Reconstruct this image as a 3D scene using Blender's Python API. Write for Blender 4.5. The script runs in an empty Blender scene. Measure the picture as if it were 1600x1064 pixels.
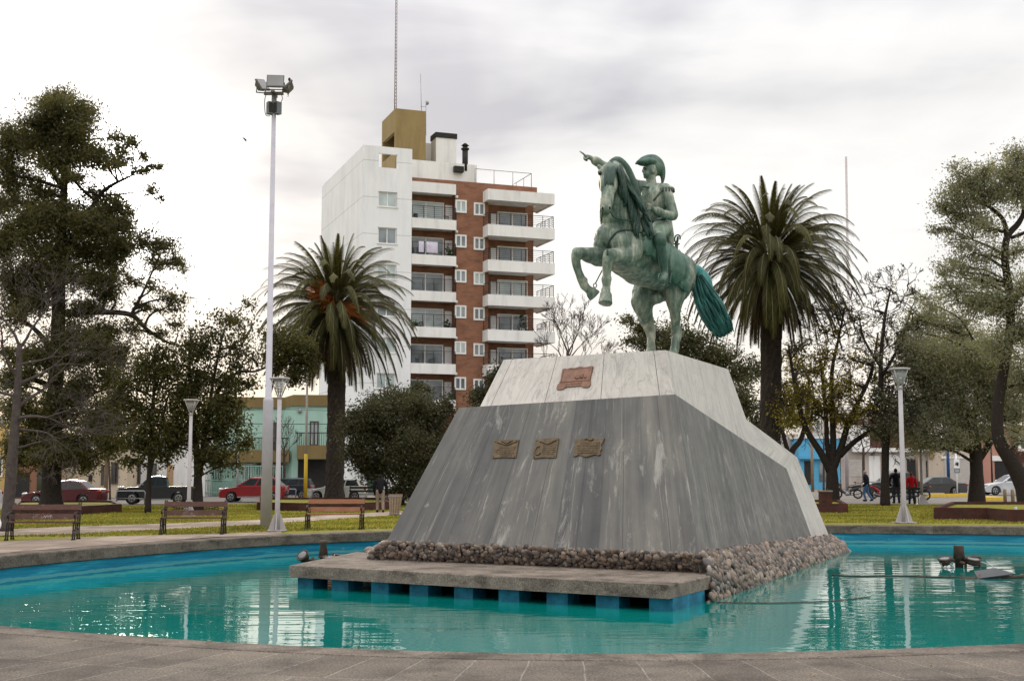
import bpy, math, random
import numpy as np
from mathutils import Vector, Matrix, noise
from mathutils.bvhtree import BVHTree
R = math.radians
SC = bpy.context.scene
COL = SC.collection
EYE = 1.75                       # camera height in metres
FOC = 2000.0                     # focal length in units of a 1600 wide frame
TILT = math.atan(203 / 2000)
CT, ST = math.cos(TILT), math.sin(TILT)
V = Vector

def ray(px, py):
    u = (px - 800) / FOC; v = (532 - py) / FOC
    return V((u, CT - v * ST, ST + v * CT))
def G(px, py, z=0.0):            # point of the horizontal plane z seen along a sight line
    r = ray(px, py); t = (z - EYE) / r.z
    return V((r.x * t, r.y * t, z))
def P(px, py, Y):                # point at distance Y along a sight line
    r = ray(px, py); t = Y / r.y
    return V((r.x * t, Y, EYE + r.z * t))
def YG(py): return G(800, py).y

# ---------------------------------------------------------------- mesh builder
class MB:
    def __init__(s): s.v = []; s.f = []; s.uv = []; s.col = []; s.mi = []; s.cur = 0; s.tint = None; s.sm = []; s.smooth = False
    def add(s, vs, fs, uvs=None, smooth=None):
        o = len(s.v)
        s.v += [tuple(p) for p in vs]
        s.f += [tuple(i + o for i in f) for f in fs]
        s.mi += [s.cur] * len(fs)
        s.sm += [s.smooth if smooth is None else smooth] * len(fs)
        s.uv += [tuple(u) for u in uvs] if uvs else [(0, 0)] * len(vs)
        s.col += [s.tint or (1, 1, 1)] * len(vs)
        return s
    def box(s, a, b, M=None):
        x0, y0, z0 = a; x1, y1, z1 = b
        vs = [V(p) for p in ((x0,y0,z0),(x1,y0,z0),(x1,y1,z0),(x0,y1,z0),(x0,y0,z1),(x1,y0,z1),(x1,y1,z1),(x0,y1,z1))]
        if M: vs = [M @ p for p in vs]
        return s.add(vs, [(3,2,1,0),(4,5,6,7),(0,1,5,4),(1,2,6,5),(2,3,7,6),(3,0,4,7)], smooth=False)
    def hexa(s, lo, hi):         # 4 bottom + 4 top points
        return s.add(list(lo) + list(hi), [(3,2,1,0),(4,5,6,7),(0,1,5,4),(1,2,6,5),(2,3,7,6),(3,0,4,7)], smooth=False)
    def prism(s, poly, h0, h1, M=None):   # polygon in xy extruded in z
        n = len(poly)
        vs = [V((x, y, h0)) for x, y in poly] + [V((x, y, h1)) for x, y in poly]
        if M: vs = [M @ p for p in vs]
        fs = [tuple(range(n - 1, -1, -1)), tuple(range(n, 2 * n))] + [(i, (i + 1) % n, n + (i + 1) % n, n + i) for i in range(n)]
        return s.add(vs, fs, smooth=False)
    def tube(s, pts, rad, seg=8, sub=0, flat=None, cap=True, up=None, smooth=True):
        pts = [V(p) for p in pts]
        if not hasattr(rad, '__len__'): rad = [rad] * len(pts)
        rad = list(rad)
        if sub: pts, rad = smooth_path(pts, rad, sub)
        n = len(pts); rings = []; ref = None
        for i, p in enumerate(pts):
            d = (pts[min(i + 1, n - 1)] - pts[max(i - 1, 0)])
            d = d.normalized() if d.length > 1e-9 else V((0, 0, 1))
            if ref is None:
                ref = V(up) if up else (V((0, 0, 1)) if abs(d.z) < .9 else V((0, 1, 0)))
            x = d.cross(ref)
            if x.length < 1e-6: x = d.cross(V((1, 0.3, 0)))
            x.normalize(); y = x.cross(d).normalized()
            if not up: ref = y
            fx, fy = flat if flat else (1, 1)
            rings.append([p + (x * math.cos(a) * fx + y * math.sin(a) * fy) * rad[i] for a in [2 * math.pi * k / seg for k in range(seg)]])
        vs = [q for r in rings for q in r]
        fs = [(i * seg + k, i * seg + (k + 1) % seg, (i + 1) * seg + (k + 1) % seg, (i + 1) * seg + k) for i in range(n - 1) for k in range(seg)]
        if cap: fs += [tuple(range(seg - 1, -1, -1)), tuple((n - 1) * seg + k for k in range(seg))]
        return s.add(vs, fs, smooth=smooth)
    def cyl(s, p, q, r0, r1=None, seg=12, smooth=True): return s.tube([p, q], [r0, r0 if r1 is None else r1], seg, smooth=smooth)
    def ell(s, c, r, M=None, nu=12, nv=8):
        c = V(c); r = (r, r, r) if not hasattr(r, '__len__') else r
        vs = []; fs = []
        for j in range(nv + 1):
            t = math.pi * j / nv
            for i in range(nu):
                a = 2 * math.pi * i / nu
                q = V((r[0] * math.sin(t) * math.cos(a), r[1] * math.sin(t) * math.sin(a), r[2] * math.cos(t)))
                vs.append(c + (M @ q if M else q))
        for j in range(nv):
            for i in range(nu):
                fs.append((j * nu + i, (j + 1) * nu + i, (j + 1) * nu + (i + 1) % nu, j * nu + (i + 1) % nu))
        return s.add(vs, fs, smooth=True)
    def torus(s, c, ax, Rr, r, n=20, m=8):
        c = V(c); ax = V(ax).normalized(); x = ax.orthogonal().normalized(); y = ax.cross(x)
        vs = []; fs = []
        for i in range(n):
            a = 2 * math.pi * i / n; d = x * math.cos(a) + y * math.sin(a)
            for j in range(m):
                b = 2 * math.pi * j / m
                vs.append(c + d * (Rr + r * math.cos(b)) + ax * r * math.sin(b))
        for i in range(n):
            for j in range(m):
                fs.append((i * m + j, ((i + 1) % n) * m + j, ((i + 1) % n) * m + (j + 1) % m, i * m + (j + 1) % m))
        return s.add(vs, fs, smooth=True)
    def patch(s, a, b, c, d, nu=12, nv=8, uo=0.0, vo=0.0, jit=0.0):   # a-b bottom, d-c top, with uv in metres
        a, b, c, d = V(a), V(b), V(c), V(d)
        L = ((b - a).length + (c - d).length) / 2; Hh = ((d - a).length + (c - b).length) / 2
        vs = []; uv = []
        for j in range(nv + 1):
            for i in range(nu + 1):
                u = i / nu; v = j / nv
                vs.append((a * (1 - u) + b * u) * (1 - v) + (d * (1 - u) + c * u) * v); uv.append((uo + u * L, vo + v * Hh))
        fs = [(j * (nu + 1) + i, j * (nu + 1) + i + 1, (j + 1) * (nu + 1) + i + 1, (j + 1) * (nu + 1) + i) for j in range(nv) for i in range(nu)]
        return s.add(vs, fs, uv, smooth=False)
    def build(s, name, mats, parent=None, world=True):
        me = bpy.data.meshes.new(name)
        off = V((0, 0, 0))
        if parent is not None and world: off = base_of(parent)
        me.from_pydata([(p[0] - off.x, p[1] - off.y, p[2] - off.z) for p in s.v], [], s.f)
        mats = mats if isinstance(mats, (list, tuple)) else [mats]
        for m in mats: me.materials.append(m)
        me.polygons.foreach_set('use_smooth', s.sm)
        if len(mats) > 1: me.polygons.foreach_set('material_index', s.mi)
        if any(u != (0, 0) for u in s.uv):
            at = me.attributes.new('uvm', 'FLOAT2', 'POINT'); at.data.foreach_set('vector', [c for u in s.uv for c in u])
        if any(c != (1, 1, 1) for c in s.col):
            at = me.attributes.new('tint', 'FLOAT_COLOR', 'POINT'); at.data.foreach_set('color', [x for c in s.col for x in (*c, 1)])
        me.update()
        o = bpy.data.objects.new(name, me); COL.objects.link(o)
        if parent is not None: o.parent = parent
        return o

def base_of(o):
    off = V((0, 0, 0))
    while o is not None: off += V(o.location); o = o.parent
    return off

def smooth_path(pts, rad, sub):
    P2, R2 = [], []; n = len(pts)
    for i in range(n - 1):
        p0, p1, p2, p3 = pts[max(i - 1, 0)], pts[i], pts[i + 1], pts[min(i + 2, n - 1)]
        for k in range(sub):
            t = k / sub; t2 = t * t; t3 = t2 * t
            P2.append(0.5 * ((2 * p1) + (p2 - p0) * t + (2 * p0 - 5 * p1 + 4 * p2 - p3) * t2 + (3 * p1 - p0 - 3 * p2 + p3) * t3))
            R2.append(rad[i] * (1 - t) + rad[i + 1] * t)
    P2.append(pts[-1]); R2.append(rad[-1])
    return P2, R2

def fuse(mb, voxel, iters=4, factor=.5):      # one continuous surface out of overlapping volumes
    me = bpy.data.meshes.new('tmp'); me.from_pydata(mb.v, [], mb.f)
    o = bpy.data.objects.new('tmp', me); COL.objects.link(o)
    m = o.modifiers.new('r', 'REMESH'); m.mode = 'VOXEL'; m.voxel_size = voxel; m.use_smooth_shade = True
    m = o.modifiers.new('s', 'SMOOTH'); m.iterations = iters; m.factor = factor
    bpy.context.view_layer.update()
    dg = bpy.context.evaluated_depsgraph_get()
    res = bpy.data.meshes.new_from_object(o.evaluated_get(dg))
    bpy.data.objects.remove(o); bpy.data.meshes.remove(me)
    out = MB(); out.smooth = True
    out.add([v.co for v in res.vertices], [tuple(p.vertices) for p in res.polygons])
    bpy.data.meshes.remove(res)
    return out

def tag(o, label=None, cat=None, group=None, kind=None):
    if label: o['label'] = label
    if cat: o['category'] = cat
    if group: o['group'] = group
    if kind: o['kind'] = kind
    return o
def thing(name, loc, label, cat, group=None, rz=0):
    o = bpy.data.objects.new(name, None); COL.objects.link(o); o.empty_display_size = .2
    o.location = loc; o.rotation_euler = (0, 0, rz)
    return tag(o, label, cat, group)
def kids(o): return [c for c in o.children]
def dup(o, loc=None, rz=None, label=None, parent=None, scale=None):
    c = o.copy(); COL.objects.link(c)
    if parent is not None: c.parent = parent
    if loc is not None: c.location = loc
    if rz is not None: c.rotation_euler = (0, 0, rz)
    if scale is not None: c.scale = (scale,) * 3
    if label: c['label'] = label
    for ch in kids(o): dup(ch, parent=c)
    return c

def quads_obj(name, Q, cols, mat, parent=None):     # Q (N,4,3) world coordinates, cols (N,3)
    Q = np.asarray(Q, dtype=np.float32); n = len(Q)
    off = base_of(parent) if parent is not None else V((0, 0, 0))
    co = (Q.reshape(-1, 3) - np.array(off, dtype=np.float32)).astype(np.float32)
    me = bpy.data.meshes.new(name)
    me.vertices.add(4 * n); me.vertices.foreach_set('co', co.ravel())
    me.loops.add(4 * n); me.loops.foreach_set('vertex_index', np.arange(4 * n, dtype=np.int32))
    me.polygons.add(n); me.polygons.foreach_set('loop_start', np.arange(0, 4 * n, 4, dtype=np.int32))
    me.materials.append(mat)
    at = me.attributes.new('tint', 'FLOAT_COLOR', 'POINT')
    c4 = np.ones((n, 4), dtype=np.float32); c4[:, :3] = cols
    at.data.foreach_set('color', np.repeat(c4, 4, axis=0).ravel())
    me.update(calc_edges=True)
    o = bpy.data.objects.new(name, me); COL.objects.link(o)
    if parent is not None: o.parent = parent
    return o

# ---------------------------------------------------------------- materials
class NT:
    def __init__(s, name):
        s.m = bpy.data.materials.new(name); s.m.use_nodes = True; s.t = s.m.node_tree
        s.b = s.t.nodes['Principled BSDF']; s.out = s.t.nodes['Material Output']
    def n(s, typ, **kw):
        nd = s.t.nodes.new(typ)
        for k, v in kw.items():
            if k.startswith('i_'): nd.inputs[int(k[2:])].default_value = v
            else: setattr(nd, k, v)
        return nd
    def l(s, a, b): s.t.links.new(a, b)
    def coord(s, scale=(1, 1, 1), kind='Object'):
        tc = s.n('ShaderNodeTexCoord'); mp = s.n('ShaderNodeMapping'); s.l(tc.outputs[kind], mp.inputs[0]); mp.inputs['Scale'].default_value = scale
        return mp.outputs[0]
    def uvm(s, scale=(1, 1, 1)):
        at = s.n('ShaderNodeAttribute', attribute_name='uvm'); mp = s.n('ShaderNodeMapping'); s.l(at.outputs['Vector'], mp.inputs[0]); mp.inputs['Scale'].default_value = scale
        return mp.outputs[0]
    def noise(s, vec, scale, detail=5, rough=.6, dist=0):
        nd = s.n('ShaderNodeTexNoise'); s.l(vec, nd.inputs['Vector'])
        nd.inputs['Scale'].default_value = scale; nd.inputs['Detail'].default_value = detail; nd.inputs['Roughness'].default_value = rough; nd.inputs['Distortion'].default_value = dist
        return nd.outputs[0]
    def ramp(s, fac, stops):
        r = s.n('ShaderNodeValToRGB'); s.l(fac, r.inputs[0]); e = r.color_ramp.elements
        while len(e) < len(stops): e.new(.5)
        for i, (p, c) in enumerate(stops): e[i].position = p; e[i].color = (*c, 1) if len(c) == 3 else c
        return r.outputs[0]
    def mix(s, fac, a, b, mode='MIX'):
        m = s.n('ShaderNodeMix', data_type='RGBA', blend_type=mode)
        for sock, val in ((m.inputs[0], fac), (m.inputs[6], a), (m.inputs[7], b)):
            if isinstance(val, bpy.types.NodeSocket): s.l(val, sock)
            elif hasattr(val, '__len__'): sock.default_value = (*val, 1)[:4]
            else: sock.default_value = val
        return m.outputs[2]
    def math(s, op, a, b=0.0):
        m = s.n('ShaderNodeMath', operation=op)
        for sock, val in ((m.inputs[0], a), (m.inputs[1], b)):
            if isinstance(val, bpy.types.NodeSocket): s.l(val, sock)
            else: sock.default_value = val
        return m.outputs[0]
    def bump(s, h, strength, dist=.02):
        b = s.n('ShaderNodeBump'); s.l(h, b.inputs['Height']); b.inputs['Strength'].default_value = strength; b.inputs['Distance'].default_value = dist
        s.l(b.outputs[0], s.b.inputs['Normal'])
    def base(s, c):
        if isinstance(c, bpy.types.NodeSocket): s.l(c, s.b.inputs['Base Color'])
        else: s.b.inputs['Base Color'].default_value = (*c, 1)
    def set(s, rough=.7, metal=0, spec=.4):
        s.b.inputs['Roughness'].default_value = rough; s.b.inputs['Metallic'].default_value = metal; s.b.inputs['Specular IOR Level'].default_value = spec

def mat(name, col, rough=.7, metal=0, spec=.35, var=.25, vs=3.0, bump=0.0, bs=30, col2=None, tint=False, grime=0.0):
    t = NT(name); t.set(rough, metal, spec)
    vec = t.coord()
    n = t.noise(vec, vs, 6)
    a = [c * (1 - var) for c in col]; b = [min(1, c * (1 + var)) for c in (col2 or col)]
    c = t.ramp(n, [(.3, a), (.7, b)])
    if grime:
        g = t.noise(t.coord((2.2, 2.2, .35)), 1.7, 7, .65)
        c = t.mix(t.ramp(g, [(.42, (grime,) * 3), (.72, (0, 0, 0))]), c, [x * .45 for x in col])
    if tint:
        at = t.n('ShaderNodeAttribute', attribute_name='tint'); c = t.mix(1.0, c, at.outputs['Color'], 'MULTIPLY')
    t.base(c)
    if bump: t.bump(t.noise(vec, bs, 4), bump)
    return t.m

def leaf_mat(name, col, trans=.35):
    t = NT(name); t.set(.55, 0, .25)
    at = t.n('ShaderNodeAttribute', attribute_name='tint')
    c = t.mix(1.0, col, at.outputs['Color'], 'MULTIPLY')
    t.base(c)
    tr = t.n('ShaderNodeBsdfTranslucent'); t.l(t.mix(1.0, c, (1.25, 1.15, .6), 'MULTIPLY'), tr.inputs[0])
    ms = t.n('ShaderNodeMixShader'); ms.inputs[0].default_value = trans
    t.l(t.b.outputs[0], ms.inputs[1]); t.l(tr.outputs[0], ms.inputs[2]); t.l(ms.outputs[0], t.out.inputs[0])
    return t.m

def glass_mat(name, col=(.03, .04, .05), rough=.06, var=.5):
    t = NT(name); t.set(rough, 0, .8)
    n = t.noise(t.coord(), .6, 2)
    t.base(t.ramp(n, [(.35, [c * (1 - var) for c in col]), (.65, [c * (1 + var) for c in col])]))
    return t.m
SKY_OFF = 8.3; ZENITH = 2.6; BACKSKY = .35; SUN_E = 1.5
# ---------------------------------------------------------------- camera, sky, sun
cam = bpy.data.cameras.new('camera'); camo = bpy.data.objects.new('camera', cam); COL.objects.link(camo)
camo.location = (0, 0, EYE); camo.rotation_euler = (math.pi / 2 + TILT, 0, 0)
cam.sensor_width = 36; cam.sensor_fit = 'HORIZONTAL'; cam.lens = 36 * FOC / 1600; cam.clip_start = .1; cam.clip_end = 5000
SC.camera = camo
SC.view_settings.view_transform = 'Standard'; SC.view_settings.look = 'None'; SC.view_settings.exposure = 0; SC.view_settings.gamma = 1

SUN_DIR = ray(188, 292).normalized()
SUN_EL = math.asin(SUN_DIR.z); SUN_AZ = math.atan2(SUN_DIR.x, SUN_DIR.y)
w = bpy.data.worlds.new('World'); SC.world = w; w.use_nodes = True
nt = w.node_tree; bg = nt.nodes['Background']; bg.inputs[1].default_value = 0.1
def wn(t, **k):
    n = nt.nodes.new(t)
    for a, b in k.items(): setattr(n, a, b)
    return n
L = nt.links.new
sky = wn('ShaderNodeTexSky', sky_type='NISHITA', sun_disc=False, sun_elevation=SUN_EL, sun_rotation=SUN_AZ)
tc = wn('ShaderNodeTexCoord'); sep = wn('ShaderNodeSeparateXYZ'); L(tc.outputs['Generated'], sep.inputs[0])
def wm(op, a, b=0.0, c=None):
    m = wn('ShaderNodeMath', operation=op)
    for i, x in enumerate((a, b, c)):
        if x is None: continue
        if isinstance(x, bpy.types.NodeSocket): L(x, m.inputs[i])
        else: m.inputs[i].default_value = x
    return m.outputs[0]
zz = wm('MAXIMUM', sep.outputs[2], 0.0)
den = wm('ADD', zz, .16)
comb = wn('ShaderNodeCombineXYZ'); L(wm('DIVIDE', sep.outputs[0], den), comb.inputs[0]); L(wm('DIVIDE', sep.outputs[1], den), comb.inputs[1])
def wnoise(scale, detail, rough, sx=1, sy=1, off=0):
    mp = wn('ShaderNodeMapping'); L(comb.outputs[0], mp.inputs[0]); mp.inputs['Scale'].default_value = (sx, sy, 1); mp.inputs['Location'].default_value = (off, off * .7, 0)
    n = wn('ShaderNodeTexNoise'); L(mp.outputs[0], n.inputs[0]); n.inputs['Scale'].default_value = scale; n.inputs['Detail'].default_value = detail; n.inputs['Roughness'].default_value = rough; n.inputs['Distortion'].default_value = .35
    return n.outputs[0]
n1 = wnoise(.8, 5, .5, 1.15, .8, SKY_OFF)
n2 = wnoise(2.6, 4, .5, .8, 1.3, 7.7)
cl = wm('ADD', wm('MULTIPLY', n1, .75), wm('MULTIPLY', n2, .25))
rp = wn('ShaderNodeValToRGB'); L(cl, rp.inputs[0]); e = rp.color_ramp.elements
e[0].position = .365; e[0].color = (.565, .56, .60, 1); e[1].position = .565; e[1].color = (.95, .935, .92, 1)
x = e.new(.46); x.color = (.83, .82, .82, 1)
# overcast sky: brighter towards the zenith and round the veiled sun
dot = wn('ShaderNodeVectorMath', operation='DOT_PRODUCT'); L(tc.outputs['Generated'], dot.inputs[0]); dot.inputs[1].default_value = SUN_DIR
d0 = wm('MAXIMUM', dot.outputs['Value'], 0.0)
glow = wm('ADD', wm('MULTIPLY', wm('POWER', d0, 420.0), .9), wm('MULTIPLY', wm('POWER', d0, 1500.0), 6.0))
zen = wm('MULTIPLY', wm('SMOOTH_MIN', wm('MAXIMUM', wm('SUBTRACT', zz, .28), 0.0), .5, .2), ZENITH)
back = wm('MULTIPLY', wm('MAXIMUM', wm('MULTIPLY', sep.outputs[1], -1.0), 0.0), BACKSKY)
gain = wm('ADD', wm('ADD', wm('ADD', 1.0, zen), glow), back)
vs_ = wn('ShaderNodeVectorMath', operation='SCALE'); L(rp.outputs[0], vs_.inputs[0]); L(wm('MULTIPLY', gain, 11.2), vs_.inputs['Scale'])
# warm strip low over the horizon where the sun lies
warm = wn('ShaderNodeMix', data_type='RGBA'); warm.inputs[6].default_value = (1.0, .995, .985, 1); warm.inputs[7].default_value = (1.12, .98, .80, 1)
L(wm('MULTIPLY', wm('POWER', wm('SUBTRACT', 1.0, wm('MINIMUM', wm('MULTIPLY', zz, 5.5), 1.0)), 1.6), wm('MAXIMUM', sep.outputs[1], 0.0)), warm.inputs[0])
mul = wn('ShaderNodeVectorMath', operation='MULTIPLY'); L(vs_.outputs[0], mul.inputs[0]); L(warm.outputs[2], mul.inputs[1])
mx = wn('ShaderNodeMix', data_type='RGBA'); mx.inputs[0].default_value = .94
L(sky.outputs[0], mx.inputs[6]); L(mul.outputs[0], mx.inputs[7]); L(mx.outputs[2], bg.inputs[0])

sl = bpy.data.lights.new('sun', 'SUN'); sl.energy = SUN_E; sl.angle = R(10); sl.color = (1, .86, .66)
so = bpy.data.objects.new('sun', sl); COL.objects.link(so); so.location = (-30, 60, 30)
so.rotation_euler = SUN_DIR.to_track_quat('Z', 'Y').to_euler()
# ---------------------------------------------------------------- pool outline
WZ = -0.58
pool_px = [(0, 868), (110, 859), (220, 850), (330, 842.5), (440, 836), (540, 832), (640, 829), (900, 823), (1150, 820.5), (1300, 820.5), (1450, 821), (1600, 823)]
far = [G(*p).xy for p in pool_px]
near = [G(*p).xy for p in [(1600, 1005), (1480, 1011), (1360, 1016), (1200, 1020), (1030, 1022.5), (860, 1022), (700, 1020), (560, 1015), (440, 1008.5), (300, 1001), (150, 990), (0, 978)]]
right = [V(p) for p in ((19.6, 38.2), (22.2, 35.0), (22.6, 30.0), (20.0, 24.0), (15.5, 18.5), (10.5, 15.0))]
left = [V(p) for p in ((-8.1, 16.3), (-9.9, 19.6), (-10.8, 23.2))]
loop = far + right + near + left
pts3, _ = smooth_path([V((p.x, p.y, 0)) for p in loop + loop[:3]], [0] * (len(loop) + 3), 6)
pts3 = pts3[6:6 * (len(loop) + 1)]
# resample evenly and relax
def resample(ps, n):
    ps = ps + [ps[0]]; d = [0]
    for a, b in zip(ps, ps[1:]): d.append(d[-1] + (b - a).length)
    out = []; k = 0
    for i in range(n):
        s = d[-1] * i / n
        while d[k + 1] < s: k += 1
        t = (s - d[k]) / max(1e-9, d[k + 1] - d[k]); out.append(ps[k].lerp(ps[k + 1], t))
    return out
ring = resample(pts3, 220)
for _ in range(12): ring = [(ring[i - 1] + ring[i] * 2 + ring[(i + 1) % 220]) / 4 for i in range(220)]
area = sum(ring[i - 1].x * ring[i].y - ring[i].x * ring[i - 1].y for i in range(220))
if area < 0: ring.reverse()
def normals(r):
    n = len(r); out = []
    for i in range(n):
        d = (r[(i + 1) % n] - r[i - 1]).normalized(); out.append(V((d.y, -d.x, 0)))
    return out
RN = normals(ring)
arc = [0]
for i in range(220): arc.append(arc[-1] + (ring[(i + 1) % 220] - ring[i]).length)
def strip(mb, prof):   # prof: list of (outward offset, z); sweeps round the pool with uv (arc, run)
    N = 220; k = len(prof); run = [0]
    for a, b in zip(prof, prof[1:]): run.append(run[-1] + math.hypot(b[0] - a[0], b[1] - a[1]))
    vs = []; uv = []
    for i in range(N + 1):
        p = ring[i % N]; nn = RN[i % N]
        for j, (o, z) in enumerate(prof): vs.append(p + nn * o + V((0, 0, z))); uv.append((arc[i] + .01, run[j]))
    fs = [(i * k + j, (i + 1) * k + j, (i + 1) * k + j + 1, i * k + j + 1) for i in range(N) for j in range(k - 1)]
    mb.add(vs, fs, uv, smooth=False)

# ---- materials of the setting
def m_grass():
    t = NT('grass'); t.set(.9, 0, .15)
    a = t.noise(t.coord((1, .8, 1)), .35, 6, .6); b = t.noise(t.coord(), 7, 6, .75)
    c = t.ramp(a, [(.3, (.125, .135, .014)), (.5, (.19, .180, .018)), (.66, (.26, .215, .04))])
    c = t.mix(.55, c, t.ramp(b, [(.3, (.07, .075, .012)), (.7, (.33, .30, .05))]))
    d = t.noise(t.coord(), 1.1, 5, .7)
    c = t.mix(t.ramp(d, [(.60, (0, 0, 0)), (.72, (.7, .7, .7))]), c, (.12, .085, .05))
    t.base(c); t.bump(t.noise(t.coord(), 25, 4), .8, .06)
    return t.m
def m_pave():
    t = NT('paving_slabs'); t.set(.85, 0, .25)
    br = t.n('ShaderNodeTexBrick'); t.l(t.uvm(), br.inputs['Vector'])
    br.offset = 0.5; br.squash = 1
    br.inputs['Scale'].default_value = 1; br.inputs['Brick Width'].default_value = .47; br.inputs['Row Height'].default_value = 1.27
    br.inputs['Mortar Size'].default_value = .008; br.inputs['Mortar Smooth'].default_value = .3; br.inputs['Bias'].default_value = 0
    br.inputs['Color1'].default_value = (.080, .067, .057, 1); br.inputs['Color2'].default_value = (.110, .094, .080, 1); br.inputs['Mortar'].default_value = (.17, .152, .135, 1)
    sp = t.noise(t.coord(), 42, 6, .85)
    c = t.mix(1, br.outputs['Color'], t.ramp(sp, [(.36, (.36, .35, .34)), (.49, (1, 1, 1)), (.62, (2.2, 2.1, 2.0))]), 'MULTIPLY')
    st = t.noise(t.coord(), .9, 7, .65)
    c = t.mix(1, c, t.ramp(st, [(.34, (.42, .41, .40)), (.5, (.95, .95, .95)), (.66, (1.3, 1.27, 1.2))]), 'MULTIPLY')
    cr = t.n('ShaderNodeTexVoronoi', feature='DISTANCE_TO_EDGE'); t.l(t.coord(), cr.inputs['Vector']); cr.inputs['Scale'].default_value = .35
    t.base(c)
    h = t.math('SUBTRACT', sp, t.math('MULTIPLY', br.outputs['Fac'], 1.6)); t.bump(h, .55, .012)
    return t.m
def m_curb(name='rim_concrete', dark=1.0, joints=.75):
    t = NT(name); t.set(.88, 0, .25)
    at = t.uvm()
    sp = t.noise(t.coord(), 40, 6, .85)
    lo = t.noise(t.coord(), 1.6, 7, .7)
    c = t.ramp(lo, [(.3, [x * dark for x in (.13, .108, .09)]), (.5, [x * dark for x in (.24, .196, .163)]), (.7, [x * dark for x in (.33, .275, .23)])])
    c = t.mix(1, c, t.ramp(sp, [(.36, (.42, .42, .42)), (.5, (1, 1, 1)), (.64, (1.9, 1.88, 1.8))]), 'MULTIPLY')
    # joints every 1.1 m along the rim
    sx = t.n('ShaderNodeSeparateXYZ'); t.l(at, sx.inputs[0])
    j = t.math('LESS_THAN', t.math('ABSOLUTE', t.math('SUBTRACT', t.math('FRACT', t.math('DIVIDE', sx.outputs[0], 1.13)), .5)), .008)
    c = t.mix(t.math('MULTIPLY', j, joints), c, (.05, .045, .04))
    st = t.noise(t.coord((1.3, 1.3, 3)), 1.1, 7, .72); c = t.mix(1, c, t.ramp(st, [(.36, (.42, .41, .4)), (.52, (1, 1, 1))]), 'MULTIPLY')
    t.base(c); t.bump(sp, .45, .012)
    return t.m
def m_poolwall():
    t = NT('pool_paint'); t.set(.6, 0, .3)
    n = t.noise(t.coord((.4, .4, 6)), 2.2, 6, .65)
    c = t.ramp(n, [(.3, (.003, .115, .215)), (.55, (.006, .20, .32)), (.72, (.05, .36, .44))])
    sx = t.n('ShaderNodeSeparateXYZ'); t.l(t.coord(), sx.inputs[0]); k = t.noise(t.coord((1, 1, 1)), 1.8, 5, .7)
    band = t.math('MULTIPLY', t.math('LESS_THAN', t.math('ABSOLUTE', t.math('ADD', sx.outputs[2], t.math('ADD', .47, t.math('MULTIPLY', k, .1)))), .035), .7)
    c = t.mix(band, c, (.10, .33, .33)); pe = t.noise(t.coord((1, 1, 2)), 2.6, 7, .75); c = t.mix(t.ramp(pe, [(.64, (0, 0, 0)), (.68, (.8, .8, .8))]), c, (.22, .30, .30)); t.base(c)
    return t.m
def m_water():
    t = NT('pool_water'); t.set(.012, 0, .5); t.b.inputs['IOR'].default_value = 1.5
    n = t.noise(t.coord((1, .6, 1)), .22, 4, .55)
    c = t.ramp(n, [(.35, (.001, .165, .148)), (.65, (.004, .225, .200))])
    f = t.noise(t.coord((1, .5, 1)), 2.2, 8, .75)
    c = t.mix(t.ramp(f, [(.70, (0, 0, 0)), (.76, (.6, .6, .6))]), c, (.06, .06, .035))
    t.base(c)
    big = t.noise(t.coord((.5, 1.7, 1)), 1.1, 2, .45)
    sm = t.noise(t.coord((.8, 2.4, 1)), 2.4, 2, .5)
    msk = t.ramp(t.noise(t.coord(), .16, 2), [(.42, (.12,) * 3), (.62, (1, 1, 1))])
    h = t.math('ADD', t.math('MULTIPLY', big, .8), t.math('MULTIPLY', t.math('MULTIPLY', sm, msk), .5))
    t.bump(h, WAVES, .05)
    t.b.inputs['Coat Weight'].default_value = .3; t.b.inputs['Coat Roughness'].default_value = .012; t.b.inputs['Coat IOR'].default_value = 1.45; t.l(t.b.inputs['Normal'].links[0].from_socket, t.b.inputs['Coat Normal'])
    return t.m
WAVES = .23
def m_asphalt():
    t = NT('asphalt'); t.set(.88, 0, .2)
    n = t.noise(t.coord(), .4, 7, .65); f = t.noise(t.coord(), 18, 4, .7)
    c = t.ramp(n, [(.35, (.13, .115, .105)), (.65, (.20, .178, .16))])
    t.base(t.mix(.4, c, t.ramp(f, [(.3, (.09, .085, .08)), (.7, (.25, .23, .21))])))
    return t.m
def m_path():
    t = NT('path_concrete'); t.set(.85, 0, .25)
    br = t.n('ShaderNodeTexBrick'); t.l(t.coord(), br.inputs['Vector']); br.inputs['Scale'].default_value = 1
    br.inputs['Brick Width'].default_value = 1.2; br.inputs['Row Height'].default_value = 1.2; br.offset = 0; br.inputs['Mortar Size'].default_value = .02
    br.inputs['Color1'].default_value = (.20, .155, .125, 1); br.inputs['Color2'].default_value = (.33, .265, .215, 1); br.inputs['Mortar'].default_value = (.11, .1, .09, 1)
    n = t.noise(t.coord(), 1.2, 7, .7)
    t.base(t.mix(1, br.outputs['Color'], t.ramp(n, [(.3, (.65, .64, .62)), (.7, (1.2, 1.18, 1.15))]), 'MULTIPLY'))
    return t.m
GRASS, PAVE, CURB, WALLP, WATER, ASPH, PATH = m_grass(), m_pave(), m_curb(), m_poolwall(), m_water(), m_asphalt(), m_path()
COPE = m_curb('rim_stone', .52, .45)

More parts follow.
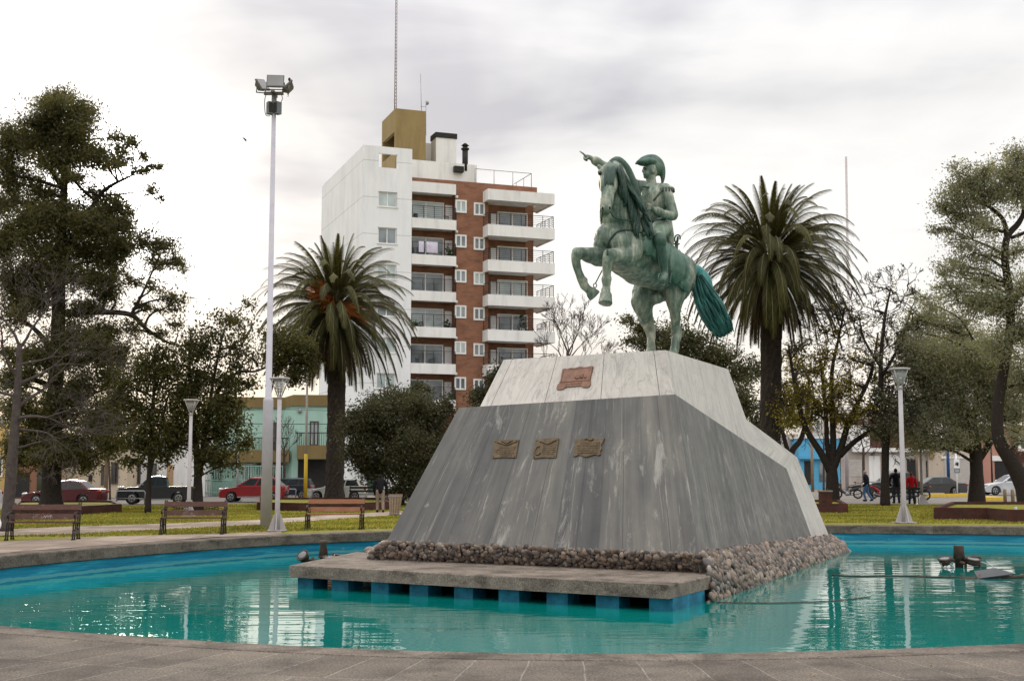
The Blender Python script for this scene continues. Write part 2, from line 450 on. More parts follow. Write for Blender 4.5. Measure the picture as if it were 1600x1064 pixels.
# ground: from the pool's edge to the horizon
mb = MB(); N = 220
rings = [[p + n * .5 for p, n in zip(ring, RN)], [p + n * 3 for p, n in zip(ring, RN)]]
cc = V((3, 26, 0))
for rad in (60, 160, 500, 2600):
    rings.append([cc + (p - cc).normalized() * rad for p in ring])
vs = [V((p.x, p.y, -.02)) for r_ in rings for p in r_]
fs = [(a * N + i, (a + 1) * N + i, (a + 1) * N + (i + 1) % N, a * N + (i + 1) % N) for a in range(len(rings) - 1) for i in range(N)]
mb.add(vs, [f[::-1] for f in fs]); tag(mb.build('ground', GRASS), kind='structure')
# pool: rim kerb, blue wall, floor and water
mb = MB(); strip(mb, [(0.0, -.27), (-.03, -.25), (-.03, -.025), (-.01, 0), (.02, .006), (.46, .008), (.48, -.01), (.66, -.012)])
tag(mb.build('pool_rim', [COPE]), kind='structure')
mb = MB(); strip(mb, [(.03, -1.0), (.03, -.27), (0.0, -.27)]); tag(mb.build('pool_wall', WALLP), kind='structure')
mb = MB(); mb.add([p + V((0, 0, -1.0)) for p in ring], [tuple(range(N))]); tag(mb.build('pool_floor', WALLP), kind='structure')
mb = MB(); mb.add([p + RN[i] * .02 + V((0, 0, WZ)) for i, p in enumerate(ring)], [tuple(range(N))]); tag(mb.build('water', WATER), kind='structure')
# paving of the near side of the ring only
mb = MB()
k = 8; vs = []; uv = []; idx = [i for i in range(N) if ring[i].y < 20]
st = next(i for i in range(N) if ring[i].y < 20 and ring[i - 1].y >= 20)
seq = [(st + i) % N for i in range(len(idx))]
for q, i in enumerate(seq):
    for j in range(k + 1): vs.append(ring[i] + RN[i] * (.481 + j * .9) + V((0, 0, .002))); uv.append((arc[i] + .01, .01 + j * .9))
fs = [((q + 1) * (k + 1) + j, q * (k + 1) + j, q * (k + 1) + j + 1, (q + 1) * (k + 1) + j + 1) for q in range(len(seq) - 1) for j in range(k)]
mb.add(vs, [f[::-1] for f in fs], uv); tag(mb.build('paving', PAVE), kind='structure')

def sheet(name, px, m, z, kind='structure'):
    mb = MB(); ps = [G(*p, z) for p in px]
    mb.add(ps, [tuple(range(len(ps)))]); o = mb.build(name, m)
    return tag(o, kind=kind)
# pavement along the left rim, then the path across the lawn
sheet('pavement', [(-700, 1064), (-700, 862), (-200, 853), (0, 846), (120, 839.5), (230, 836), (330, 833.5), (440, 830), (440, 834), (330, 839), (220, 847), (110, 855), (0, 864), (-60, 880)], PATH, .0)
sheet('path', [(-700, 862), (-200, 845), (0, 836.5), (115, 834), (250, 827), (400, 819.5), (520, 811), (640, 803), (800, 795), (800, 789), (640, 797), (520, 804), (400, 812), (250, 818), (115, 822), (0, 827), (-200, 834), (-700, 846)], PATH, -.004)
sheet('road', [(-2500, 812), (-600, 800), (0, 794), (200, 789), (480, 785), (800, 784.5), (1280, 786.5), (1600, 788.5), (2200, 792), (3500, 800), (3500, 762), (2200, 760), (800, 759), (-600, 760), (-2500, 764)], ASPH, -.012)

# grass blades standing on the lawn
def lawn():
    rs = np.random.RandomState(8); n = 300000
    y = 24 + 46 * rs.uniform(0, 1, n) ** .8; x = (rs.uniform(-.58, .58, n)) * y; keep = np.zeros(n, bool)
    def poly(ps): return [(G(*p).x, G(*p).y) for p in ps]
    def inpoly(P_, X, Y):
        c = np.zeros(len(X), bool); k = len(P_)
        for i in range(k):
            (ax, ay), (bx, by) = P_[i], P_[i - 1]
            m = ((ay > Y) != (by > Y)) & (X < (bx - ax) * (Y - ay) / (by - ay + 1e-12) + ax); c ^= m
        return c
    lawn_ = poly([(-900, 846), (0, 838), (230, 836), (330, 833), (440, 829.5), (560, 826), (640, 824), (900, 818.5), (1300, 816), (1700, 818), (1700, 789.5), (1280, 787.5), (800, 786), (480, 786.5), (200, 790.5), (0, 796), (-900, 808)])
    path_ = poly([(-700, 862), (-200, 845), (0, 836.5), (115, 834), (250, 827), (400, 819.5), (520, 811), (640, 803), (800, 795), (800, 789), (640, 797), (520, 804), (400, 812), (250, 818), (115, 822), (0, 827), (-200, 834), (-700, 846)])
    pv = poly([(-700, 862), (-200, 853), (0, 846), (120, 839.5), (230, 836), (330, 833.5), (440, 830), (440, 836), (-700, 900)])
    rg = [(p.x + n_.x * .8, p.y + n_.y * .8) for p, n_ in zip(ring, RN)]
    k = inpoly(lawn_, x, y) & ~inpoly(path_, x, y) & ~inpoly(pv, x, y) & ~inpoly(rg, x, y); x = x[k]; y = y[k]; n = len(x)
    a = rs.uniform(0, 6.28, n); w_ = .007 + .0004 * y; h = rs.uniform(.025, .07, n); lx = rs.normal(0, .03, n); ly = rs.normal(0, .03, n); z0 = np.full(n, -.02)
    dx = np.cos(a) * w_; dy = np.sin(a) * w_
    Q = np.stack([np.stack([x - dx, y - dy, z0], 1), np.stack([x + dx, y + dy, z0], 1), np.stack([x + dx * .3 + lx, y + dy * .3 + ly, z0 + h], 1), np.stack([x - dx * .3 + lx, y - dy * .3 + ly, z0 + h], 1)], 1)
    big = np.array([noise.noise(V((p, q, 0)) * .45) for p, q in zip(x, y)])
    g = (rs.uniform(.65, 1.4, (n, 1)) * (1 + .6 * big[:, None])).clip(.3, 2); col = np.concatenate([g * (1.0 + .25 * rs.uniform(-1, 1, (n, 1))), g, g], 1)
    m = NT('grass_blades'); m.set(.7, 0, .2); at = m.n('ShaderNodeAttribute', attribute_name='tint'); c = m.mix(1, (.23, .215, .034), at.outputs['Color'], 'MULTIPLY'); m.base(c)
    tr = m.n('ShaderNodeBsdfTranslucent'); m.l(c, tr.inputs[0]); ms = m.n('ShaderNodeMixShader'); ms.inputs[0].default_value = .4; m.l(m.b.outputs[0], ms.inputs[1]); m.l(tr.outputs[0], ms.inputs[2]); m.l(ms.outputs[0], m.out.inputs[0])
    tag(quads_obj('grass', Q, col, m.m), 'short yellowish green grass of the lawns round the pool', 'grass', None, 'stuff')
lawn()

# dead leaves blown over the paving, the rim and the water
rs = np.random.RandomState(15); Q = []; C = []
for k in range(420):
    i = rs.randint(0, 220); onw = rs.rand() < .42; off = -abs(rs.normal(0, 2.2)) - .1 if onw else (rs.uniform(.03, .45) if rs.rand() < .35 else rs.uniform(.5, 3.2))
    p = ring[i] + RN[i] * off + V((rs.normal(0, .3), rs.normal(0, .3), 0)); z = WZ + .004 if onw else .016
    if ring[i].y > 22 and not onw: continue
    a = rs.uniform(0, 6.28); l_ = rs.uniform(.018, .042); w_ = l_ * rs.uniform(.3, .55); d = np.array([math.cos(a) * l_, math.sin(a) * l_, 0]); e = np.array([-math.sin(a) * w_, math.cos(a) * w_, 0]); c = np.array([p.x, p.y, z]); up = np.array([0, 0, 0 if onw else rs.uniform(0, .02)])
    Q.append([c - d + up, c + e, c + d + up, c - e]); g = rs.uniform(.5, 1.4); C.append([(g, g * .75, g * .5), (g * .6, g * .45, g * .35), (g * 1.2, g * 1.1, g * .5)][rs.randint(0, 3)])
tag(quads_obj('leaf_litter', Q, C, leaf_mat('dead_leaf', (.16, .14, .11), .1)), 'brown dead leaves scattered over the near paving, rim and water', 'leaves', None, 'stuff')
# ---------------------------------------------------------------- pedestal in the pool
rnd = random.Random(5)
def m_granite():
    t = NT('grey_granite'); t.set(.42, 0, .4)
    u = t.uvm((5.0, .22, 1)); n = t.noise(u, 1.0, 7, .62, .4)
    lo = t.noise(t.uvm((1.1, .35, 1)), 1.0, 6, .6, .3)
    c = t.ramp(n, [(.3, (.045, .045, .047)), (.5, (.10, .099, .098)), (.72, (.21, .20, .186))])
    c = t.mix(.55, c, t.ramp(lo, [(.3, (.062, .064, .07)), (.5, (.112, .111, .110)), (.7, (.225, .212, .192))]))
    # panels of differing tone with fine joints
    sx = t.n('ShaderNodeSeparateXYZ'); t.l(t.uvm(), sx.inputs[0])
    q = t.math('DIVIDE', sx.outputs[0], .86)
    wn_ = t.n('ShaderNodeTexWhiteNoise', noise_dimensions='1D'); t.l(t.math('FLOOR', q), wn_.inputs['W'])
    c = t.mix(1, c, t.ramp(wn_.outputs[0], [(0, (.74, .75, .78)), (1, (1.24, 1.21, 1.16))]), 'MULTIPLY')
    j = t.math('LESS_THAN', t.math('ABSOLUTE', t.math('SUBTRACT', t.math('FRACT', q), .5)), .0075)
    c = t.mix(t.math('MULTIPLY', j, .75), c, (.03, .03, .032))
    # lime runs and pale scars
    w = t.noise(t.uvm((6, .20, 1)), 1.7, 8, .78, .3)
    c = t.mix(t.ramp(w, [(.57, (0, 0, 0)), (.70, (.85, .85, .85))]), c, (.48, .455, .42))
    s = t.noise(t.uvm((1.7, .55, 1)), 1.35, 7, .75, .5)
    c = t.mix(t.ramp(s, [(.57, (0, 0, 0)), (.68, (.7, .7, .7))]), c, (.40, .385, .36))
    c = t.mix(1, c, (.84, .82, .79), 'MULTIPLY')
    t.base(c); rg = t.noise(t.uvm(), 3, 4); t.l(t.ramp(rg, [(.3, (.36,) * 3), (.7, (.6,) * 3)]), t.b.inputs['Roughness'])
    return t.m
def m_marble():
    t = NT('white_marble'); t.set(.45, 0, .4)
    d = t.noise(t.uvm((1.0, 1.0, 1)), 1.1, 7, .65, 1.6)
    v = t.noise(t.uvm((3.4, .55, 1)), 1.25, 8, .68, 1.4)
    c = t.ramp(v, [(.30, (.25, .232, .215)), (.44, (.41, .378, .35)), (.62, (.51, .47, .435))])
    c = t.mix(.5, c, t.ramp(d, [(.33, (.28, .26, .245)), (.45, (.43, .395, .365)), (.65, (.54, .50, .46))]))
    vein = t.math('ABSOLUTE', t.math('SUBTRACT', t.noise(t.uvm((2.2, .6, 1)), .9, 6, .6, 2.0), .5))
    c = t.mix(t.ramp(vein, [(.0, (.6, .6, .6)), (.022, (0, 0, 0))]), c, (.22, .21, .20))
    sx = t.n('ShaderNodeSeparateXYZ'); t.l(t.uvm(), sx.inputs[0])
    q = t.math('DIVIDE', sx.outputs[0], 1.27)
    j = t.math('LESS_THAN', t.math('ABSOLUTE', t.math('SUBTRACT', t.math('FRACT', q), .5)), .0058)
    c = t.mix(t.math('MULTIPLY', j, .95), c, (.07, .06, .05))
    t.base(c); return t.m
def m_pebble():
    t = NT('pebbles'); t.set(.6, 0, .35)
    at = t.n('ShaderNodeAttribute', attribute_name='tint')
    n = t.noise(t.coord(), 22, 4, .6)
    t.base(t.mix(1, at.outputs['Color'], t.ramp(n, [(.3, (.72, .72, .72)), (.7, (1.25, 1.22, 1.2))]), 'MULTIPLY')); return t.m
GRAN, MARB, PEBB = m_granite(), m_marble(), m_pebble()
MORT = mat('mortar', (.19, .16, .135), .9, bump=.5, bs=20)
SLABM = m_curb('platform_concrete', .72, 0.0)
BRONZE_P = mat('plaque_bronze', (.105, .072, .040), .5, .35, .4, .35, 9, .25, 40)
COPPER_P = mat('plaque_copper', (.20, .105, .072), .55, .25, .4, .3, 6, .3, 30)

A = P(1093, 868, 23.95); B = P(602, 849, 27.45)
Cc = P(1055, 616, 25.7); D = P(717, 637, 28.1)
E = P(1040, 547, 26.2); Fp = P(787, 562, 28.6)
M0 = P(1052.5, 616.4, 25.74); M1 = P(752.5, 630.5, 28.05)
E1 = (A - B); E1.z = 0; W0 = E1.length; E1.normalize()
zA, zE = A.z, E.z; WE = (E - Fp).length
nR = (Cc - A).cross(P(1268, 838, 35.6) - A).normalized()
def onR(px, py, off=0.0):       # right flank of the pedestal
    r = ray(px, py); o = V((0, 0, EYE)); t = (A + nR * off - o).dot(nR) / r.dot(nR); return o + r * t
if nR.x < 0: nR = -nR
K1, Lw = onR(1229, 732), onR(1268, 838)
Gt, H1, H2, H3 = onR(1138, 577, -.02), onR(1166, 655, -.02), onR(1245, 714, -.02), onR(1295, 836, -.02)
def width(z): return W0 + (WE - W0) * (z - zA) / (zE - zA)
def left_of(p): return p - E1 * width(p.z)
ped = thing('monument_pedestal', V((2.2, 29, WZ)), 'sloping grey granite and white marble pedestal with bronze plaques and a pebble foot', 'pedestal')
# grey granite lower block (front, right, left)
mb = MB()
mb.patch(B, A, Cc, D, 36, 16)
RA = [A, Lw, K1, Cc]
mb.patch(A, Lw, K1, Cc, 24, 12, 20.3)
lA, lL, lK, lC = B, left_of(Lw), left_of(K1), D
mb.patch(lL, lA, lC, lK, 24, 12, 40.3)
mb.patch(D, Cc, K1, lK, 2, 2, 60)
mb.patch(lK, K1, Lw, lL, 2, 2, 70)
mb.build('granite_block', GRAN, ped)
# white marble upper block and rear slope
mb = MB()
mb.patch(M1 + (M1 - Fp) * .12, M0 + (M0 - E) * .12, E, Fp, 30, 8, .38)
off = -nR * .03
m0, k1, lw = M0, K1 + off, Lw + off
# right flank: top trapezoid, then the two lower pieces behind the granite edge
mb.patch(m0, k1, H1, E.lerp(Gt, 0.0), 12, 8, 20.9) if False else None
mb.patch(m0, m0.lerp(k1, .55), Gt, E, 12, 8, 20.75)
mb.add([m0.lerp(k1, .55), k1, H2, H1, Gt], [(0, 1, 2, 3, 4)], [(23.3, 1), (25.9, .2), (26.1, .35), (24.6, 1.2), (24.0, 2.0)])
mb.patch(k1, lw, H3, H2, 6, 6, 26.9) if False else mb.patch(lw, H3, H2, k1, 4, 8, 26.72)
g2, h1, h2, h3 = [left_of(p) for p in (Gt, H1, H2, H3)]
for a, b, c, d in ((Fp, E, Gt, g2), (g2, Gt, H1, h1), (h1, H1, H2, h2), (h2, H2, H3, h3)): mb.patch(a, b, c, d, 6, 4, 40)
mb.add([M1, Fp, g2, h1, h2, h3, left_of(lw), left_of(k1)], [tuple(range(8))], [(i * .7, 0) for i in range(8)])
mb.build('marble_block', MARB, ped)

# pebble skirt bedded in mortar: front on the slab, right side down into the water
SZ = -0.135
fr0, fl0 = G(1092, 893, SZ), G(578, 873, SZ)
rw0, rw1 = G(1109, 941, WZ), G(1326, 861, WZ)
def jit(a): return rnd.uniform(-a, a)
ICO = None
import bmesh
bm = bmesh.new(); bmesh.ops.create_icosphere(bm, subdivisions=2, radius=1)
ICO_V = [v.co.copy() for v in bm.verts]; ICO_F = [tuple(v.index for v in f.verts) for f in bm.faces]; bm.free()
PCOL = [(.21, .165, .135), (.29, .225, .18), (.16, .14, .13), (.37, .30, .24), (.24, .18, .14), (.12, .105, .10), (.31, .265, .235), (.19, .15, .125), (.33, .24, .185)]
mb = MB()
def pebble(p, nrm, rr):
    rot = nrm.to_track_quat('Z', 'Y').to_matrix() @ Matrix.Rotation(rnd.uniform(0, 6.28), 3, 'Z')
    s = V((rr * rnd.uniform(.95, 1.5), rr * rnd.uniform(.8, 1.1), rr * rnd.uniform(.55, .8))); ph = rnd.uniform(0, 50)
    k = rnd.uniform(.45, .85); c = rnd.choice(PCOL); mb.tint = tuple(x * k for x in c)
    mb.add([p + rot @ V((v.x * s.x, v.y * s.y, v.z * s.z)) * (1 + .16 * noise.noise(v * 1.3 + V((ph, 0, 0)))) for v in ICO_V], ICO_F, smooth=True)
def scatter(a, b, c, d, rr, bulge=.0):     # a-b bottom, d-c top
    Lb = ((b - a).length + (c - d).length) / 2; Hb = ((d - a).length + (c - b).length) / 2
    nrm = (b - a).cross(d - a).normalized()
    if nrm.y > 0: nrm = -nrm
    rows = max(2, int(Hb / (rr * 1.3))); cols = int(Lb / (rr * 1.8))
    for j in range(rows + 1):
        for i in range(cols + 1):
            u = min(1, max(0, (i + .5 * (j % 2) + jit(.5)) / cols)); v = min(1.03, max(0, (j + jit(.45)) / rows))
            p = (a * (1 - u) + b * u) * (1 - v) + (d * (1 - u) + c * u) * v + nrm * (bulge * math.sin(math.pi * min(v, 1)) + jit(.035))
            pebble(p, (nrm + V((jit(.35), jit(.35), jit(.35)))).normalized(), rr * rnd.choice((.62, .8, .95, 1.05, 1.15, 1.4)))
topA, topB = A + V((.0, -.06, .02)), B + V((.05, -.06, .03))
H3b = H3 + V((.05, .0, -.05))
scatter(fl0, fr0, topA, topB, .05, .045)
scatter(rw0, rw1, H3b, topA + V((.08, 0, 0)), .066, .07)
scatter(rw1, rw1 - E1 * 3 + V((0, .6, 0)), left_of(H3).lerp(H3, .6), H3b, .09, .1)
fl1 = G(560, 866, SZ)
scatter(fl1 + V((.1, 1.4, 0)), fl0, topB, topB + V((.5, 1.6, 0)), .075, .04)
mb.tint = None
mb.build('pebble_skirt', PEBB, ped)
mb = MB(); ins = .05
mb.patch(fl0 + V((.02, ins, 0)), fr0 + V((-.02, ins, 0)), topA + V((0, ins * 2, -.05)), topB + V((0, ins * 2, -.05)), 4, 2)
e2 = V((.49, .87, 0)); dn = V((0, 0, -.42))
mb.patch(rw0 + V((-.06, .04, 0)) + dn, rw1 + V((-.06, -.02, 0)) + dn, H3b + V((-.1, 0, -.06)), topA + V((-.04, .06, -.05)), 4, 2)
mb.patch(rw1 + dn + V((-.06, -.02, 0)), left_of(H3) + V((0, 1, -1)), left_of(H3), H3b + V((-.1, 0, -.06)), 2, 2)
mb.patch(left_of(H3) + V((0, 1, -1)), G(470, 872, -.9), fl0 + V((0, .3, .1)), left_of(H3), 2, 2) if False else None
# core under the blocks so nothing shows hollow
mb.patch(fl0 + V((.1, .3, -.8)), fr0 + V((0, .3, -.8)), fr0 + V((0, .1, .05)), fl0 + V((.1, .1, .05)), 2, 2)
lH = left_of(H3)
mb.patch(lH + V((-.3, .3, -.9)), fl0 + V((-.02, .1, -.8)), B + V((.02, .05, 0)), lH, 2, 2)
mb.build('mortar_bed', MORT, ped)

# plaques: reliefs with raised rims, ribbons and lines of cast lettering
fn = (A - B).cross(D - B).normalized()
if fn.y > 0: fn = -fn
mn = (M0 - M1).cross(Fp - M1).normalized()
if mn.y > 0: mn = -mn
def onplane(px, py, o, n):
    r = ray(px, py); c = V((0, 0, EYE)); return c + r * ((o - c).dot(n) / r.dot(n))
tmp = MB(); tmp.patch(B, A, Cc, D, 30, 20); tmp.patch(M1, M0, E, Fp, 30, 12); surf = BVHTree.FromPolygons(tmp.v, tmp.f)
def plaque(quad, o, n, m, label, outline, style):
    q = []                                         # bottom left, bottom right, top right, top left
    for p in quad:
        hit = surf.ray_cast(V((0, 0, EYE)), ray(*p).normalized()); q.append(hit[0] if hit[0] else onplane(*p, o, n))
    def at(u, v, h=0.0): return (q[0] * (1 - u) + q[1] * u) * (1 - v) + (q[3] * (1 - u) + q[2] * u) * v + n * h
    mb = MB(); k = len(outline); T = .03
    mb.add([at(u, v, -.03) for u, v in outline] + [at(u, v, T) for u, v in outline], [tuple(range(k, 2 * k))] + [(i, (i + 1) % k, k + (i + 1) % k, k + i) for i in range(k)])
    def bar(u0, u1, v0, v1, h=.012):
        mb.hexa([at(u0, v0, T - .002), at(u1, v0, T - .002), at(u1, v1, T - .002), at(u0, v1, T - .002)], [at(u0, v0, T + h), at(u1, v0, T + h), at(u1, v1, T + h), at(u0, v1, T + h)])
    r2 = random.Random(len(label))
    def line(v, h, u0, u1):
        u = u0
        while u < u1:
            w_ = r2.uniform(.018, .034); bar(u, min(u + w_, u1), v - h / 2, v + h / 2, .008); u += w_ + (.012 if r2.random() < .82 else .04)
    style(mb, at, bar, line, T)
    pl = mb.build('plaque', m, ped); pl['label'] = label
    return at, T, pl
rect = [(0, 0), (.03, -.01), (.3, .0), (.5, .02), (.7, -.005), (.97, -.015), (1, 0), (1, 1), (.5, 1.01), (0, 1)]
def ribbon(mb, at, T, u0, u1, v, sag):
    mb.tube([at(u0 + (u1 - u0) * t, v - sag * math.sin(math.pi * t) + .03 * math.sin(9 * t), T + .008) for t in [i / 14 for i in range(15)]], .016, 6)
def st_ribbon(mb, at, bar, line, T):
    ribbon(mb, at, T, .14, .92, .86, .13); ribbon(mb, at, T, .3, .76, .93, .1)
    for v, a, b in ((.56, .26, .92), (.45, .14, .92), (.34, .12, .88), (.23, .16, .88), (.12, .34, .8)): line(v, .055, a, b)
def st_wreath(mb, at, bar, line, T):
    ribbon(mb, at, T, .2, .9, .86, .12)
    for v, a, b in ((.62, .36, .94), (.51, .36, .94), (.40, .36, .92), (.29, .38, .92), (.18, .42, .86)): line(v, .055, a, b)
    mb.tube([at(.19 + .13 * math.cos(a), .38 + .22 * math.sin(a), T + .008) for a in [i * .42 for i in range(3, 15)]], .014, 6)
def st_ornate(mb, at, bar, line, T):
    for v, a, b in ((.75, .2, .9), (.60, .1, .92), (.45, .1, .92), (.31, .14, .92), (.2, .24, .8)): line(v, .085, a, b)
    bar(.14, .9, .13, .145); mb.tube([at(.35 + .3 * t, .95 + .05 * math.sin(7 * t), T + .008) for t in [i / 10 for i in range(11)]], .02, 6)
def corner_studs(at, T, pl):
    for u, v in ((.06, .08), (.94, .08), (.06, .92), (.94, .92)): mb = MB(); mb.ell(at(u, v, T), .017, nu=8, nv=6); mb.build('stud', BRONZE_P, pl)
    return
at, T, pl = plaque([(769.5, 716), (807, 715), (811.5, 687.5), (773.5, 688.5)], A, fn, BRONZE_P, 'leftmost small bronze plaque with a ribbon relief', rect, st_ribbon); corner_studs(at, T, pl)
at, T, pl = plaque([(833, 716.5), (869.5, 715), (874, 685), (838, 687)], A, fn, BRONZE_P, 'middle bronze plaque with a wreath at its left', rect, st_wreath); corner_studs(at, T, pl)
orn = [(0, .0), (.08, -.03), (.2, .05), (.35, -.02), (.5, -.08), (.62, -.03), (.8, .06), (.92, -.02), (1, .04), (.96, .2), (1.0, .4), (.95, .6), (.99, .8), (1.03, 1.02), (.9, .97), (.7, .99), (.6, 1.07), (.5, 1.04), (.4, 1.1), (.3, 1.0), (.1, .97), (-.02, 1.0), (.03, .8), (-.01, .55), (.03, .3)]
at, T, pl = plaque([(896, 713), (939, 711.5), (944, 686), (900, 686.5)], A, fn, BRONZE_P, 'largest bronze plaque of the lower row with a scrolled edge', orn, st_ornate)
top_out = [(0, .0), (.03, -.06), (.2, -.07), (.28, .03), (.72, .03), (.8, -.06), (.97, -.08), (1.01, .04), (.985, .26), (.97, .28), (.975, 1.0), (.93, 1.03), (.72, .98), (.58, 1.04), (.46, .98), (.3, 1.0), (.22, .95), (.14, .99), (.08, .94), (.1, .28), (.02, .2)]
def st_ship(mb, at, bar, line, T):
    bar(.06, .97, .27, .30); bar(.93, .965, .3, .98); bar(.085, .115, .3, .95); bar(.12, .93, .93, .945, .006)
    for i in range(16):
        u = .52 + .3 * rnd.random(); v = .42 + .2 * rnd.random() * (1 - abs(u - .68) * 3)
        mb.ell(at(u, v, T), .028 * rnd.uniform(.6, 1.2), nu=6, nv=5)
    line(.17, .09, .28, .74)
at, T, pl = plaque([(870, 608), (922.5, 603.5), (929, 573.5), (876, 577)], M0, mn, COPPER_P, 'reddish copper plaque with a small battle relief on the white marble', top_out, st_ship)

# concrete platform on blue piers in front of the pedestal
zt, zb = SZ, -.365
pf = thing('concrete_platform', G(800, 905, WZ), 'low concrete platform on blue piers standing in the water before the pedestal', 'platform')
f0, f1 = G(452, 883, zt), G(1045, 913.5, zt); b1 = G(1112, 898.5, zt); b0 = fl1 + V((-.35, .6, 0))
ex = (f1 - f0).normalized(); ey = (b1 - f1).normalized()
b1e, b0e = b1 + ey * .7 - ex * .15, b0 + ey * .4
mb = MB(); nseg = 24
top = [f0.lerp(f1, i / nseg) for i in range(nseg + 1)] + [b1, b1e, b0e]
n = len(top); dz = V((0, 0, zb - zt))
ch = .02
mid = V((0, 0, 0))
for p in top: mid += p / n
ins_ = [p + (mid - p).normalized() * ch for p in top]
lay = [ins_, [p + V((0, 0, -ch)) for p in top], [p + dz for p in top]]
vs = [q for l_ in lay for q in l_]; uvs = [((q - f0).dot(ex), q.z) for q in vs]
mb.add(vs, [tuple(range(n)), tuple(range(3 * n - 1, 2 * n - 1, -1))] + [(a * n + i, (a + 1) * n + i, (a + 1) * n + (i + 1) % n, a * n + (i + 1) % n) for a in (0, 1) for i in range(n)], uvs)
mb.build('slab', SLABM, pf)
BLUEP = mat('blue_pier_paint', (.004, .125, .225), .65, var=.5, vs=4, col2=(.01, .19, .29), grime=.5)
def front_at(px):               # a point of the recessed pier line seen at px
    o = f0 + ey * .2; nn = V((ex.y, -ex.x, 0)); r = ray(px, 925); c = V((0, 0, EYE)); t = (o - c).dot(nn) / r.dot(nn); q = c + r * t; q.z = 0; return q
for x0, x1 in ((465, 489), (518, 544), (580, 607), (640, 669), (709.5, 739), (779, 811), (854, 887), (931, 967)):
    a, b = front_at(x0), front_at(x1); mb = MB(); d = ey * .5
    lo = [V((p.x, p.y, -1.0)) for p in (a, b, b + d, a + d)]; mb.hexa(lo, [V((p.x, p.y, zb + .01)) for p in lo]); mb.build('pier', BLUEP, pf)
a, b = front_at(1014), front_at(1051); d = ey * 1.62; mb = MB()
lo = [V((p.x, p.y, -1.0)) for p in (a, b, b + d, a + d)]; mb.hexa(lo, [V((p.x, p.y, zb + .01)) for p in lo]); mb.build('pier', BLUEP, pf)
# ---------------------------------------------------------------- equestrian statue
SY = 28.6
def S(zx, zy, d=0.0): return P(860 + zx / 3.04, 210 + zy / 3.04, SY + d * 1.06)
K = 1.06
def m_shaded_patina(name, c1, c2, c3, streak=1.0):
    t = NT(name); t.set(.55, .25, .35)
    a = t.noise(t.coord((1, 1, .45)), 2.0, 7, .65, .6); b = t.noise(t.coord((2.4, 2.4, .35)), 3.2, 7, .7)
    c = t.ramp(a, [(.33, c1), (.52, c2), (.68, c3)])
    c = t.mix(.5, c, t.ramp(b, [(.3, [x * .45 for x in c1]), (.5, c2), (.7, [x * 1.1 for x in c3])]))
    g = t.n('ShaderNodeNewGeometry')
    c = t.mix(t.ramp(g.outputs['Pointiness'], [(.40, (.85, .85, .85)), (.49, (0, 0, 0))]), c, (.018, .036, .03))  # pointiness darkens the hollows: crease shade painted into the patina colour
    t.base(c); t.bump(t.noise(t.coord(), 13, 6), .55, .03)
    return t.m
PAT = m_shaded_patina('green_bronze', (.020, .046, .037), (.122, .168, .134), (.56, .53, .43))
PATT = m_shaded_patina('teal_bronze', (.008, .10, .108), (.034, .25, .24), (.19, .44, .40))
PATL = m_shaded_patina('pale_bronze', (.08, .13, .10), (.19, .26, .20), (.42, .43, .35)); PATC = m_shaded_patina('cloth_bronze', (.026, .070, .055), (.07, .145, .112), (.21, .25, .19))
PATD = m_shaded_patina('dark_bronze', (.022, .05, .042), (.06, .115, .092), (.17, .20, .15))
st = thing('equestrian_statue', V((3.3, SY, E.z)), 'green bronze statue of a rider pointing ahead from a rearing horse', 'statue')
def T(mb, pts, seg=14, sub=4, flat=None, up=None):    # pts: (zx, zy, d, r)
    mb.tube([S(*p[:3]) for p in pts], [p[3] * K for p in pts], seg, sub, flat, True, up)
    mb.ell(S(*pts[0][:3]), pts[0][3] * K, nu=12, nv=8); mb.ell(S(*pts[-1][:3]), pts[-1][3] * K, nu=12, nv=8)
h = MB()
trunk_pts = [(597, 692, .95, .43), (555, 655, .6, .49), (500, 625, .25, .53), (440, 600, -.1, .55), (375, 560, -.5, .54), (322, 525, -.85, .475), (290, 500, -1.0, .37)]
T(h, trunk_pts, 20, 5)
h.ell(S(632, 655, 1.0), (.33, .36, .42)); h.ell(S(585, 720, .75), (.42, .4, .42))
T(h, [(345, 480, -.72, .46), (318, 400, -.92, .37), (303, 330, -1.08, .305), (300, 255, -1.18, .25), (306, 195, -1.2, .195)], 16, 5)   # neck
T(h, [(405, 450, -.72, .30), (378, 360, -.86, .24), (352, 285, -.98, .205), (334, 220, -1.06, .175), (322, 170, -1.12, .13)], 14, 5)
T(h, [(250, 520, -1.05, .20), (245, 560, -1.0, .17)], 12, 3)                               # breast muscles
T(h, [(330, 515, -1.25, .22), (335, 555, -1.2, .2)], 12, 3)
# head
T(h, [(300, 160, -1.22, .17), (285, 188, -1.38, .215), (279, 232, -1.52, .19), (272, 285, -1.66, .135), (267, 330, -1.76, .118), (266, 356, -1.8, .112)], 14, 5)
h.ell(S(310, 235, -1.35), (.13, .16, .20)); h.ell(S(256, 235, -1.33), (.13, .16, .20))      # cheeks
h.ell(S(318, 180, -1.47), (.085, .07, .075)); h.ell(S(240, 180, -1.42), (.08, .07, .075))   # brows
h.ell(S(266, 372, -1.72), (.085, .10, .06)); h.ell(S(262, 382, -1.66), (.065, .07, .05))    # lips, chin
h.ell(S(246, 352, -1.86), (.04, .05, .05)); h.ell(S(284, 350, -1.88), (.045, .05, .05))     # nostrils
T(h, [(241, 165, -1.32, .06), (232, 152, -1.27, .055), (228, 143, -1.25, .015)], 8, 3)
T(h, [(322, 150, -1.2, .06), (332, 136, -1.1, .05), (338, 128, -1.05, .015)], 8, 3)
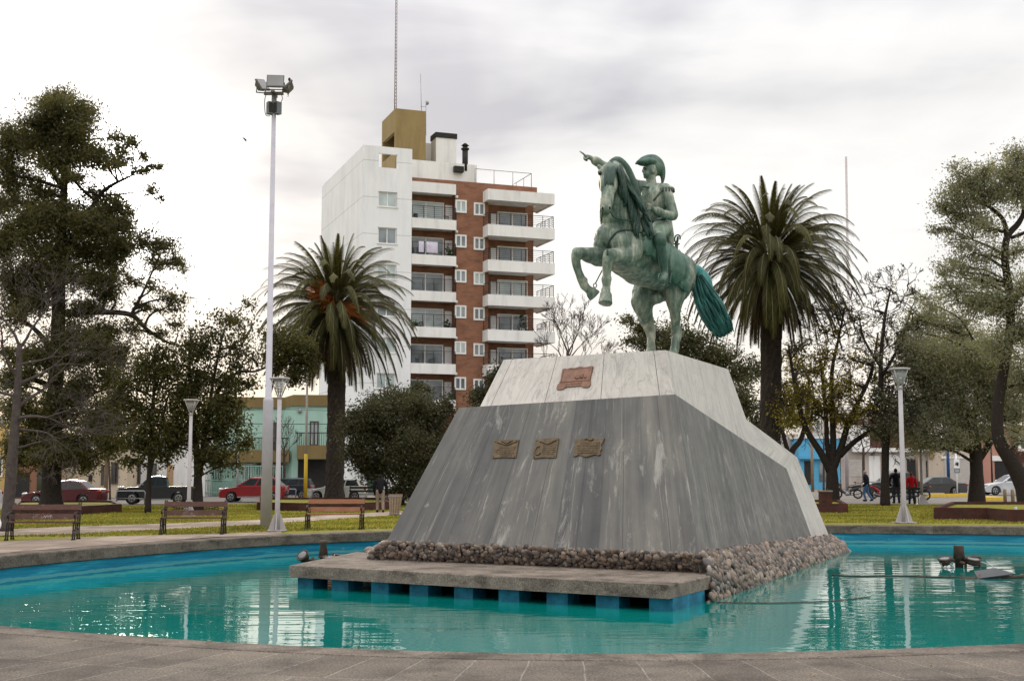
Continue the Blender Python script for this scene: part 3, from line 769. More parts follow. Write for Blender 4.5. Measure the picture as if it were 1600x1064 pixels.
# forelegs
T(h, [(285, 545, -.85, .30), (240, 580, -1.0, .225), (190, 574, -1.2, .165), (150, 566, -1.36, .125), (124, 566, -1.45, .115), (121, 600, -1.42, .095), (134, 650, -1.38, .078), (147, 690, -1.36, .095), (160, 716, -1.34, .088), (178, 738, -1.3, .085)], 12, 4)
h.ell(S(126, 562, -1.47), (.125, .12, .12)); h.ell(S(152, 697, -1.34), (.11, .11, .10))
h.tube([S(172, 730, -1.3), S(186, 742, -1.29), S(190, 746, -1.29), S(212, 770, -1.27)], [.085, .10, .125, .155], 14)
T(h, [(385, 545, -.85, .32), (355, 578, -1.15, .245), (315, 578, -1.45, .17), (288, 574, -1.64, .13), (276, 585, -1.68, .12), (270, 625, -1.66, .092), (265, 665, -1.62, .085), (263, 690, -1.6, .108), (265, 722, -1.58, .085), (264, 738, -1.58, .1)], 12, 4)
h.ell(S(279, 572, -1.68), (.13, .13, .13)); h.ell(S(264, 690, -1.58), (.115, .12, .11)); h.ell(S(350, 600, -1.1), (.2, .2, .18))
h.tube([S(264, 735, -1.57), S(264, 752, -1.6), S(264, 757, -1.6), S(262, 805, -1.67)], [.09, .105, .13, .165], 14)
# hind legs
T(h, [(520, 720, .75, .36), (462, 750, .7, .34), (438, 800, .6, .27), (446, 850, .6, .185), (466, 905, .8, .135), (474, 935, .88, .115), (478, 985, .82, .095), (478, 1025, .8, .105)], 14, 4)
T(h, [(590, 720, .55, .36), (592, 765, .45, .25), (590, 805, .4, .175), (591, 850, .45, .125), (597, 905, .6, .105), (601, 950, .68, .118), (594, 990, .6, .09), (586, 1030, .58, .1)], 14, 4)
h.ell(S(606, 950, .72), (.11, .13, .12)); h.ell(S(480, 925, .92), (.12, .13, .12))
for zx, zy, d in ((478, 1030, .8), (586, 1035, .58)):
    p = S(zx, zy, d); q = V((p.x - .08, p.y - .1, E.z + .16)); h.tube([p, (p + q) / 2, q], [.11, .11, .10], 12)
    h.tube([q + V((0, 0, .05)), V((q.x - .05, q.y - .06, E.z + .02)), V((q.x - .05, q.y - .06, E.z - .02))], [.125, .17, .18], 14)
h.ell(S(505, 780, .35), (.16, .2, .13))
h.ell(S(352, 500, -1.05), (.26, .22, .30)); h.ell(S(232, 500, -1.0), (.10, .15, .2)); h.ell(S(418, 545, -.78), (.2, .22, .34)); h.ell(S(640, 690, .85), (.24, .26, .3)); h.ell(S(610, 745, .48), (.2, .22, .26))
h.ell(S(286, 255, -1.5), (.10, .12, .16)); h.ell(S(262, 262, -1.52), (.05, .1, .2))
horse = fuse(h, .022, 2)
for i, p in enumerate(horse.v):     # slight modelling unevenness of the cast surface
    q = V(p); k = noise.noise(q * 5.5) * .02 + noise.noise(q * 2.1) * .026 + noise.noise(q * 11) * .006
    horse.v[i] = tuple(q + V((k, k, k * .6)))
HB = BVHTree.FromPolygons([V(p) for p in horse.v], horse.f)
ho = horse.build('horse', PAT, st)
def on(zx, zy, off=.02):            # nearest point of the horse's skin on that sight line
    r = ray(860 + zx / 3.04, 210 + zy / 3.04).normalized(); hit = HB.ray_cast(V((0, 0, EYE)), r)
    return hit[0] + hit[1] * off if hit[0] else None
def skin_tube(mb, pts, r, off=.015, sub=6):
    ps, _ = smooth_path([V((a, b, 0)) for a, b in pts], [0] * len(pts), sub)
    q = [on(p.x, p.y, off) for p in ps]; q = [x for x in q if x]
    mb.tube(q, r, 6)
# eyes and nostrils
DARKB = mat('black_bronze', (.012, .016, .014), .4, .3)
for zx, zy in ((320, 184), (236, 186)): mb = MB(); mb.ell(on(zx, zy, .0), (.05, .05, .042)); mb.build('eye', DARKB, ho)
for zx, zy in ((246, 350), (283, 349)): mb = MB(); mb.ell(on(zx, zy, -.005), (.024, .024, .034)); mb.build('nostril', DARKB, ho)
# mane: locks falling down the near side of the neck
m = MB(); rr = random.Random(2)
T(m, [(292, 132, -1.28, .06), (320, 128, -1.12, .10), (352, 165, -.98, .13), (378, 225, -.88, .14), (402, 290, -.8, .13), (425, 345, -.76, .11), (450, 395, -.78, .105), (468, 440, -.86, .085), (474, 488, -.92, .05)], 12, 4)
for i in range(44):
    a = rr.uniform(0, 1); x = 314 + 92 * a; y = 135 + 165 * a; d = -1.12 + .3 * a; ln = rr.uniform(70, 150)
    T(m, [(x, y, d - .1, .05), (x + ln * .2 + 4, y + ln * .4, d - .24, .042), (x + ln * .40 + rr.uniform(-6, 10), y + ln * .75, d - .26, .036), (x + ln * .52 + rr.uniform(-8, 14), y + ln, d - .22, .012)], 7, 3)
for i in range(46):                 # locks lying on the near side of the neck
    a = (i + rr.random()) / 46; x = 330 + 88 * a; y = 142 + 235 * a; w_ = rr.uniform(.026, .045); k = rr.uniform(.75, 1.25)
    q = [on(min(x - 4, x) - 2, y + 8, .05), on(x - 12 + rr.uniform(-5, 5), y + 38 * k, .06), on(x - 12 + rr.uniform(-8, 8), y + 78 * k, .06), on(x - 2 + rr.uniform(-9, 9), y + 112 * k, .03)]
    q = [p for p in q if p is not None and abs(p.y - S(x, y, -1.0).y) < .9]
    if len(q) > 2: m.tube(q, [w_, w_ * 1.1, w_ * .9, .008][:len(q)], 6, 4)
for i in range(9):
    x = 430 + rr.uniform(-14, 14); T(m, [(x, 380 + rr.uniform(-10, 10), -.92, .045), (x + 22, 430, -1.0, .045), (x + 40 + rr.uniform(-6, 6), 478 + rr.uniform(-12, 14), -1.02, .014)], 7, 3)
for i in range(6):                  # forelock
    x = 262 + i * 7; T(m, [(292, 138, -1.36, .05), (x + 6, 175, -1.6, .045), (x, 215, -1.70, .035), (x - 6 + rr.uniform(-6, 8), 245 + rr.uniform(-15, 18), -1.74, .012)], 7, 3)
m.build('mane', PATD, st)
# tail
m = MB()
T(m, [(648, 640, 1.05, .10), (690, 655, 1.2, .17), (722, 700, 1.3, .205), (738, 760, 1.35, .195), (768, 830, 1.4, .165), (800, 890, 1.42, .11), (822, 925, 1.42, .06)], 14, 4)
for i in range(120):
    o = ((i % 40) / 39 - .5) + rr.uniform(-.02, .02); w_ = rr.uniform(.85, 1.1)
    T(m, [(700 + o * 40, 668 - abs(o) * 10, 1.2 + rr.uniform(-.28, .0), .008), (730 + o * 92, 755 - o * 22, 1.25 + rr.uniform(-.3, .15), .034), (770 + o * 98 + 7 * math.sin(i * 1.7), 840 - o * 42, 1.3 + rr.uniform(-.27, .15), .03), (806 + o * 84 * w_ + 9 * math.sin(i * 2.3), 905 - o * 45, 1.4 + rr.uniform(-.16, .1), .024), (832 + o * 70 * w_ + rr.uniform(-8, 8), 945 - o * 38 + rr.uniform(-12, 10), 1.44, .012)], 7, 3)
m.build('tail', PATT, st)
# shabraque: cloth lying over the barrel and the croup, cut to its own outline
def cloth(poly, name, thick=.075):
    ps = [V((a, b, 0)) for a, b in poly]
    fine, _ = smooth_path(ps + [ps[0]], [0] * (len(ps) + 1), 6); fine = fine[:-1]
    def inside(x, y):
        c = False; n = len(fine)
        for i in range(n):
            a, b = fine[i], fine[i - 1]
            if (a.y > y) != (b.y > y) and x < (b.x - a.x) * (y - a.y) / (b.y - a.y) + a.x: c = not c
        return c
    xs = [p.x for p in fine]; ys = [p.y for p in fine]; g = 6.0; mb = MB(); ids = {}
    nx = int((max(xs) - min(xs)) / g) + 2; ny = int((max(ys) - min(ys)) / g) + 2
    def vid(i, j, k):
        if (i, j, k) not in ids:
            x = min(xs) + i * g; y = min(ys) + j * g
            if not inside(x, y):
                q = min(fine, key=lambda p: (p.x - x) ** 2 + (p.y - y) ** 2); x, y = q.x, q.y
            p = on(x, y, thick if k else -.04)
            if p is None: return None
            p += (V((0, 0, EYE)) - p).normalized() * (.018 * math.sin(x * .19 + y * .05) * k)
            ids[(i, j, k)] = len(mb.v); mb.add([p], [])
        return ids[(i, j, k)]
    cells = [(i, j) for i in range(nx) for j in range(ny) if inside(min(xs) + (i + .5) * g, min(ys) + (j + .5) * g)]
    cs = set(cells); F2 = []
    for i, j in cells:
        f = [vid(i, j, 1), vid(i, j + 1, 1), vid(i + 1, j + 1, 1), vid(i + 1, j, 1)]
        if None not in f: F2.append(tuple(f))
        for (di, dj), (a, b) in {(-1, 0): ((0, 0), (0, 1)), (1, 0): ((1, 1), (1, 0)), (0, -1): ((1, 0), (0, 0)), (0, 1): ((0, 1), (1, 1))}.items():
            if (i + di, j + dj) not in cs:
                f = [vid(i + a[0], j + a[1], 1), vid(i + a[0], j + a[1], 0), vid(i + b[0], j + b[1], 0), vid(i + b[0], j + b[1], 1)]
                if None not in f: F2.append(tuple(f))
    mb.f = F2; mb.mi = [0] * len(F2); mb.sm = [True] * len(F2)
    return mb.build(name, PATC, st)
cloth([(432, 470), (440, 500), (438, 545), (450, 572), (474, 578), (498, 602), (540, 610), (560, 560), (560, 490), (520, 450), (470, 445)], 'saddle_cloth')
cloth([(562, 540), (600, 548), (632, 580), (650, 640), (648, 700), (640, 748), (622, 738), (600, 715), (574, 690), (562, 640)], 'saddle_cloth')
# tack
mb = MB()
skin_tube(mb, [(272, 575), (272, 535), (285, 500), (315, 468), (350, 456), (395, 458), (432, 468)], .018)
skin_tube(mb, [(252, 510), (262, 530), (273, 540)], .018)
mb.build('breast_strap', PATD, st)
mb = MB()
mb.tube([S(284, 366, -1.83), S(300, 392, -1.6), S(330, 402, -1.5), S(370, 408, -1.3), S(410, 404, -1.1), S(452, 385, -1.0), S(470, 362, -.85), S(464, 346, -.78)], .016, 6, 4)
mb.build('reins', PATD, st); mb = MB(); mb.tube([S(284, 352, -1.84), S(310, 300, -1.52), S(318, 240, -1.5), S(322, 200, -1.43)], .014, 6, 4)
mb.build('cheek_strap', PATD, st); mb = MB(); mb.tube([S(247, 358, -1.84), S(244, 385, -1.7), S(242, 410, -1.55)], .016, 6, 3)
mb.build('reins', PATD, st); mb = MB(); mb.tube([S(255, 630, -1.2), S(232, 672, -1.25), S(214, 708, -1.28)], .013, 6)
mb.build('loose_strap', PATD, st); mb = MB(); mb.torus(S(212, 718, -1.3), (.6, .7, .1), .045, .012, 14, 6)
mb.build('bit_ring', PATD, st)

# ---- rider: one continuous body
b = MB()
T(b, [(522, 452, .0, .27), (520, 420, .0, .255), (508, 382, -.05, .215), (497, 335, -.08, .255), (488, 295, -.06, .275), (483, 262, -.02, .225), (479, 238, 0, .125), (478, 218, 0, .105), (476, 200, 0, .105)], 16, 4)
T(b, [(420, 246, .16, .135), (483, 262, 0, .16), (545, 262, -.18, .135)], 12, 3)                       # shoulders
b.ell(S(480, 172, .02), (.165, .16, .195)); b.ell(S(464, 190, -.02), (.115, .105, .11))                # skull, jaw
b.ell(S(441, 174, -.06), (.034, .032, .048)); b.ell(S(447, 160, -.05), (.05, .10, .022)); b.ell(S(445, 188, -.05), (.032, .055, .014)); b.ell(S(446, 193, -.05), (.03, .05, .013)); b.ell(S(449, 203, -.03), (.038, .045, .035))
b.ell(S(490, 178, -.14), (.035, .02, .05))                                                             # ear
T(b, [(550, 268, -.2, .135), (566, 320, -.26, .115), (580, 366, -.32, .105), (584, 388, -.36, .1), (556, 384, -.48, .095), (522, 374, -.6, .085), (500, 364, -.66, .072), (484, 356, -.7, .06)], 12, 4)   # bridle arm
T(b, [(506, 366, -.65, .098), (520, 373, -.61, .105)], 12, 2)                                          # cuff
T(b, [(420, 248, .16, .13), (370, 225, -.02, .12), (318, 188, -.2, .105), (270, 160, -.36, .105), (232, 138, -.48, .092), (214, 125, -.53, .075), (198, 116, -.58, .052), (186, 109, -.62, .048)], 12, 4)
T(b, [(226, 134, -.5, .1), (212, 126, -.54, .096)], 12, 2)
# pointing hand: palm, index out, three fingers curled, thumb
b.ell(S(176, 106, -.65), (.075, .05, .045))
T(b, [(166, 100, -.68, .024), (152, 90, -.72, .021), (139, 81, -.76, .014)], 8, 2)
for i, (x, y) in enumerate(((165, 106), (168, 111), (173, 115))):
    T(b, [(x + 4, y - 2, -.66 + i * .03, .022), (x - 6, y + 4, -.70 + i * .03, .021), (x - 4, y + 13 - i * 1.5, -.69 + i * .03, .019), (x + 3, y + 14 - i * 2, -.66 + i * .03, .016)], 8, 2)
T(b, [(180, 112, -.7, .022), (170, 117, -.73, .019), (162, 117, -.74, .015)], 8, 2)
# bridle hand: fist with four fingers
b.ell(S(472, 349, -.74), (.065, .06, .07))
for i in range(4):
    T(b, [(478 - i * 2, 338 + i * 7, -.78, .024), (466 - i, 337 + i * 7, -.83, .023), (459, 341 + i * 7, -.80, .02), (464, 343 + i * 7, -.74, .018)], 8, 2)
T(b, [(476, 340, -.8, .024), (468, 331, -.82, .02), (461, 330, -.82, .016)], 8, 2)
# legs and boots
T(b, [(530, 440, -.15, .20), (515, 462, -.5, .165), (509, 482, -.72, .14), (512, 505, -.8, .125), (522, 545, -.76, .115), (530, 590, -.7, .112), (537, 632, -.64, .085), (538, 655, -.62, .075), (536, 672, -.64, .09)], 14, 4)
T(b, [(538, 668, -.6, .085), (534, 680, -.74, .085), (530, 688, -.9, .075), (528, 691, -.98, .05)], 12, 3)
T(b, [(519, 497, -.8, .135), (522, 512, -.79, .125)], 14, 2)                                           # boot top
T(b, [(490, 440, .2, .20), (430, 480, .1, .16), (388, 505, .05, .13), (382, 560, .15, .115), (388, 620, .2, .09), (392, 660, .2, .075), (378, 680, .0, .08), (372, 684, -.1, .06)], 12, 4)
# coat tails
T(b, [(545, 425, .05, .16), (560, 480, .0, .13), (572, 530, -.05, .07), (576, 552, -.08, .03)], 12, 4, (1, .55))
rider = fuse(b, .016, 1)
for i, p in enumerate(rider.v):
    q = V(p); k = noise.noise(q * 7) * .008; rider.v[i] = tuple(q + V((k, k, k)))
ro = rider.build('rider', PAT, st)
RB = BVHTree.FromPolygons([V(p) for p in rider.v], rider.f)
def onr(zx, zy, off=.01):
    hit = RB.ray_cast(V((0, 0, EYE)), ray(860 + zx / 3.04, 210 + zy / 3.04).normalized()); return hit[0] + hit[1] * off if hit[0] else None
def rtube(name, pts, r, mt, sub=8):
    ps, _ = smooth_path([V((a, c, 0)) for a, c in pts], [0] * len(pts), sub); q = [onr(p.x, p.y) for p in ps]; q = [x for x in q if x]
    if len(q) > 2: mm_ = MB(); mm_.tube(q, r, 6); mm_.build(name, mt, ro)
rtube('sash', [(528, 268), (510, 290), (490, 315)], .024, PATD)
rtube('belt', [(470, 402), (500, 412), (530, 408), (545, 400)], .035, PATD)

m = MB(); T(m, [(530, 440, -.15, .215), (515, 462, -.5, .178), (509, 482, -.72, .152), (511, 496, -.79, .142)], 14, 4); fuse(m, .018, 1).build('breeches', PATL, ro)
m = MB(); T(m, [(512, 500, -.81, .14), (522, 545, -.76, .128), (530, 590, -.7, .124), (537, 632, -.64, .097), (538, 655, -.62, .087), (536, 672, -.64, .1)], 14, 4); T(m, [(538, 668, -.6, .097), (534, 680, -.74, .096), (530, 688, -.9, .085), (528, 691, -.99, .058)], 12, 3); T(m, [(517, 500, -.82, .152), (520, 512, -.80, .146)], 14, 2); fuse(m, .018, 1).build('boot', PATD, ro)
m = MB()                            # bicorne hat worn fore and aft
T(m, [(404, 141, -.02, .018), (418, 134, -.01, .05), (438, 126, .0, .085), (462, 122, .02, .115), (490, 124, .04, .13), (514, 140, .05, .115), (528, 165, .06, .085), (533, 195, .06, .062), (533, 220, .06, .04), (529, 237, .06, .018)], 12, 4)
m.ell(S(455, 134, .0), (.24, .16, .09)); m.ell(S(470, 133, .0), (.2, .17, .11)); m.ell(S(505, 160, .05), (.16, .17, .19))
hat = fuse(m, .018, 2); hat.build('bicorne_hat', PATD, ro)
for zx, zy, d in ((553, 257, -.2), (415, 236, .18)):
    m = MB(); m.ell(S(zx, zy, d), (.165, .14, .06), nu=18)
    for k in range(14):
        a = k * .45; p = S(zx, zy, d) + V((.155 * math.cos(a), .13 * math.sin(a), -.01)); m.tube([p, p + V((.012 * math.cos(a), .012 * math.sin(a), -.085))], [.024, .016], 5)
    m.build('epaulette', PAT, ro)
m = MB()
for i in range(22):                 # oak leaf collar embroidery
    a = i / 21; p = S(440 + 84 * a, 247 + 6 * math.sin(a * 3.1), -.28 + .1 * a); m.ell(p, (.03, .03, .022), nu=6, nv=5)
m.build('collar_embroidery', PATD, ro)
m = MB()                            # sabre in its scabbard
m.tube([S(600, 520, .1), S(596, 560, .0), S(585, 610, -.1), S(572, 665, -.3), S(566, 712, -.42)], [.04, .038, .035, .032, .022], 8, 4, (1, .6))
m.tube([S(600, 520, .1), S(604, 500, .1), S(606, 486, .1)], [.03, .028, .026], 8)
m.tube([S(596, 518, .06), S(590, 500, .06), S(594, 484, .08), S(606, 478, .1), S(616, 486, .12), S(615, 500, .12)], .018, 6, 4)
m.ell(S(600, 521, .1), (.075, .06, .025))
m.build('sabre', PATD, ro)
m = MB(); m.tube([S(500, 470, -.72), S(508, 560, -.8), S(519, 640, -.84), S(524, 668, -.86)], .014, 6, 3)
m.torus(S(527, 690, -.86), (.75, -.5, .2), .13, .018, 20, 8); m.build('stirrup', PATD, st)
# ---------------------------------------------------------------- materials of the houses
def m_render(name, col, grime=.35, var=.08, joints=None):
    t = NT(name); t.set(.85, 0, .25)
    n = t.noise(t.coord(), .5, 6, .6); g = t.noise(t.coord((1.1, 1.1, .16)), 1.3, 7, .68)
    c = t.ramp(n, [(.3, [x * (1 - var) for x in col]), (.7, [x * (1 + var) for x in col])])
    c = t.mix(t.ramp(g, [(.48, (0, 0, 0)), (.75, (grime,) * 3)]), c, [x * .5 for x in col])
    if joints:
        sx = t.n('ShaderNodeSeparateXYZ'); t.l(t.coord(), sx.inputs[0])
        j = t.math('LESS_THAN', t.math('FRACT', t.math('DIVIDE', t.math('ADD', sx.outputs[2], joints[1]), joints[0])), .022)
        c = t.mix(t.math('MULTIPLY', j, .45), c, [x * .35 for x in col])
    t.base(c); return t.m
def m_brick(name, c1, c2, mo, ang=0.0, bw=.27, rh=.085):
    t = NT(name); t.set(.85, 0, .2)
    tc = t.n('ShaderNodeTexCoord'); mp = t.n('ShaderNodeMapping', vector_type='POINT'); t.l(tc.outputs['Object'], mp.inputs[0])
    mp.inputs['Rotation'].default_value = (0, 0, -ang)
    s = t.n('ShaderNodeSeparateXYZ'); t.l(mp.outputs[0], s.inputs[0]); cb = t.n('ShaderNodeCombineXYZ')
    t.l(t.math('ADD', s.outputs[0], s.outputs[1]), cb.inputs[0]); t.l(s.outputs[2], cb.inputs[1])
    br = t.n('ShaderNodeTexBrick'); t.l(cb.outputs[0], br.inputs['Vector']); br.inputs['Scale'].default_value = 1
    br.inputs['Brick Width'].default_value = bw; br.inputs['Row Height'].default_value = rh; br.inputs['Mortar Size'].default_value = .012
    br.inputs['Color1'].default_value = (*c1, 1); br.inputs['Color2'].default_value = (*c2, 1); br.inputs['Mortar'].default_value = (*mo, 1)
    n = t.noise(t.coord((1, 1, 2.2)), .9, 7, .65)
    t.base(t.mix(1, br.outputs['Color'], t.ramp(n, [(.3, (.62, .6, .6)), (.5, (1, 1, 1)), (.7, (1.25, 1.2, 1.15))]), 'MULTIPLY')); return t.m
WHITEW = m_render('white_render', (.74, .745, .755), .3, .04, (2.98, .35))
WHITES = m_render('white_concrete', (.72, .71, .695), .5, .06)
OLIVEW = m_render('olive_render', (.26, .19, .085), .55, .12)
BRICKR = m_brick('red_brick', (.265, .105, .058), (.205, .078, .042), (.24, .165, .12), .33)
FRAMEW = mat('white_frame', (.72, .72, .70), .5, var=.05)
GLASS = glass_mat('window_glass', (.14, .165, .18)); GLASSL = glass_mat('curtained_glass', (.38, .44, .44), .12, .25); GLASSD = glass_mat('dark_glass', (.02, .024, .028))
RAILM = mat('dark_rail', (.03, .028, .028), .5, .3)
DARKM = mat('dark_void', (.022, .020, .019), .8)
DOORW = mat('white_door', (.70, .70, .70), .5, var=.06)
BLACKM = mat('black_metal', (.02, .02, .022), .5, .4)
STEEL = mat('galvanised_steel', (.34, .34, .35), .45, .55, .4, .18, 4, grime=.4)
GREYP = mat('grey_pole_paint', (.40, .375, .385), .55, .1, .4, .12, 2.5, grime=.2)
rb = random.Random(11)

class Facade:                       # local frame: a along the front, w into the house, z up
    def __init__(s, px, Y, ux, uy):
        p = P(px, 735, Y); s.o = V((p.x, p.y, 0)); s.u = V((ux, uy, 0)).normalized(); s.w = V((-s.u.y, s.u.x, 0)); s.n = -s.w
        s.M = Matrix(((s.u.x, s.w.x, 0, s.o.x), (s.u.y, s.w.y, 0, s.o.y), (0, 0, 1, 0), (0, 0, 0, 1)))
    def at(s, px, py, w=0.0):       # (a, z) where a sight line meets the plane at depth w
        r = ray(px, py); c = V((0, 0, EYE)); o = s.o + s.w * w; t = (o - c).dot(s.w) / r.dot(s.w); q = c + r * t; return (q - o).dot(s.u), q.z
    def a(s, px, w=0.0): return s.at(px, 700, w)[0]
    def z(s, py, px, w=0.0): return s.at(px, py, w)[1]
    def box(s, mb, a0, a1, w0, w1, z0, z1): mb.box((a0, w0, z0), (a1, w1, z1), s.M); return mb
    def pt(s, a, w, z): return s.M @ V((a, w, z))

def sliding(F, parent, a0, a1, z0, z1, w, fr=FRAMEW, gl=GLASS, ft=.07, name='window', leaf=2, sub=None):
    mb = MB(); d0, d1 = w - .05, w + .06
    F.box(mb, a0, a1, d0, d1, z0, z0 + ft); F.box(mb, a0, a1, d0, d1, z1 - ft, z1); F.box(mb, a0, a0 + ft, d0, d1, z0 + ft, z1 - ft); F.box(mb, a1 - ft, a1, d0, d1, z0 + ft, z1 - ft)
    for k in range(1, leaf):
        m_ = a0 + (a1 - a0) * k / leaf; F.box(mb, m_ - ft * .5, m_ + ft * .5, d0 + .012, d1, z0 + ft, z1 - ft)
    o = mb.build(name, fr, parent); mb = MB(); F.box(mb, a0 + ft * .9, a1 - ft * .9, w - .004, w + .03, z0 + ft * .9, z1 - ft * .9); mb.build('pane', gl, o)
    return o

# ---------------------------------------------------------------- the tall apartment block
apt = thing('apartment_building', V((-12, 101, 0)), 'tall apartment block with a white tower, brick front and stacked balconies', 'building')
F = Facade(562, 100.5, .938, .347)
U = F.a
zTop = F.z(226, 562); a_wr = U(640.5); zW = F.z(233, 640)
Lside = 16
wins_w = [(299.5, 323), (355.5, 380.5), (413, 436), (470, 494), (527, 551), (583, 607)]
# white tower: front wall with window openings, side walls, parapet frame with an opening
mb = MB()
ah0, ah1 = U(587), U(617); zo0, zo1 = F.z(262, 600), F.z(240, 600)
F.box(mb, 0, ah0, 0, .3, 0, zTop); F.box(mb, ah1, a_wr, 0, .3, 0, zTop)
cuts = [(zo0, zo1)] + [(F.z(b, 600), F.z(t, 600)) for t, b in wins_w]; zc = zTop
for b, t in cuts: F.box(mb, ah0, ah1, 0, .3, t, zc); zc = b
F.box(mb, ah0, ah1, 0, .3, 0, zc)
F.box(mb, 0, .3, .3, Lside, 0, zTop); F.box(mb, a_wr - .3, a_wr, .3, 5, 0, zTop - 2.4); F.box(mb, .3, a_wr, Lside - .3, Lside, 0, zTop)
F.box(mb, .3, a_wr - .3, .3, Lside - .3, zo0 - .6, zo0 - .3)
mb.build('white_tower', WHITEW, apt)
for i, (t, b) in enumerate(wins_w):
    sliding(F, apt, ah0 + .02, ah1 - .02, F.z(b, 600), F.z(t, 600), .16, FRAMEW, GLASSL if i in (0, 2, 4, 5) else GLASS)
    mb = MB(); F.box(mb, ah0 - .08, ah1 + .08, -.06, .14, F.z(b, 600) - .07, F.z(b, 600) - .005); mb.build('sill', WHITES, apt)
# brick body
WB = .55; REC = 1.55
U1 = lambda px: F.a(px, WB); UR = lambda px: F.a(px, REC)
zB = F.z(277, 641, WB)
aL, aM0, aM1, aR = a_wr, U1(712), U1(762.5), U1(840)
mb = MB()
F.box(mb, aM0, aM1, WB, WB + .3, 0, zB)                      # central pier is pierced below by set-on window frames
z_rt = F.z(296, 700, WB)
F.box(mb, aL, aM0, WB, WB + .3, F.z(287, 690, WB), zB); F.box(mb, aM1, aR, WB, WB + .3, F.z(297.5, 800, WB), zB)
a_p0 = U1(827)
F.box(mb, a_p0, aR, WB + .9, Lside, 0, F.z(297.5, 800, WB)); F.box(mb, a_p0 + .02, aR - .01, WB + .3, Lside, F.z(297.5, 800, WB), zB - .05)
F.box(mb, aM0 - .02, aM0 + .25, WB + .3, REC, 0, zB - .6); F.box(mb, aM1 - .25, aM1 + .02, WB + .3, REC, 0, zB - .6)
F.box(mb, aL, a_p0, REC, REC + .25, 0, zB - .4); F.box(mb, aL, aR - .05, REC + .3, Lside, zB - .9, zB - .55)
mb.build('brick_front', BRICKR, apt)
# storeys: upper edges of the balcony bands in the two columns
lb = [(285, 301.5), (342, 357.5), (398.5, 414), (455, 470.5), (511, 527), (568, 584), (624.5, 640)]
rb_ = [(297, 314), (352, 369.5), (407, 424.5), (461, 478), (515.5, 533), (570, 587), (624, 641)]
def railing(F, parent, runs, z0, h=1.0, posts=.95, m=RAILM):
    mb = MB()
    for (a0, w0, a1, w1) in runs:
        L_ = math.hypot(a1 - a0, w1 - w0); n = max(1, round(L_ / posts))
        for k in range(n + 1):
            p = F.pt(a0 + (a1 - a0) * k / n, w0 + (w1 - w0) * k / n, z0); mb.tube([p, p + V((0, 0, h))], .028, 5, smooth=False)
        for j in range(6):
            z = z0 + h - j * h / 6.2; mb.tube([F.pt(a0, w0, z), F.pt(a1, w1, z)], .03 if j == 0 else .016, 5, smooth=False)
    return mb.build('railing', m, parent)
props = []
for k in range(7):
    t, b = lb[k]; z1, z0 = F.z(t, 676), F.z(b, 676)
    mb = MB(); F.box(mb, aL + .01, U(711.5), -.02 if k else .1, .16, z0, z1); F.box(mb, aL + .01, U(711.5), .16, REC, z0 + .1, z0 + .34); bo = mb.build('balcony', WHITES, apt)
    if k:
        railing(F, bo, [(aL + .08, .06, U(711), .06), (U(711), .06, U(711), WB)], z1, 1.02); props.append((aL, U(711), z0 + .34))
        zc0, zc1 = z0 + .36, F.z(lb[k - 1][1], 676) - .25
        sliding(F, apt, aL + .05, UR(691), zc0, min(zc1, zc0 + 2.15), REC - .08, FRAMEW, (GLASS, GLASSL, GLASS)[k % 3], .09, 'glass_door', 2)
        mb = MB(); F.box(mb, UR(693.5), UR(704.5), REC - .06, REC - .004, zc0, zc0 + 2.0); mb.build('door', DOORW, apt)
    t, b = rb_[k]; z1, z0 = F.z(t, 790, -.8), F.z(b, 790, -.8); a0, a1 = F.a(762, -.8), F.a(868, -.8)
    mb = MB(); F.box(mb, a0, a1, -.8, -.64, z0, z1); F.box(mb, a0, a0 + .16, -.64, WB, z0, z1); F.box(mb, a1 - .16, a1, -.64, 3.2, z0, z1)
    F.box(mb, a0 + .16, a1 - .16, -.64, WB - .004, z0 + .06, z0 + .3); F.box(mb, aR + .004, a1 - .16, WB, 3.2, z0 + .06, z0 + .3); F.box(mb, aM1 + .03, a_p0, WB, REC - .1, z0 + .06, z0 + .3); bo = mb.build('balcony', WHITES, apt)
    if k:
        railing(F, bo, [(a0 + .08, -.7, a1 - .08, -.7), (a1 - .08, -.7, a1 - .08, 3.1), (a0 + .08, -.7, a0 + .08, WB)], z1, 1.0); props.append((a0, a1, z0 + .3))
        zc0 = z0 + .31
        sliding(F, apt, UR(776), UR(824), zc0, zc0 + 2.2, REC - .08, FRAMEW, (GLASSL, GLASS, GLASS)[k % 3], .09, 'glass_door', 2)
        mb = MB(); F.box(mb, UR(766), UR(774.5), REC - .06, REC - .004, zc0, zc0 + 2.0); mb.build('door', DOORW, apt)
# small windows of the brick pier
for (x0, x1) in ((709.5, 727.5), (739, 756.5)):
    for k in range(7):
        ty = (314, 368, 422.5, 478, 534, 589.5, 645)[k] + (2.2 if x0 > 730 else 0); by = ty + 20
        sliding(F, apt, U1(x0), U1(x1), F.z(by, 735, WB), F.z(ty, 735, WB), WB - .03, FRAMEW, GLASSL if (k * 3 + int(x0)) % 4 == 1 else GLASS, .13)
for k in range(6):
    mb = MB()
    for x in (711.5, 755.5): p = F.pt(U1(x), WB - .08, F.z((310, 364, 418, 473, 529, 585)[k], 735, WB)); mb.ell(p, (.13, .1, .13), nu=8, nv=6)
    mb.build('wall_light', DOORW, apt)
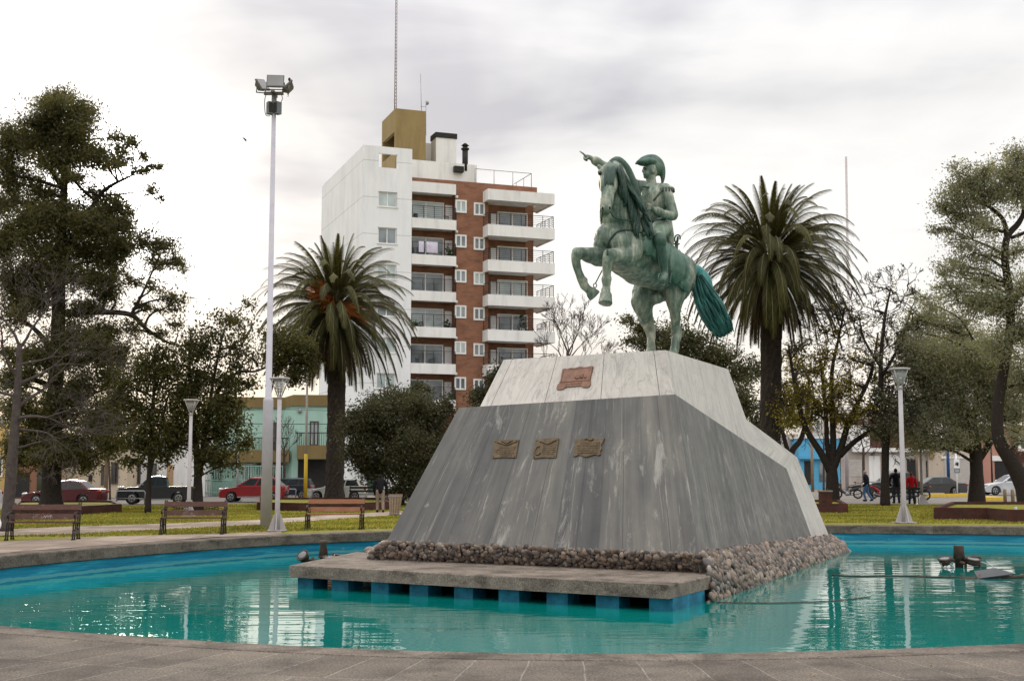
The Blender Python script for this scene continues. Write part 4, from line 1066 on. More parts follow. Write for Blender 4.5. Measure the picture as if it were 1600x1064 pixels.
# roof: olive tank tower, stair house, chimney, flues, rail
wt = 4.0
zt0, zt1 = F.z(268, 630, wt), F.z(169, 613, wt)
a0, a1 = F.a(613, wt), F.a(662, wt); zs0, zs1 = F.z(226, 600, wt), F.z(203, 600, wt)
mb = MB(); F.box(mb, a0, a1, wt, wt + .3, zt0, zt1); F.box(mb, a1 - .3, a1, wt + .3, wt + 4.2, zt0, zt1); F.box(mb, a0, a1, wt + 4.2, wt + 4.5, zt0, zt1)
F.box(mb, a0, a0 + .3, wt + .3, wt + 4.2, zs1, zt1); F.box(mb, a0, a0 + .3, wt + .3, wt + 4.2, zt0, zs0 - .5); F.box(mb, a0 + .3, a1 - .3, wt + .3, wt + 4.2, zt1 - .3, zt1 - .02); F.box(mb, a0 + .3, a1 - .3, wt + .3, wt + 4.2, zt0, zs0 - .55)
mb.build('tank_tower', OLIVEW, apt)
wp = 1.3
mb = MB(); F.box(mb, a_wr, F.a(744, wp), wp, wp + .25, zB - 1.0, F.z(253.5, 690, wp)); F.box(mb, F.a(744, wp) - .25, F.a(744, wp), wp + .25, 8, zB - 1.0, F.z(262, 744, wp))
w2 = 6.0; F.box(mb, F.a(662, w2), F.a(692, w2), w2, w2 + 3, zB - 1, F.z(225, 680, w2)); mb.build('roof_parapet', WHITES, apt)
w3 = 4.5; mb = MB(); F.box(mb, F.a(678.5, w3), F.a(711, w3), w3, w3 + 1.5, zB - 1, F.z(216, 695, w3)); ch_ = mb.build('chimney', WHITES, apt)
mb = MB(); F.box(mb, F.a(677.5, w3), F.a(712, w3), w3 - .06, w3 + 1.56, F.z(216, 695, w3), F.z(208, 695, w3)); mb.build('chimney_cap', DARKM, ch_)
w4 = 1.0; p = F.pt(F.a(728, w4), w4 + .5, F.z(266, 728, w4)); q = F.pt(F.a(728, w4), w4 + .5, F.z(232, 728, w4))
mb = MB(); mb.cyl(p, q, .24, .24, 12); mb.cyl(q + V((0, 0, .0)), q + V((0, 0, .12)), .34, .34, 12); mb.cyl(q + V((0, 0, .18)), q + V((0, 0, .34)), .2, .2, 10); mb.cyl(q + V((0, 0, .34)), q + V((0, 0, .55)), .34, .1, 12)
mb.build('flue', DARKM, apt)
mb = MB(); F.box(mb, F.a(709, .8), F.a(724, .8), .9, 1.3, F.z(268, 715, .8), F.z(259, 715, .8)); mb.build('roof_unit', DARKM, apt)
mb = MB(); zr = F.z(263.5, 745, WB); a0, a1 = F.a(742, WB), F.a(832, WB); zq = zB - .1
for (x0, w0, x1, w1) in ((a0, WB + .15, a1, WB + .15), (a1, WB + .15, a1, 8)):
    n = 3 if w0 == w1 else 4
    for k in range(n + 1): p = F.pt(x0 + (x1 - x0) * k / n, w0 + (w1 - w0) * k / n, zq); mb.tube([p, p + V((0, 0, zr - zq))], .03, 5)
    mb.tube([F.pt(x0, w0, zr), F.pt(x1, w1, zr)], .03, 5)
mb.build('roof_railing', STEEL, apt)
# ground floor of the tower: shop glazing
mb = MB(); F.box(mb, .6, U(600), -.05, -.01, 0, 3.3); mb.build('shop_glazing', glass_mat('green_glass', (.05, .10, .09)), apt)
mb = MB(); F.box(mb, U(604), U(632), -.14, -.02, 2.7, 3.2); mb.build('ledge', WHITES, apt)

# masts on the roof
def lattice(name, label, base, top, wd, m, parts=None, n=26):
    o = thing(name, base, label, 'mast'); mb = MB(); hgt = (top - base).length; ax = (top - base)
    c = [V((wd * math.cos(a), wd * math.sin(a), 0)) for a in (0.3, 2.39, 4.49)]
    for d in c: mb.tube([base + d, top + d * .6], wd * .14 + .012, 5)
    for k in range(n):
        for j in range(3): mb.tube([base + ax * (k / n) + c[j], base + ax * ((k + 1) / n) + c[(j + 1) % 3]], .014, 4)
    mb.build('lattice', m, o); return o
pb = F.pt(F.a(617.5, wt), wt + 1, zt1); pt_ = P(616.2, -40, pb.y); pt_.x = pb.x
MASTM = mat('mast_paint', (.30, .25, .24), .6, .2)
ms = lattice('antenna_mast', 'tall thin lattice mast rising from the olive roof tower', pb, pt_, .11, MASTM, n=40)
pb = F.pt(F.a(659, wt), wt + .6, zt1 - 1.5)
o = thing('roof_antenna', pb, 'short antenna with crossbars at the right edge of the olive roof tower', 'antenna'); mb = MB()
mb.tube([pb, P(657, 116, pb.y)], .03, 5); mb.tube([P(665.5, 212, pb.y), P(665.5, 158, pb.y)], .03, 5); mb.ell(P(667.5, 161, pb.y), (.16, .12, .2))
for y in (167, 183, 197): mb.tube([P(657, y, pb.y), P(666, y, pb.y)], .022, 5)
mb.build('rods', STEEL, o)

# balcony things
CHAIRM = mat('plastic_white', (.62, .62, .62), .5); CHAIRD = mat('plastic_dark', (.04, .04, .045), .6); POTM = mat('terracotta', (.25, .10, .05), .8); TOWELM = mat('towel_cloth', (.50, .46, .55), .9, var=.12); LEAFP = leaf_mat('pot_leaf', (.05, .085, .03))
def chair(loc, rz, m, label, grp):
    o = thing('balcony_chair', loc, label, 'chair', grp, rz); mb = MB(); mb.box((-.24, -.24, .40), (.24, .24, .45)); mb.build('seat', m, o, False)
    mb = MB()
    for x in (-.22, -.11, 0, .11, .22): mb.tube([(x, .22, .45), (x, .30, .95)], .022, 5)
    mb.tube([(-.25, .30, .95), (.25, .30, .95)], .03, 6); mb.build('backrest', m, o, False)
    for x in (-.21, .21):
        for y in (-.21, .21): mb = MB(); mb.tube([(x, y, .41), (x * 1.12, y * 1.12, 0)], .025, 5); mb.build('leg', m, o, False)
    return o
def pot(loc, hgt, label, grp='pot plants on the balconies'):
    o = thing('potted_plant', loc, label, 'plant', grp); mb = MB(); mb.tube([(0, 0, 0), (0, 0, .34)], [.13, .19], 10); mb.build('pot', POTM, o, False)
    Q = []; C = []
    for i in range(110):
        p = np.array([rb.gauss(0, .17), rb.gauss(0, .17), .36 + abs(rb.gauss(.2, .22)) * hgt]) + np.array(loc); a = np.random.RandomState(i).normal(size=(2, 3)) * .07
        Q.append([p - a[0], p + a[1], p + a[0], p - a[1]]); C.append([rb.uniform(.5, 1.4)] * 3)
    quads_obj('foliage', Q, C, LEAFP, o); return o
fa = math.atan2(F.u.y, F.u.x)
lz = lambda k: F.z(lb[k][1], 676) + .34
rz_ = lambda k: F.z(rb_[k][1], 790, -.8) + .3
c1 = F.pt
chair(c1(F.a(822, -.2), .1, rz_(4)), fa + .4, CHAIRM, 'white chair on the left of a pair on a right-hand balcony', 'chairs on the balconies')
chair(c1(F.a(840, -.2), .1, rz_(4)), fa - 1.4, CHAIRM, 'white chair behind the railing at the right end of the same balcony', 'chairs on the balconies')
chair(c1(F.a(786, -.2), .3, rz_(3)), fa + .9, CHAIRM, 'white chair beside the glass door on a right-hand balcony', 'chairs on the balconies')
chair(c1(F.a(655, .8), .8, lz(5)), fa + .6, CHAIRD, 'dark chair at the left on a low loggia balcony', 'chairs on the balconies')
chair(c1(F.a(672, .8), .8, lz(5)), fa - .8, CHAIRD, 'dark chair in the middle of a low loggia balcony', 'chairs on the balconies')
chair(c1(F.a(661, .8), .8, lz(4)), fa + 2, CHAIRD, 'dark chair between plants on a loggia balcony', 'chairs on the balconies')
chair(c1(F.a(698, .8), .7, lz(1)), fa + .3, CHAIRD, 'dark chair in front of the white door on the top loggia balcony', 'chairs on the balconies')
pot(c1(F.a(648, .6), .6, lz(4)), 1.0, 'leafy pot plant at the left end of a loggia balcony')
pot(c1(F.a(697, .6), .6, lz(4)), 1.1, 'pot plant in front of the white door two floors above the shrub')
pot(c1(F.a(700, .6), .6, lz(2)), 1.6, 'tall pot plant beside the hanging towels')
pot(c1(F.a(704, .6), .6, lz(6)), 1.5, 'dark pot plant on the lowest visible loggia balcony')
pot(c1(F.a(824, .2), 1.2, rz_(4)), 3.2, 'tall pot plant reaching up beside the brick corner pillar')
for k, (x0, x1, lab) in enumerate(((652, 660, 'narrow pale towel hung over the second loggia railing'), (664, 682, 'wide lilac towel hung over the second loggia railing'))):
    a0, a1 = F.a(x0, 0), F.a(x1, 0); zt = F.z(lb[2][0], 676) + 1.03; mb = MB(); n = 10
    for s_, wv in ((0, -.02), (1, .0)):
        pass
    vs = []; 
    for i in range(n + 1):
        for j, (w_, dz_) in enumerate(((.14, -.7), (.11, .0), (.06, .045), (.01, .0), (-.03 - .02 * math.sin(i * 1.7), -.45), (-.03 - .03 * math.sin(i * 1.7), -.86))): vs.append(F.pt(a0 + (a1 - a0) * i / n, w_, zt + dz_))
    mb.add(vs, [(i * 6 + j, i * 6 + j + 1, (i + 1) * 6 + j + 1, (i + 1) * 6 + j) for i in range(n) for j in range(5)], smooth=True)
    tag(mb.build('towel', TOWELM), lab, 'towel', 'towels drying on a balcony')
mb = MB(); F.box(mb, F.a(645, .5), F.a(650, .5), .5, .9, lz(1), lz(1) + .95); tag(mb.build('storage_box', CHAIRD), 'dark upright box at the left end of the top loggia balcony', 'box')
mb = MB(); p0 = F.pt(F.a(848, -.4), 0, rz_(1)); F.box(mb, F.a(845, -.2), F.a(853, -.2), .9, 1.25, rz_(1) + .1, rz_(1) + .85); ac = tag(mb.build('air_conditioner', CHAIRD), 'dark air conditioner on the topmost right-hand balcony', 'air conditioner')

# ---------------------------------------------------------------- mint green house left of the palm
MINT = m_render('mint_render', (.36, .55, .475), .3, .06); BROWNP = m_render('brown_render', (.20, .145, .062), .45, .1)
mint = thing('mint_house', P(430, 770, 92), 'two storey mint green house with a brown parapet and brown balcony fronts', 'house')
Fm = Facade(512, 91, .985, .17)
A_ = Fm.a; Z_ = Fm.z
mb = MB(); x0, x1, xs = A_(325), A_(512), A_(456)
zp = Z_(634, 480)
xs2 = A_(443)
Fm.box(mb, xs, x1, 0, 8, 0, zp); Fm.box(mb, x0, xs2, .9, 8, 0, zp - .12); mb.hexa([Fm.pt(xs2, .9, 0), Fm.pt(xs - .004, 0, 0), Fm.pt(xs - .004, 8, 0), Fm.pt(xs2, 8, 0)], [Fm.pt(xs2, .9, zp - .1), Fm.pt(xs - .004, 0, zp - .03), Fm.pt(xs - .004, 8, zp - .03), Fm.pt(xs2, 8, zp - .1)]); mb.build('wall', MINT, mint)
mb = MB(); zpt = Z_(617, 480)
Fm.box(mb, xs, x1 + .1, -.14, 8.1, zp, zpt); Fm.box(mb, x0 - .3, xs2, .74, 8.1, zp - .12, zpt - .15); mb.hexa([Fm.pt(xs2, .74, zp - .1), Fm.pt(xs - .004, -.14, zp - .03), Fm.pt(xs - .004, 8.1, zp - .03), Fm.pt(xs2, 8.1, zp - .1)], [Fm.pt(xs2, .74, zpt - .15), Fm.pt(xs - .004, -.14, zpt - .02), Fm.pt(xs - .004, 8.1, zpt - .02), Fm.pt(xs2, 8.1, zpt - .15)]); mb.build('parapet', BROWNP, mint)
mb = MB(); Fm.box(mb, A_(464), x1 + .05, -1.1, -.02, Z_(717, 480), Z_(696, 480)); bo = mb.build('balcony', BROWNP, mint)
mb = MB(); zq = Z_(696, 480)
for a0_, a1_, w0_, w1_ in ((A_(464), x1, -1.05, -1.05), (A_(464), A_(464), -1.05, 0)):
    for k in range(15): p = Fm.pt(a0_ + (a1_ - a0_) * k / 14, w0_ + (w1_ - w0_) * k / 14, zq); mb.tube([p, p + V((0, 0, .85))], .016, 4)
    mb.tube([Fm.pt(a0_, w0_, zq + .85), Fm.pt(a1_, w1_, zq + .85)], .025, 5)
mb.build('railing', RAILM, bo)
mb = MB(); Fm.box(mb, A_(325), A_(452), -.3, .88, Z_(722, 400), Z_(703, 400)); bo = mb.build('balcony', BROWNP, mint)
mb = MB(); zq = Z_(703, 400)
for k in range(30): p = Fm.pt(A_(388) + (A_(452) - A_(388)) * k / 29, -.25, zq); mb.tube([p, p + V((0, 0, .85))], .016, 4)
mb.tube([Fm.pt(A_(388), -.25, zq + .85), Fm.pt(A_(452), -.25, zq + .85)], .03, 5); mb.build('railing', RAILM, bo)
FRAMED = mat('dark_frame', (.07, .06, .06), .6)
for (xa, xb, ya, yb, w_, fr, gl, leaf) in ((483.5, 497.5, 657.5, 696, -.02, FRAMED, GLASSL, 2), (422, 437, 659, 703, .88, FRAMED, GLASS, 2), (409, 418, 681, 703, .88, FRAMED, GLASS, 1), (329, 347, 720, 752, .88, FRAMED, GLASSD, 2), (377, 394, 724, 754, .88, FRAMEW, GLASSD, 3), (401, 409, 724, 758, .88, FRAMED, GLASS, 1), (424, 442, 722, 760, .88, FRAMED, GLASSD, 2)):
    sliding(Fm, mint, A_(xa), A_(xb), Z_(yb, 420), Z_(ya, 420), w_, fr, gl, .1, 'window', leaf)
mb = MB(); Fm.box(mb, A_(466), A_(511), -.03, -.01, 0, Z_(718, 480)); mb.build('garage_opening', DARKM, mint)
mb = MB(); mb.ell(Fm.pt(A_(467.5), -.1, Z_(642, 467)), (.16, .1, .16)); mb.ell(Fm.pt(A_(369), .8, Z_(642, 369)), (.14, .1, .14)); mb.build('wall_lamp', STEEL, mint)
mb = MB()
for k in range(46): p = Fm.pt(A_(325) + (A_(442) - A_(325)) * k / 45, -1.7, 0); mb.tube([p, p + V((0, 0, 2.1))], .02, 4)
for z in (.25, 1.1, 2.05): mb.tube([Fm.pt(A_(325), -1.7, z), Fm.pt(A_(442), -1.7, z)], .03, 4)
tag(mb.build('iron_fence', mat('mint_metal', (.22, .36, .31), .6)), 'pale green bar fence in front of the mint house', 'fence')
for k in range(3):
    x = (444, 449.5, 455.5)[k]

# ---------------------------------------------------------------- cream houses far left
CREAM = m_render('cream_render', (.55, .46, .34), .35, .08); TANR = m_render('tan_render', (.40, .27, .16), .4, .1); SILVER = mat('sheet_roof', (.42, .43, .46), .4, .4)
def simple_house(name, label, px0, px1, ptop, Y, slope, wall, feats, roof=None, depth=7, base=0.0):
    f = Facade(px1, Y, 1, slope); o = thing(name, f.o.copy(), label, 'building'); a0, a1 = f.a(px0), f.a(px1); zt = f.z(ptop, (px0 + px1) / 2)
    mb = MB(); f.box(mb, a0, a1, 0, depth, base, zt); mb.build('wall', wall, o)
    for ft in feats:
        kind, xa, xb, ya, yb, m = ft[:6]; xm = (xa + xb) / 2; za, zb_ = f.z(yb, xm), f.z(ya, xm); za = max(za, .02)
        if kind == 'win': sliding(f, o, f.a(xa), f.a(xb), za, zb_, -.03, ft[6] if len(ft) > 6 else FRAMEW, m, .09)
        elif kind == 'shutter':
            mb = MB(); n = max(3, int((zb_ - za) / .22))
            f.box(mb, f.a(xa), f.a(xb), -.02, -.004, za, zb_)
            for k in range(n): f.box(mb, f.a(xa) + .03, f.a(xb) - .03, -.05, -.02, za + (zb_ - za) * (k + .08) / n, za + (zb_ - za) * (k + .9) / n)
            mb.build('roller_shutter', m, o)
        else:
            mb = MB(); pr = ft[6] if len(ft) > 6 else .06
            f.box(mb, f.a(xa), f.a(xb), -pr, -.004, za, zb_); mb.build(kind, m, o)
    if roof:
        mb = MB(); f.box(mb, a0 - .1, a1 + .1, -.12, depth + .1, zt, zt + roof[1]); mb.build('parapet', roof[0], o)
    return f, o
simple_house('cream_house', 'low cream house with dark windows behind the left trees', 88, 200, 690, 84, .1, CREAM, [('meter_box', 140, 146, 742, 752, BLACKM), ('win', 159.5, 164, 726, 758, GLASSD, FRAMED), ('win', 175, 186, 722, 756, GLASSD, FRAMED), ('band', 90, 200, 697, 702, WHITES, .1)], (SILVER, .35))
simple_house('white_house', 'white house with a dark window between the cream and the mint house', 200, 326, 676, 88, .12, WHITES, [('win', 192 + 16, 221, 722, 756, GLASSD, FRAMED), ('win', 232, 246, 724, 756, GLASSD, FRAMED), ('band', 202, 325, 684, 690, CREAM, .12), ('door', 262, 272, 726, 768, TANR)], (CREAM, .3))
simple_house('brick_shop', 'low brownish shop front left of the cream house', 22, 88, 700, 82, .08, m_render('brown_wall', (.24, .12, .075), .4, .15), [('door', 26, 48, 738, 776, DARKM), ('pilaster', 16, 22, 712, 780, WHITES, .2), ('window_bay', 60, 80, 730, 770, GLASSD)], (WHITES, .25))
simple_house('yellow_house', 'pale yellow house at the far left edge', -160, 20, 660, 86, .06, m_render('yellow_render', (.50, .36, .14), .3, .1), [('win', -10, 6, 712, 745, GLASSD), ('win', -60, -40, 712, 745, GLASSD)], (WHITES, .3))

# ---------------------------------------------------------------- row of houses on the right
SKYB = m_render('sky_blue_render', (.10, .36, .56), .25, .07); PALEG = m_render('grey_render', (.42, .37, .335), .5, .1); BRICKD = m_brick('dark_brick', (.10, .036, .030), (.075, .028, .025), (.09, .06, .05), 0, .3, .1); PINK = m_render('pink_render', (.42, .22, .17), .3, .08); BEIGE = m_render('beige_render', (.46, .385, .31), .45, .08)
SHUT = mat('shutter_grey', (.44, .41, .38), .6, var=.1)
YR = 122
simple_house('blue_shop', 'bright sky blue shop with a dark doorway', 1248, 1312, 685, YR, .02, SKYB, [('canopy', 1248, 1312, 713, 717, SKYB, .5), ('door', 1256, 1266, 720, 757, DARKM, .03), ('window_bay', 1279, 1300, 722, 752, GLASS)], (WHITES, .15))
simple_house('grey_end_house', 'rough grey house left of the blue shop', 1170, 1247, 678, YR + 3, .02, PALEG, [('win', 1195, 1212, 700, 735, GLASSD, FRAMED)], None)
f_, o_ = simple_house('brick_upper_house', 'pale two storey house with a dark brick upper floor', 1313, 1449, 650, YR, .0, PALEG, [('brick_front', 1358, 1446, 655, 700, BRICKD, .1), ('band', 1330, 1449, 700, 706, WHITES, .55), ('window_bay', 1330, 1352, 654, 666, BRICKD, .08), ('balcony_front', 1313, 1358, 664, 700, WHITES, .3), ('shutter', 1325, 1350, 718, 744, SHUT), ('white_panel', 1357, 1374, 712, 752, WHITES, .03), ('white_panel', 1378, 1412, 710, 756, WHITES, .03), ('door', 1416, 1432, 717, 756, BLACKM, .03), ('doorway', 1446, 1449, 720, 757, DARKM, .03), ('win', 1385, 1392, 666, 684, GLASS)], (BEIGE, .3))
simple_house('garage_house', 'beige garage building with a white sectional door', 1450, 1524, 688, YR - .4, .0, BEIGE, [('shutter', 1474, 1518, 716, 760, SHUT), ('frame', 1470, 1522, 713, 716, WHITES, .12), ('pilaster', 1451, 1458, 698, 716, OLIVEW, .2)], (BEIGE, .25))
simple_house('white_end_house', 'two storey white house seen between the palm and the forked tree', 1262, 1352, 640, YR + 9, .02, WHITES, [('win', 1275, 1290, 655, 672, GLASS), ('win', 1335, 1348, 655, 672, GLASS)], (WHITES, .3))
f_, o_ = simple_house('pink_house', 'salmon pink house with a brick corner pillar at the right edge', 1524, 1720, 670, YR + .3, .0, PINK, [('brick_pillar', 1581, 1588, 672, 762, BRICKD, .25), ('brick_pillar', 1525, 1531, 690, 762, BRICKD, .2), ('garage_opening', 1553, 1576, 720, 762, DARKM, .03), ('lintel', 1548, 1580, 712, 720, WHITES, .1), ('canopy', 1588, 1720, 706, 722, BRICKD, .5)], (BRICKD, .3))
BLUES = mat('sign_blue', (.012, .05, .22), .5); SIGNW = mat('sign_white', (.75, .75, .76), .5, var=.05)
q = MB(); p0 = P(1591, 686, YR - 1); sz = (YR - 1) / FOC
sg = thing('hanging_sign', P(1596, 686, YR - 1.2), 'small white sign with a blue emblem at the right edge', 'sign')
q.box((p0.x, p0.y, p0.z - 1.1), (p0.x + 1.2, p0.y + .12, p0.z + .3)); q.build('board', SIGNW, sg)
q = MB(); q.box((p0.x + .25, p0.y - .012, p0.z - .85), (p0.x + 1.0, p0.y - .003, p0.z + .05)); q.build('emblem', BLUES, sg)
# far lattice mast on the right
YM = 190
lattice('radio_mast', 'faint distant radio mast on the right above the bare treetops', P(1330, 735, YM), P(1322, 245, YM), .2, mat('far_mast', (.42, .36, .36), .7), n=60)
# ---------------------------------------------------------------- trees
BARK = mat('dark_bark', (.021, .015, .012), .95, var=.4, vs=9, bump=.8, bs=14)
BARKG = mat('grey_bark', (.065, .052, .048), .95, var=.35, vs=7, bump=.6, bs=14)
BARKW = mat('warm_bark', (.06, .043, .035), .95, var=.4, vs=8, bump=.7, bs=14)
COVER = 2.6; SWELL = 1.22

def grow(mb, p, d, ln, r, depth, rn, spread=.6, up=.12, minr=.006, tips=None, seg=5, nseg=3):
    pts = [p]; q = p.copy(); dd = d.copy(); rad = [r]; 
    for k in range(nseg):
        dd = (dd + V((rn.gauss(0, .16), rn.gauss(0, .16), rn.gauss(0, .12) + up * .4))).normalized(); q = q + dd * ln / nseg; pts.append(q); rad.append(max(minr, r * (1 - .42 * (k + 1) / nseg)))
    mb.tube(pts, rad, seg if r > .03 else 4, cap=False)
    if depth <= 0:
        if tips is not None: tips.append((pts[-1], dd))
        return
    n = 2 if rn.random() < .55 else 3
    for k in range(n):
        ax = V((rn.gauss(0, 1), rn.gauss(0, 1), rn.gauss(0, .6))).normalized()
        nd = (dd + ax * spread * rn.uniform(.6, 1.25) + V((0, 0, up))).normalized()
        grow(mb, pts[-1], nd, ln * rn.uniform(.62, .86), rad[-1] * (.82 if k == 0 else .62), depth - 1, rn, spread, up, minr, tips, seg, nseg)
    if rn.random() < .6:
        ax = V((rn.gauss(0, 1), rn.gauss(0, 1), rn.gauss(0, .6))).normalized(); grow(mb, pts[-2], (dd + ax * spread * 1.3).normalized(), ln * .55, rad[-1] * .5, depth - 2 if depth > 1 else 0, rn, spread, up, minr, tips, seg, nseg)

def leaf_quads(cent, size, aspect, seed):
    rs = np.random.RandomState(seed); n = len(cent); a = rs.normal(size=(n, 3)); a /= np.linalg.norm(a, axis=1)[:, None]
    b = rs.normal(size=(n, 3)); b -= (b * a).sum(1)[:, None] * a; b /= np.linalg.norm(b, axis=1)[:, None]
    s = size * rs.uniform(.6, 1.35, size=(n, 1)); a = a * s * .5; b = b * s * .5 * aspect
    return np.stack([cent - a, cent - a * .1 + b, cent + a, cent - a * .1 - b], axis=1)

def tree(name, label, base_px, Y, trunks, clumps, leaf, bark, cat='tree', leafsize=.28, aspect=.5, density=1.0, group=None, seed=1, depthk=1.0, twigs=9, twigr=.02, tintrange=(.4, 1.65), bare=0, flare=1.25, limbs=True, swell=SWELL):
    """trunks: polylines of (px, py, radius in px); clumps: (px, py, rx, ry[, density[, depth]]) in picture units at distance Y"""
    rn = random.Random(seed); rs = np.random.RandomState(seed); s = Y / FOC
    root = thing(name, P(*base_px, Y), label, cat, group); root.location.z = 0; bpy.context.view_layer.update()
    mb = MB(); tp = []
    for ti, t in enumerate(trunks):
        pts = [P(a, b, Y + (0 if ti == 0 or k == 0 else rn.uniform(-.04, .04) * k * s * 120)) for k, (a, b, r) in enumerate(t)]; rad = [r * s for _, _, r in t]
        if ti == 0 and flare: pts[0].z = min(pts[0].z, 0) - .05; rad[0] *= flare
        mb.tube(pts, rad, 12, 4); P2, R2 = smooth_path(pts, rad, 6); tp += list(zip(P2, R2))
    cents = []; crown_tw = []; cl3 = []
    xs = [c[0] for c in clumps]; halfw = (max(xs) - min(xs)) / 2 * s + 1e-6 if clumps else 1
    ext = []
    for c in clumps:                # a second, looser bunch at another depth beside each one
        ext.append((c[0] + rn.uniform(-.6, .6) * c[2], c[1] + rn.uniform(-.6, .5) * c[3], c[2] * rn.uniform(.6, .9), c[3] * rn.uniform(.6, .9), (c[4] if len(c) > 4 else 1.0) * .85))
    main = len(clumps)
    for ci, c in enumerate(list(clumps) + ext):
        px, py, rx, ry = c[:4]; rx *= swell; ry *= swell; dn = c[4] if len(c) > 4 else 1.0
        mid = (max(xs) + min(xs)) / 2
        lim = math.sqrt(max(.08, 1 - ((px - mid) * s / (halfw * 1.15)) ** 2)) * halfw * .75 * depthk
        dY = c[5] if len(c) > 5 else rn.uniform(-lim, lim)
        f = (Y + dY) / Y; ctr = P(px, py, Y + dY); rad = V((rx * s * f, (rx + ry) * .5 * s * f, ry * s * f)); cl3.append((ctr, rad, dn))
        if limbs and tp and (ci < main or rn.random() < .4):
            best = min(tp, key=lambda q: (q[0] - ctr).length + max(0, q[0].z - ctr.z + .25 * (q[0] - ctr).length) * 2.2)
            p0, r0 = best; r1 = min(r0 * .55, max(.03, rad.x * .06)); mid_ = p0.lerp(ctr, .5) + V((rn.gauss(0, .12), rn.gauss(0, .12), .06)) * (ctr - p0).length
            mb.tube([p0, mid_, ctr], [r1 * 1.3, r1, r1 * .45], 7, 4, cap=False)
        for k in range(int(twigs * max(.4, dn))):
            v = V((rn.gauss(0, 1), rn.gauss(0, 1), rn.gauss(0, 1))).normalized() * rn.uniform(.55, 1.0)
            tip = ctr + V((v.x * rad.x, v.y * rad.y, v.z * rad.z)); mdl = ctr.lerp(tip, .5) + V((rn.gauss(0, .1), rn.gauss(0, .1), rn.gauss(0, .1))) * rad.x
            mb.tube([ctr, mdl, tip], [twigr * 1.6, twigr, twigr * .4], 4, 2, cap=False)
            if bare: grow(mb, tip, (tip - ctr).normalized() + V((0, 0, .25)), rad.x * .5, twigr * .8, bare, rn, .7, .1, twigr * .5, None, 4, 2)
            if dn > 0:
                m = max(1, int(COVER * density * dn * math.pi * rad.x * rad.z / (leafsize ** 2 * aspect * .5) / max(1, int(twigs * max(.4, dn)))))
                t_ = rs.uniform(.25, 1.08, size=(m, 1)); base = np.array(ctr) * (1 - t_) + np.array(tip) * t_
                bunch = .38 * np.array([rad.x, rad.y, rad.z]); cents.append(base + rs.normal(size=(m, 3)) * bunch * rs.uniform(.35, 1, size=(m, 1)) * np.where(rs.uniform(size=(m, 1)) < .13, 1.55, 1.0))
    mb.build('trunk', bark, root)
    if cents:
        ce = np.concatenate(cents); Q = leaf_quads(ce, leafsize, aspect, seed + 7)
        tn = np.array([noise.noise(V(c) * .45 + V((seed * 3.1, 0, 0))) for c in ce])[:, None]
        col = (tintrange[0] + (tintrange[1] - tintrange[0]) * (rs.uniform(0, 1, size=(len(ce), 1)) * .6 + .2 + tn * .45)).clip(.25, 2) * (1 + rs.normal(size=(len(ce), 3)) * .05)
        quads_obj('crown', Q, col, leaf, root)
    return root

L_PINE = leaf_mat('pine_needles', (.082, .080, .036), .55); L_MID = leaf_mat('broad_leaf', (.058, .057, .016), .42); L_DARK = leaf_mat('dark_leaf', (.050, .050, .026), .35)
L_OLIVE = leaf_mat('olive_leaf', (.20, .205, .150), .5); L_YEL = leaf_mat('spring_leaf', (.17, .145, .025), .5); L_GRN = leaf_mat('evergreen_leaf', (.058, .06, .022), .3)

